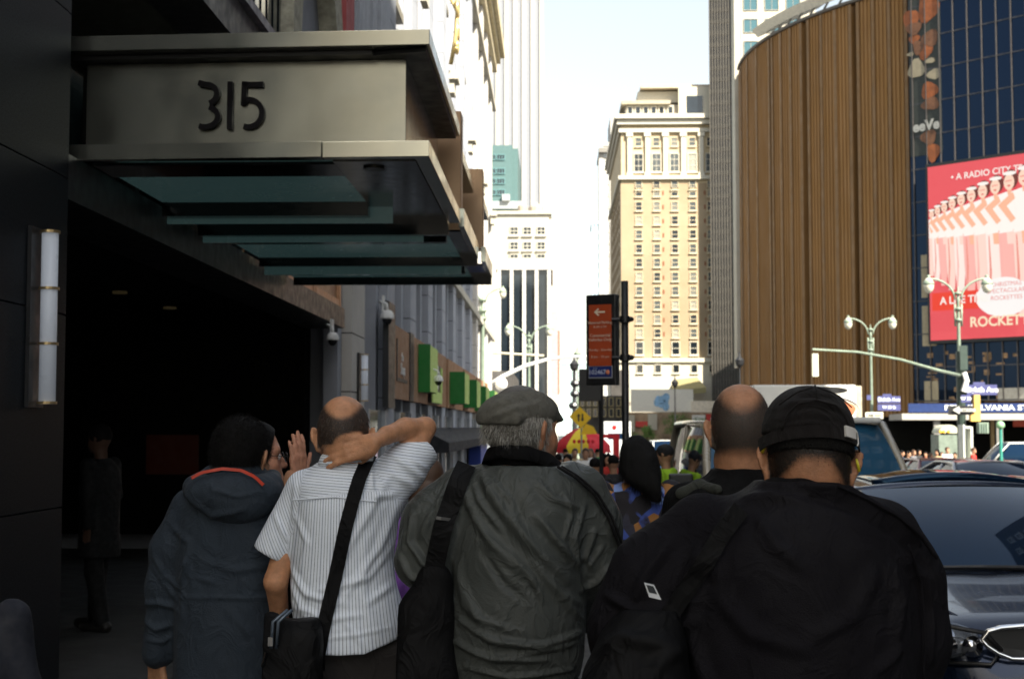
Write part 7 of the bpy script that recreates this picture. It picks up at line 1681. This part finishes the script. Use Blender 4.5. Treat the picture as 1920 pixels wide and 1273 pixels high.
# ---------------------------------------------------------------- generic figures for the crowd
def figure(sex='m', hair='short', stride=.16, armf=.1, vox=.016, coat=False, cap=False, skirt=False):
    """local figure 1.75 m tall facing +Y, feet at the origin; returns dict of (vs, F)"""
    out = {}
    Fd = Field((-.36,-.36,0), (.36,.36,1.80), vox)
    Mt = np.eye(3); hc = np.array((0,.02,1.625)); head(Fd, hc, Mt, .98, neck=(0,0,1.44,.055), ears=True)
    Fd.loft([(.88,0,0,.14,.09),(1.05,0,0,.12,.085),(1.30,0,0,.15,.095),(1.42,0,0,.12,.07)], .03)
    shw = .175 if sex == 'm' else .155
    A = []
    for s in (-1, 1):
        f = armf*s; a = [(s*shw,0,1.41), (s*(shw+.05), -.02+f*.3, 1.14), (s*(shw+.03), .06+f, .90)]; A.append(a); Fd.chain(a, [.046,.037,.026], .03)
        hand(Fd, a[2], (0,.15,-1), (s,0,0), -s, s=1.0, curl=(.3,.35,.4,.4), k=.006)
        st = stride*s; Fd.chain([(s*.09,0,.90), (s*.095,st*.55+.03,.50), (s*.09,st,.09)], [.085,.058,.042], .03); Fd.cone((s*.09,st-.03,.04), (s*.09,st+.15,.035), .04, .035, .02)
    out['body'] = Fd.mesh()
    Fd = Field((-.4,-.36,.4), (.4,.36,1.52), vox); zb = .62 if coat else .86; wd = 1.12 if coat else 1.0
    Fd.loft([(zb,0,0,.185*wd,.13*wd),(1.0,0,0,.165*wd,.125*wd),(1.25,0,0,.185*wd,.13*wd),(1.40,0,0,.17,.115),(1.465,0,0,.08,.07)], .035)
    for a in A: Fd.chain(a, [.066,.054,.040], .035)
    v, F = Fd.mesh(); N_ = normals(v, F); v = v+N_*(fnoise(v, 9, 3, 2.5)*.006)[:,None]; out['top'] = (v, F)
    Fd = Field((-.4,-.4,0), (.4,.4,1.05), vox)
    if skirt: Fd.loft([(.42,0,0,.21,.19),(.95,0,0,.15,.11)], .02)
    else:
        Fd.loft([(.82,0,0,.165,.115),(.98,0,0,.155,.11)], .03)
        for s in (-1, 1): st = stride*s; Fd.chain([(s*.09,0,.86), (s*.095,st*.55+.03,.50), (s*.09,st-.005,.09)], [.10,.078,.068], .03)
    out['trousers'] = Fd.mesh()
    Fd = Field((-.2,-.35,-.02), (.2,.45,.16), vox)
    for s in (-1, 1): st = stride*s; Fd.cone((s*.09,st-.05,.045), (s*.09,st+.17,.04), .052, .046, .02); Fd.cone((s*.09,st-.01,.07), (s*.09,st,.11), .05, .045, .02)
    out['shoes'] = Fd.mesh()
    Fd = Field((-.2,-.25,1.15), (.2,.25,1.85), .012)
    Fd.ell(hc+(0,-.012,.040), (.087,.108,.096), .02)
    if hair == 'long': Fd.loft([(1.30,0,-.06,.115,.055),(1.45,0,-.055,.12,.075),(1.62,0,-.02,.095,.09)], .04); Fd.ell(hc+(0,.09,-.03), (.062,.075,.10), .01, 's')
    else: Fd.cut(hc+np.array((0,-.1,-.05)), (0,.3,-1)); Fd.ell(hc+(0,.07,-.03), (.074,.07,.10), .01, 's')
    if cap: Fd.ell(hc+(0,.12,.045), (.06,.06,.012), .015)
    v, F = Fd.mesh(); N_ = normals(v, F); v = v+N_*(fnoise(v, 3, 3, 6)*.004)[:,None]; out['hair'] = (v, F)
    return out
def meshify(name, vf):
    vs, F = vf; me = bpy.data.meshes.new(name); v = vs.astype(np.float32)
    me.vertices.add(len(v)); me.vertices.foreach_set('co', v.ravel()); me.loops.add(F.size); me.loops.foreach_set('vertex_index', F.ravel().astype(np.int32))
    me.polygons.add(len(F)); me.polygons.foreach_set('loop_start', np.arange(0, F.size, 4, dtype=np.int32)); me.polygons.foreach_set('loop_total', np.full(len(F), 4, np.int32)); me.polygons.foreach_set('use_smooth', [True]*len(F)); me.update(calc_edges=True); me.materials.append(skinC)
    return me
skinC = mat('crowd_skin', (.42,.22,.13), .6, var=.1)
TEM = {}
for k_, kw in (('man', dict()), ('coat', dict(coat=True, stride=.10)), ('woman', dict(sex='f', hair='long', stride=.13)), ('dress', dict(sex='f', hair='long', skirt=True, stride=.1)), ('capman', dict(cap=True, stride=.2))):
    f = figure(**kw); TEM[k_] = {n: meshify(n, m_) for n, m_ in f.items()}
def crowd(kind, px, d, face, top, bottom, hair, label, s=1.0, zoff=0.0, group='people walking in the street', skin=None, x=None, dz=None):
    T = TEM[kind]; loc = (X(px, d) if x is None else x, d, g(d)+zoff)
    parts = {}
    b = bpy.data.objects.new('person', T['body']); COL.objects.link(b); b.location = loc; b.rotation_euler = (0,0,R(face)); b.scale = (s,s,s); tag(b, label, 'person', group)
    b.material_slots[0].link = 'OBJECT'; b.material_slots[0].material = skin or skinC
    nm = {'top': 'coat' if kind == 'coat' else 'shirt', 'trousers': 'skirt' if kind == 'dress' else 'trousers', 'hair': 'cap' if kind == 'capman' else 'hair', 'shoes': 'shoes'}
    for n, m_ in (('top', top), ('trousers', bottom), ('hair', hair), ('shoes', shoeM)):
        o = bpy.data.objects.new(nm[n], T[n]); COL.objects.link(o); o.parent = b; o.material_slots[0].link = 'OBJECT'; o.material_slots[0].material = m_
    return b
cm_ = lambda n, c, **k: mat('cloth_'+n, c, .85, var=.15, scale=8, **k)
blk, gry, nvy, wht, red_, org, lime, prp, brn, blu, tanc, grn = (cm_(n, c) for n, c in (('black',(.012,.012,.013)),('grey',(.10,.10,.11)),('navy',(.015,.02,.045)),('white',(.72,.71,.68)),('red',(.50,.03,.02)),('orange',(.75,.12,.02)),('lime',(.42,.72,.03)),('purple',(.19,.07,.34)),('brown',(.10,.055,.03)),('blue',(.04,.10,.32)),('tan',(.38,.28,.16)),('green',(.05,.22,.07))))
hb, hg = mat('crowd_hair_black', (.006,.005,.005), .8, spec=.15), mat('crowd_hair_brown', (.07,.035,.018), .6)
def woman_floral():
    # woman with long black hair and a floral blouse, walking away
    if 'floral' not in _mc:
        m, t, b = node_mat('floral'); N = t.nodes; L = t.links; tc = N.new('ShaderNodeTexCoord'); vo = N.new('ShaderNodeTexVoronoi'); vo.inputs['Scale'].default_value = 17; L.new(tc.outputs['Object'], vo.inputs[0])
        no = N.new('ShaderNodeTexNoise'); no.inputs['Scale'].default_value = 9; no.inputs['Detail'].default_value = 4; L.new(tc.outputs['Object'], no.inputs[0])
        sp = N.new('ShaderNodeSeparateColor'); L.new(vo.outputs['Color'], sp.inputs[0]); rp = N.new('ShaderNodeValToRGB'); rp.color_ramp.interpolation = 'CONSTANT'; L.new(sp.outputs[0], rp.inputs[0])
        e = rp.color_ramp.elements; e[0].color = (.012,.010,.014,1); e[1].position = .38; e[1].color = (.05,.09,.36,1)
        for p_, c_ in ((.62,(.20,.30,.62,1)), (.78,(.34,.15,.04,1)), (.90,(.03,.03,.05,1))): q = e.new(p_); q.color = c_
        mx = N.new('ShaderNodeMixRGB'); r2 = N.new('ShaderNodeValToRGB'); r2.color_ramp.elements[0].position = .34; r2.color_ramp.elements[1].position = .44; L.new(no.outputs[0], r2.inputs[0]); L.new(r2.outputs[0], mx.inputs[0]); mx.inputs[1].default_value = (.015,.012,.018,1); L.new(rp.outputs[0], mx.inputs[2])
        L.new(mx.outputs[0], b.inputs['Base Color']); b.inputs['Roughness'].default_value = .8; _mc['floral'] = m
    return crowd('man', 1192, 7.2, 8, _mc['floral'], blk, hb, 'woman with long black hair in a dark blue floral blouse, walking away', .89, 0.0)
A_ = man_hood(); B_ = man_striped(); C_ = man_flatcap(); D_ = man_shaven(); E_ = man_cap()
wf = woman_floral()
for ch in wf.children:
    if ch.name.startswith('shirt'): ch.scale = (1.12, 1.1, 1.06)
# fuller, longer hair for her
b = bpy.data.objects.new('loose_hair', None) if False else None
Fd = Field((X(1140,7.2), 6.95, .9), (X(1265,7.2), 7.45, 1.65), .010)
hx = X(1192,7.2)
Fd.loft([(1.25,hx+.095,7.08,.022,.04),(1.30,hx+.07,7.07,.045,.06),(1.345,hx+.03,7.08,.086,.08),(1.40,hx+.015,7.12,.102,.100),(1.47,hx+.01,7.15,.094,.100),(1.53,hx+.005,7.17,.075,.085),(1.565,hx,7.17,.04,.05),(1.575,hx,7.17,.015,.02)], .03, 2.1)
v, F_ = Fd.mesh(); N_ = normals(v, F_); v = v+N_*(fnoise(v*[1,1,.3], 8, 3, 7)*.006)[:,None]; lh = stamp('loose_hair', v, F_, hairblk, wf); rs = np.random.RandomState(44); m = rs.rand(len(v)) < .5; strands('hair_strands', v[m], (N_*.3+np.array((.1,0,-1))+rs.normal(size=v.shape)*.2)[m], .045, .001, hairblk, lh, 7)
# listener with glasses behind the hooded coat, hand raised
def listener():
    d = 5.0; hc = V3(477, 858, d, 0); Mt = rotz(R(-68)); root_o = np.array((hc[0], d, 0.0))
    sk = skinA('skin_rose', (.50,.24,.15), (.02,.015,.012))
    Fd = Field(*bounds(hc[0]-.30, hc[0]+.36, d, 0.0, Z(790,d), .36), .0055); W = head(Fd, hc, Mt, .98, neck=(*V3(510, 925, d, .0), .056))
    Fd.loft(rings([(935,470,560,.08),(1000,450,570,.09),(1250,455,565,.1)], d), .03); legs(Fd, X(505,d), d, .85, 0, r=.08)
    # raised hand beside the face (palm turned to the left, fingers up)
    wr = V3(559,903,d,-.10); Fd.chain([V3(560,960,d,0), V3(575,1040,d,-.02), wr], [.045,.04,.027], .02)
    hand(Fd, wr, (-.03,.1,1), (.80,-.60,0), 1, s=.90, curl=(.12,.12,.15,.18), thumb=(.75,.35), spread=.012, tw=.2)
    Fd.chain([V3(470,960,d,.05), V3(440,1090,d,.05), V3(460,1200,d,.05)], [.045,.04,.028], .02); hand(Fd, V3(460,1200,d,.05), (0,0,-1), (-1,0,0), 1)
    vs, F = Fd.mesh(); vs = relax(vs, F, 1, .3); L = (vs-hc)@Mt; st = sstep(.045,.01,L[:,1])*sstep(-.06,-.03,L[:,2])*(L[:,2] < .14)
    body = stamp('person', vs, F, sk, None, {'stubble': st}, root_o); tag(body, 'person in glasses behind the hooded coat, raising an open hand', 'person'); eyes(W, Mt, body)
    Fd = Field(tuple(hc-.15), tuple(hc+.15), .005); Fd.ell(W(0,-.010,.04), (.085,.105,.094), .02, M=Mt); Fd.cut(W(0,-.1,-.03), Mt@np.array((0,.3,-1))); Fd.cut(W(0,.035,.0), Mt@np.array((0,1,-.35))); v, F_ = Fd.mesh(); stamp('hair', v, F_, hairblk, body)
    Fd = Field(*bounds(X(420,d), X(620,d), d, Z(1400,d), Z(890,d), .3), .008); Fd.loft(rings([(905,488,540,.075),(935,460,572,.11),(1050,445,580,.14),(1380,448,578,.15)], d), .03); Fd.chain([V3(558,955,d,0), V3(575,1035,d,-.02), V3(561,930,d,-.08)], [.06,.052,.038], .02); Fd.chain([V3(472,955,d,.05), V3(440,1090,d,.05), V3(459,1180,d,.05)], [.06,.052,.038], .02); v, F_ = Fd.mesh(); stamp('jumper', v, F_, blackcloth, body)
    trousers(X(510,d), d, .86, 0, jeans, body); shoes(X(510,d), d, 0, shoeM, body)
    gl_ = thing('spectacles', tuple(W(0,.1,0)), 'thin dark glasses worn by the person with the raised hand', 'glasses'); b = MB()
    for s in (-1, 1):
        b.tube([tuple(W(s*.034+.024*math.cos(a),.108,.002+.018*math.sin(a))) for a in np.linspace(0,6.28,20)], .0016, 6); b.tube([tuple(W(s*.058,.104,.006)), tuple(W(s*.084,-.01,.010))], .0015, 6)
    b.tube([tuple(W(-.010,.112,.004)), tuple(W(.010,.112,.004))], .0016, 6); b.build('frame', mat('spectacle_frame', (.02,.02,.02), .3), gl_)
listener()
# purple top seen between two men
crowd('woman', 800, 6.0, 30, prp, blk, hg, 'person in a purple top, seen between the striped shirt and the flat cap jacket', .86)
# pedestrians in the dark entrance and at the left edge
crowd('coat', 190, 12.2, 70, cm_('unlit', (.004,.004,.004)), cm_('unlit',(0,0,0)), hb, 'dim figure walking inside the unlit entrance, shade put into its colours', 1.0, skin=mat('skin_unlit', (.10,.05,.03), .7))  # entrance shade is put into the clothes and skin colours
crowd('coat', -62, 3.9, 0, cm_('dark_navy', (.012,.014,.022)), blk, hb, 'dark coated shoulder at the bottom left corner of the frame', .78, group='people at the frame edge')
# street crowd, left pavement and crossing
LC = [('woman',1064,22,170,org,nvy,hb,'person in an orange jacket near the vendor umbrella, black hair',1.0), ('man',1046,24,10,red_,nvy,hb,'person in red just right of the flat cap brim',1.0), ('man',1116,17,5,blk,blk,hb,'man in black left of the floral blouse, under the parking sign',.98), ('coat',1150,18.5,15,blk,nvy,hb,'dark coated walker between the two sign poles',1.0),
      ('capman',1248,15.5,60,lime,nvy,blk,'man in a black cap and lime green top beside the floral blouse',.94), ('man',1098,30,180,wht,gry,hg,'person in white below the umbrella edge',1.0), ('woman',1132,27,0,blk,blk,hb,'dark haired person under the right umbrella edge',1.0), ('man',1170,33,170,gry,nvy,hb,'walker in grey behind the thick black pole',1.0), ('coat',1182,24,0,nvy,blk,hb,'walker in navy just left of the long black hair',1.0),
      ('man',1078,36,180,tanc,brn,hg,'person in tan facing the camera under the umbrella',1.0), ('dress',1108,40,160,wht,red_,hg,'woman in white and red near the food cart',1.0), ('man',1120,44,0,grn,nvy,hb,'person in green behind the food cart',1.0), ('man',1060,46,10,wht,gry,hb,'person in white left of the food cart',1.0), ('woman',1140,26,175,red_,blk,hb,'person in red facing the camera by the thin pole',1.0)]
for a in LC: crowd(*a[:8], s=a[8]*(.97 if a[0] == 'capman' else .84 if a[2] < 28 else .9))
rnd = random.Random(12)
tops = [('red',red_),('white',wht),('navy',nvy),('black',blk),('orange',org),('grey',gry),('tan',tanc),('blue',blu),('brown',brn),('green',grn),('purple',prp)]
ORD = 'first second third fourth fifth sixth seventh eighth ninth tenth eleventh twelfth thirteenth fourteenth fifteenth sixteenth seventeenth eighteenth nineteenth twentieth'.split() + ['twenty-first','twenty-second','twenty-third','twenty-fourth','twenty-fifth','twenty-sixth']
for i, px in enumerate(sorted(rnd.uniform(1172, 1262) for _ in range(26))):      # the crossing ahead, below the hotel
    d = rnd.uniform(98, 108); nt_, mt_ = rnd.choice(tops)
    crowd(rnd.choice(['man','woman','coat']), px, d, rnd.uniform(0,360), mt_, rnd.choice([blk,nvy,gry]), rnd.choice([hb,hg]), 'distant pedestrian in %s at the far crossing, %s from the left' % (nt_, ORD[i]), rnd.uniform(.85,1.02), zoff=-.13 if 78 < d < 104 else 0, group='pedestrians at the far crossing')
RC = sorted([(1653,'lime',lime),(1668,'white',wht),(1679,'white',wht),(1690,'navy',nvy),(1664,'orange',org),(1702,'black',blk),(1744,'orange',org),(1757,'tan',tanc),(1765,'white',wht),(1775,'white',wht),(1735,'red',red_),(1650,'navy',nvy),(1712,'grey',gry),(1722,'black',blk),(1790,'brown',brn),(1640,'black',blk),(1824,'red',red_)], key=lambda q: q[0])
for i, (px, nt_, mt_) in enumerate(RC):
    d = 50 + (i*7) % 16 + (6 if i % 3 else 0)
    crowd(rnd.choice(['man','woman','coat']), px, d, rnd.uniform(90,270), mt_, blk, rnd.choice([hb,hg]), 'person in %s at the station corner, %s from the left' % (nt_, ORD[i]), rnd.uniform(.84,1.06), zoff=-.13 if d > 56 else 0, group='people at the station corner')
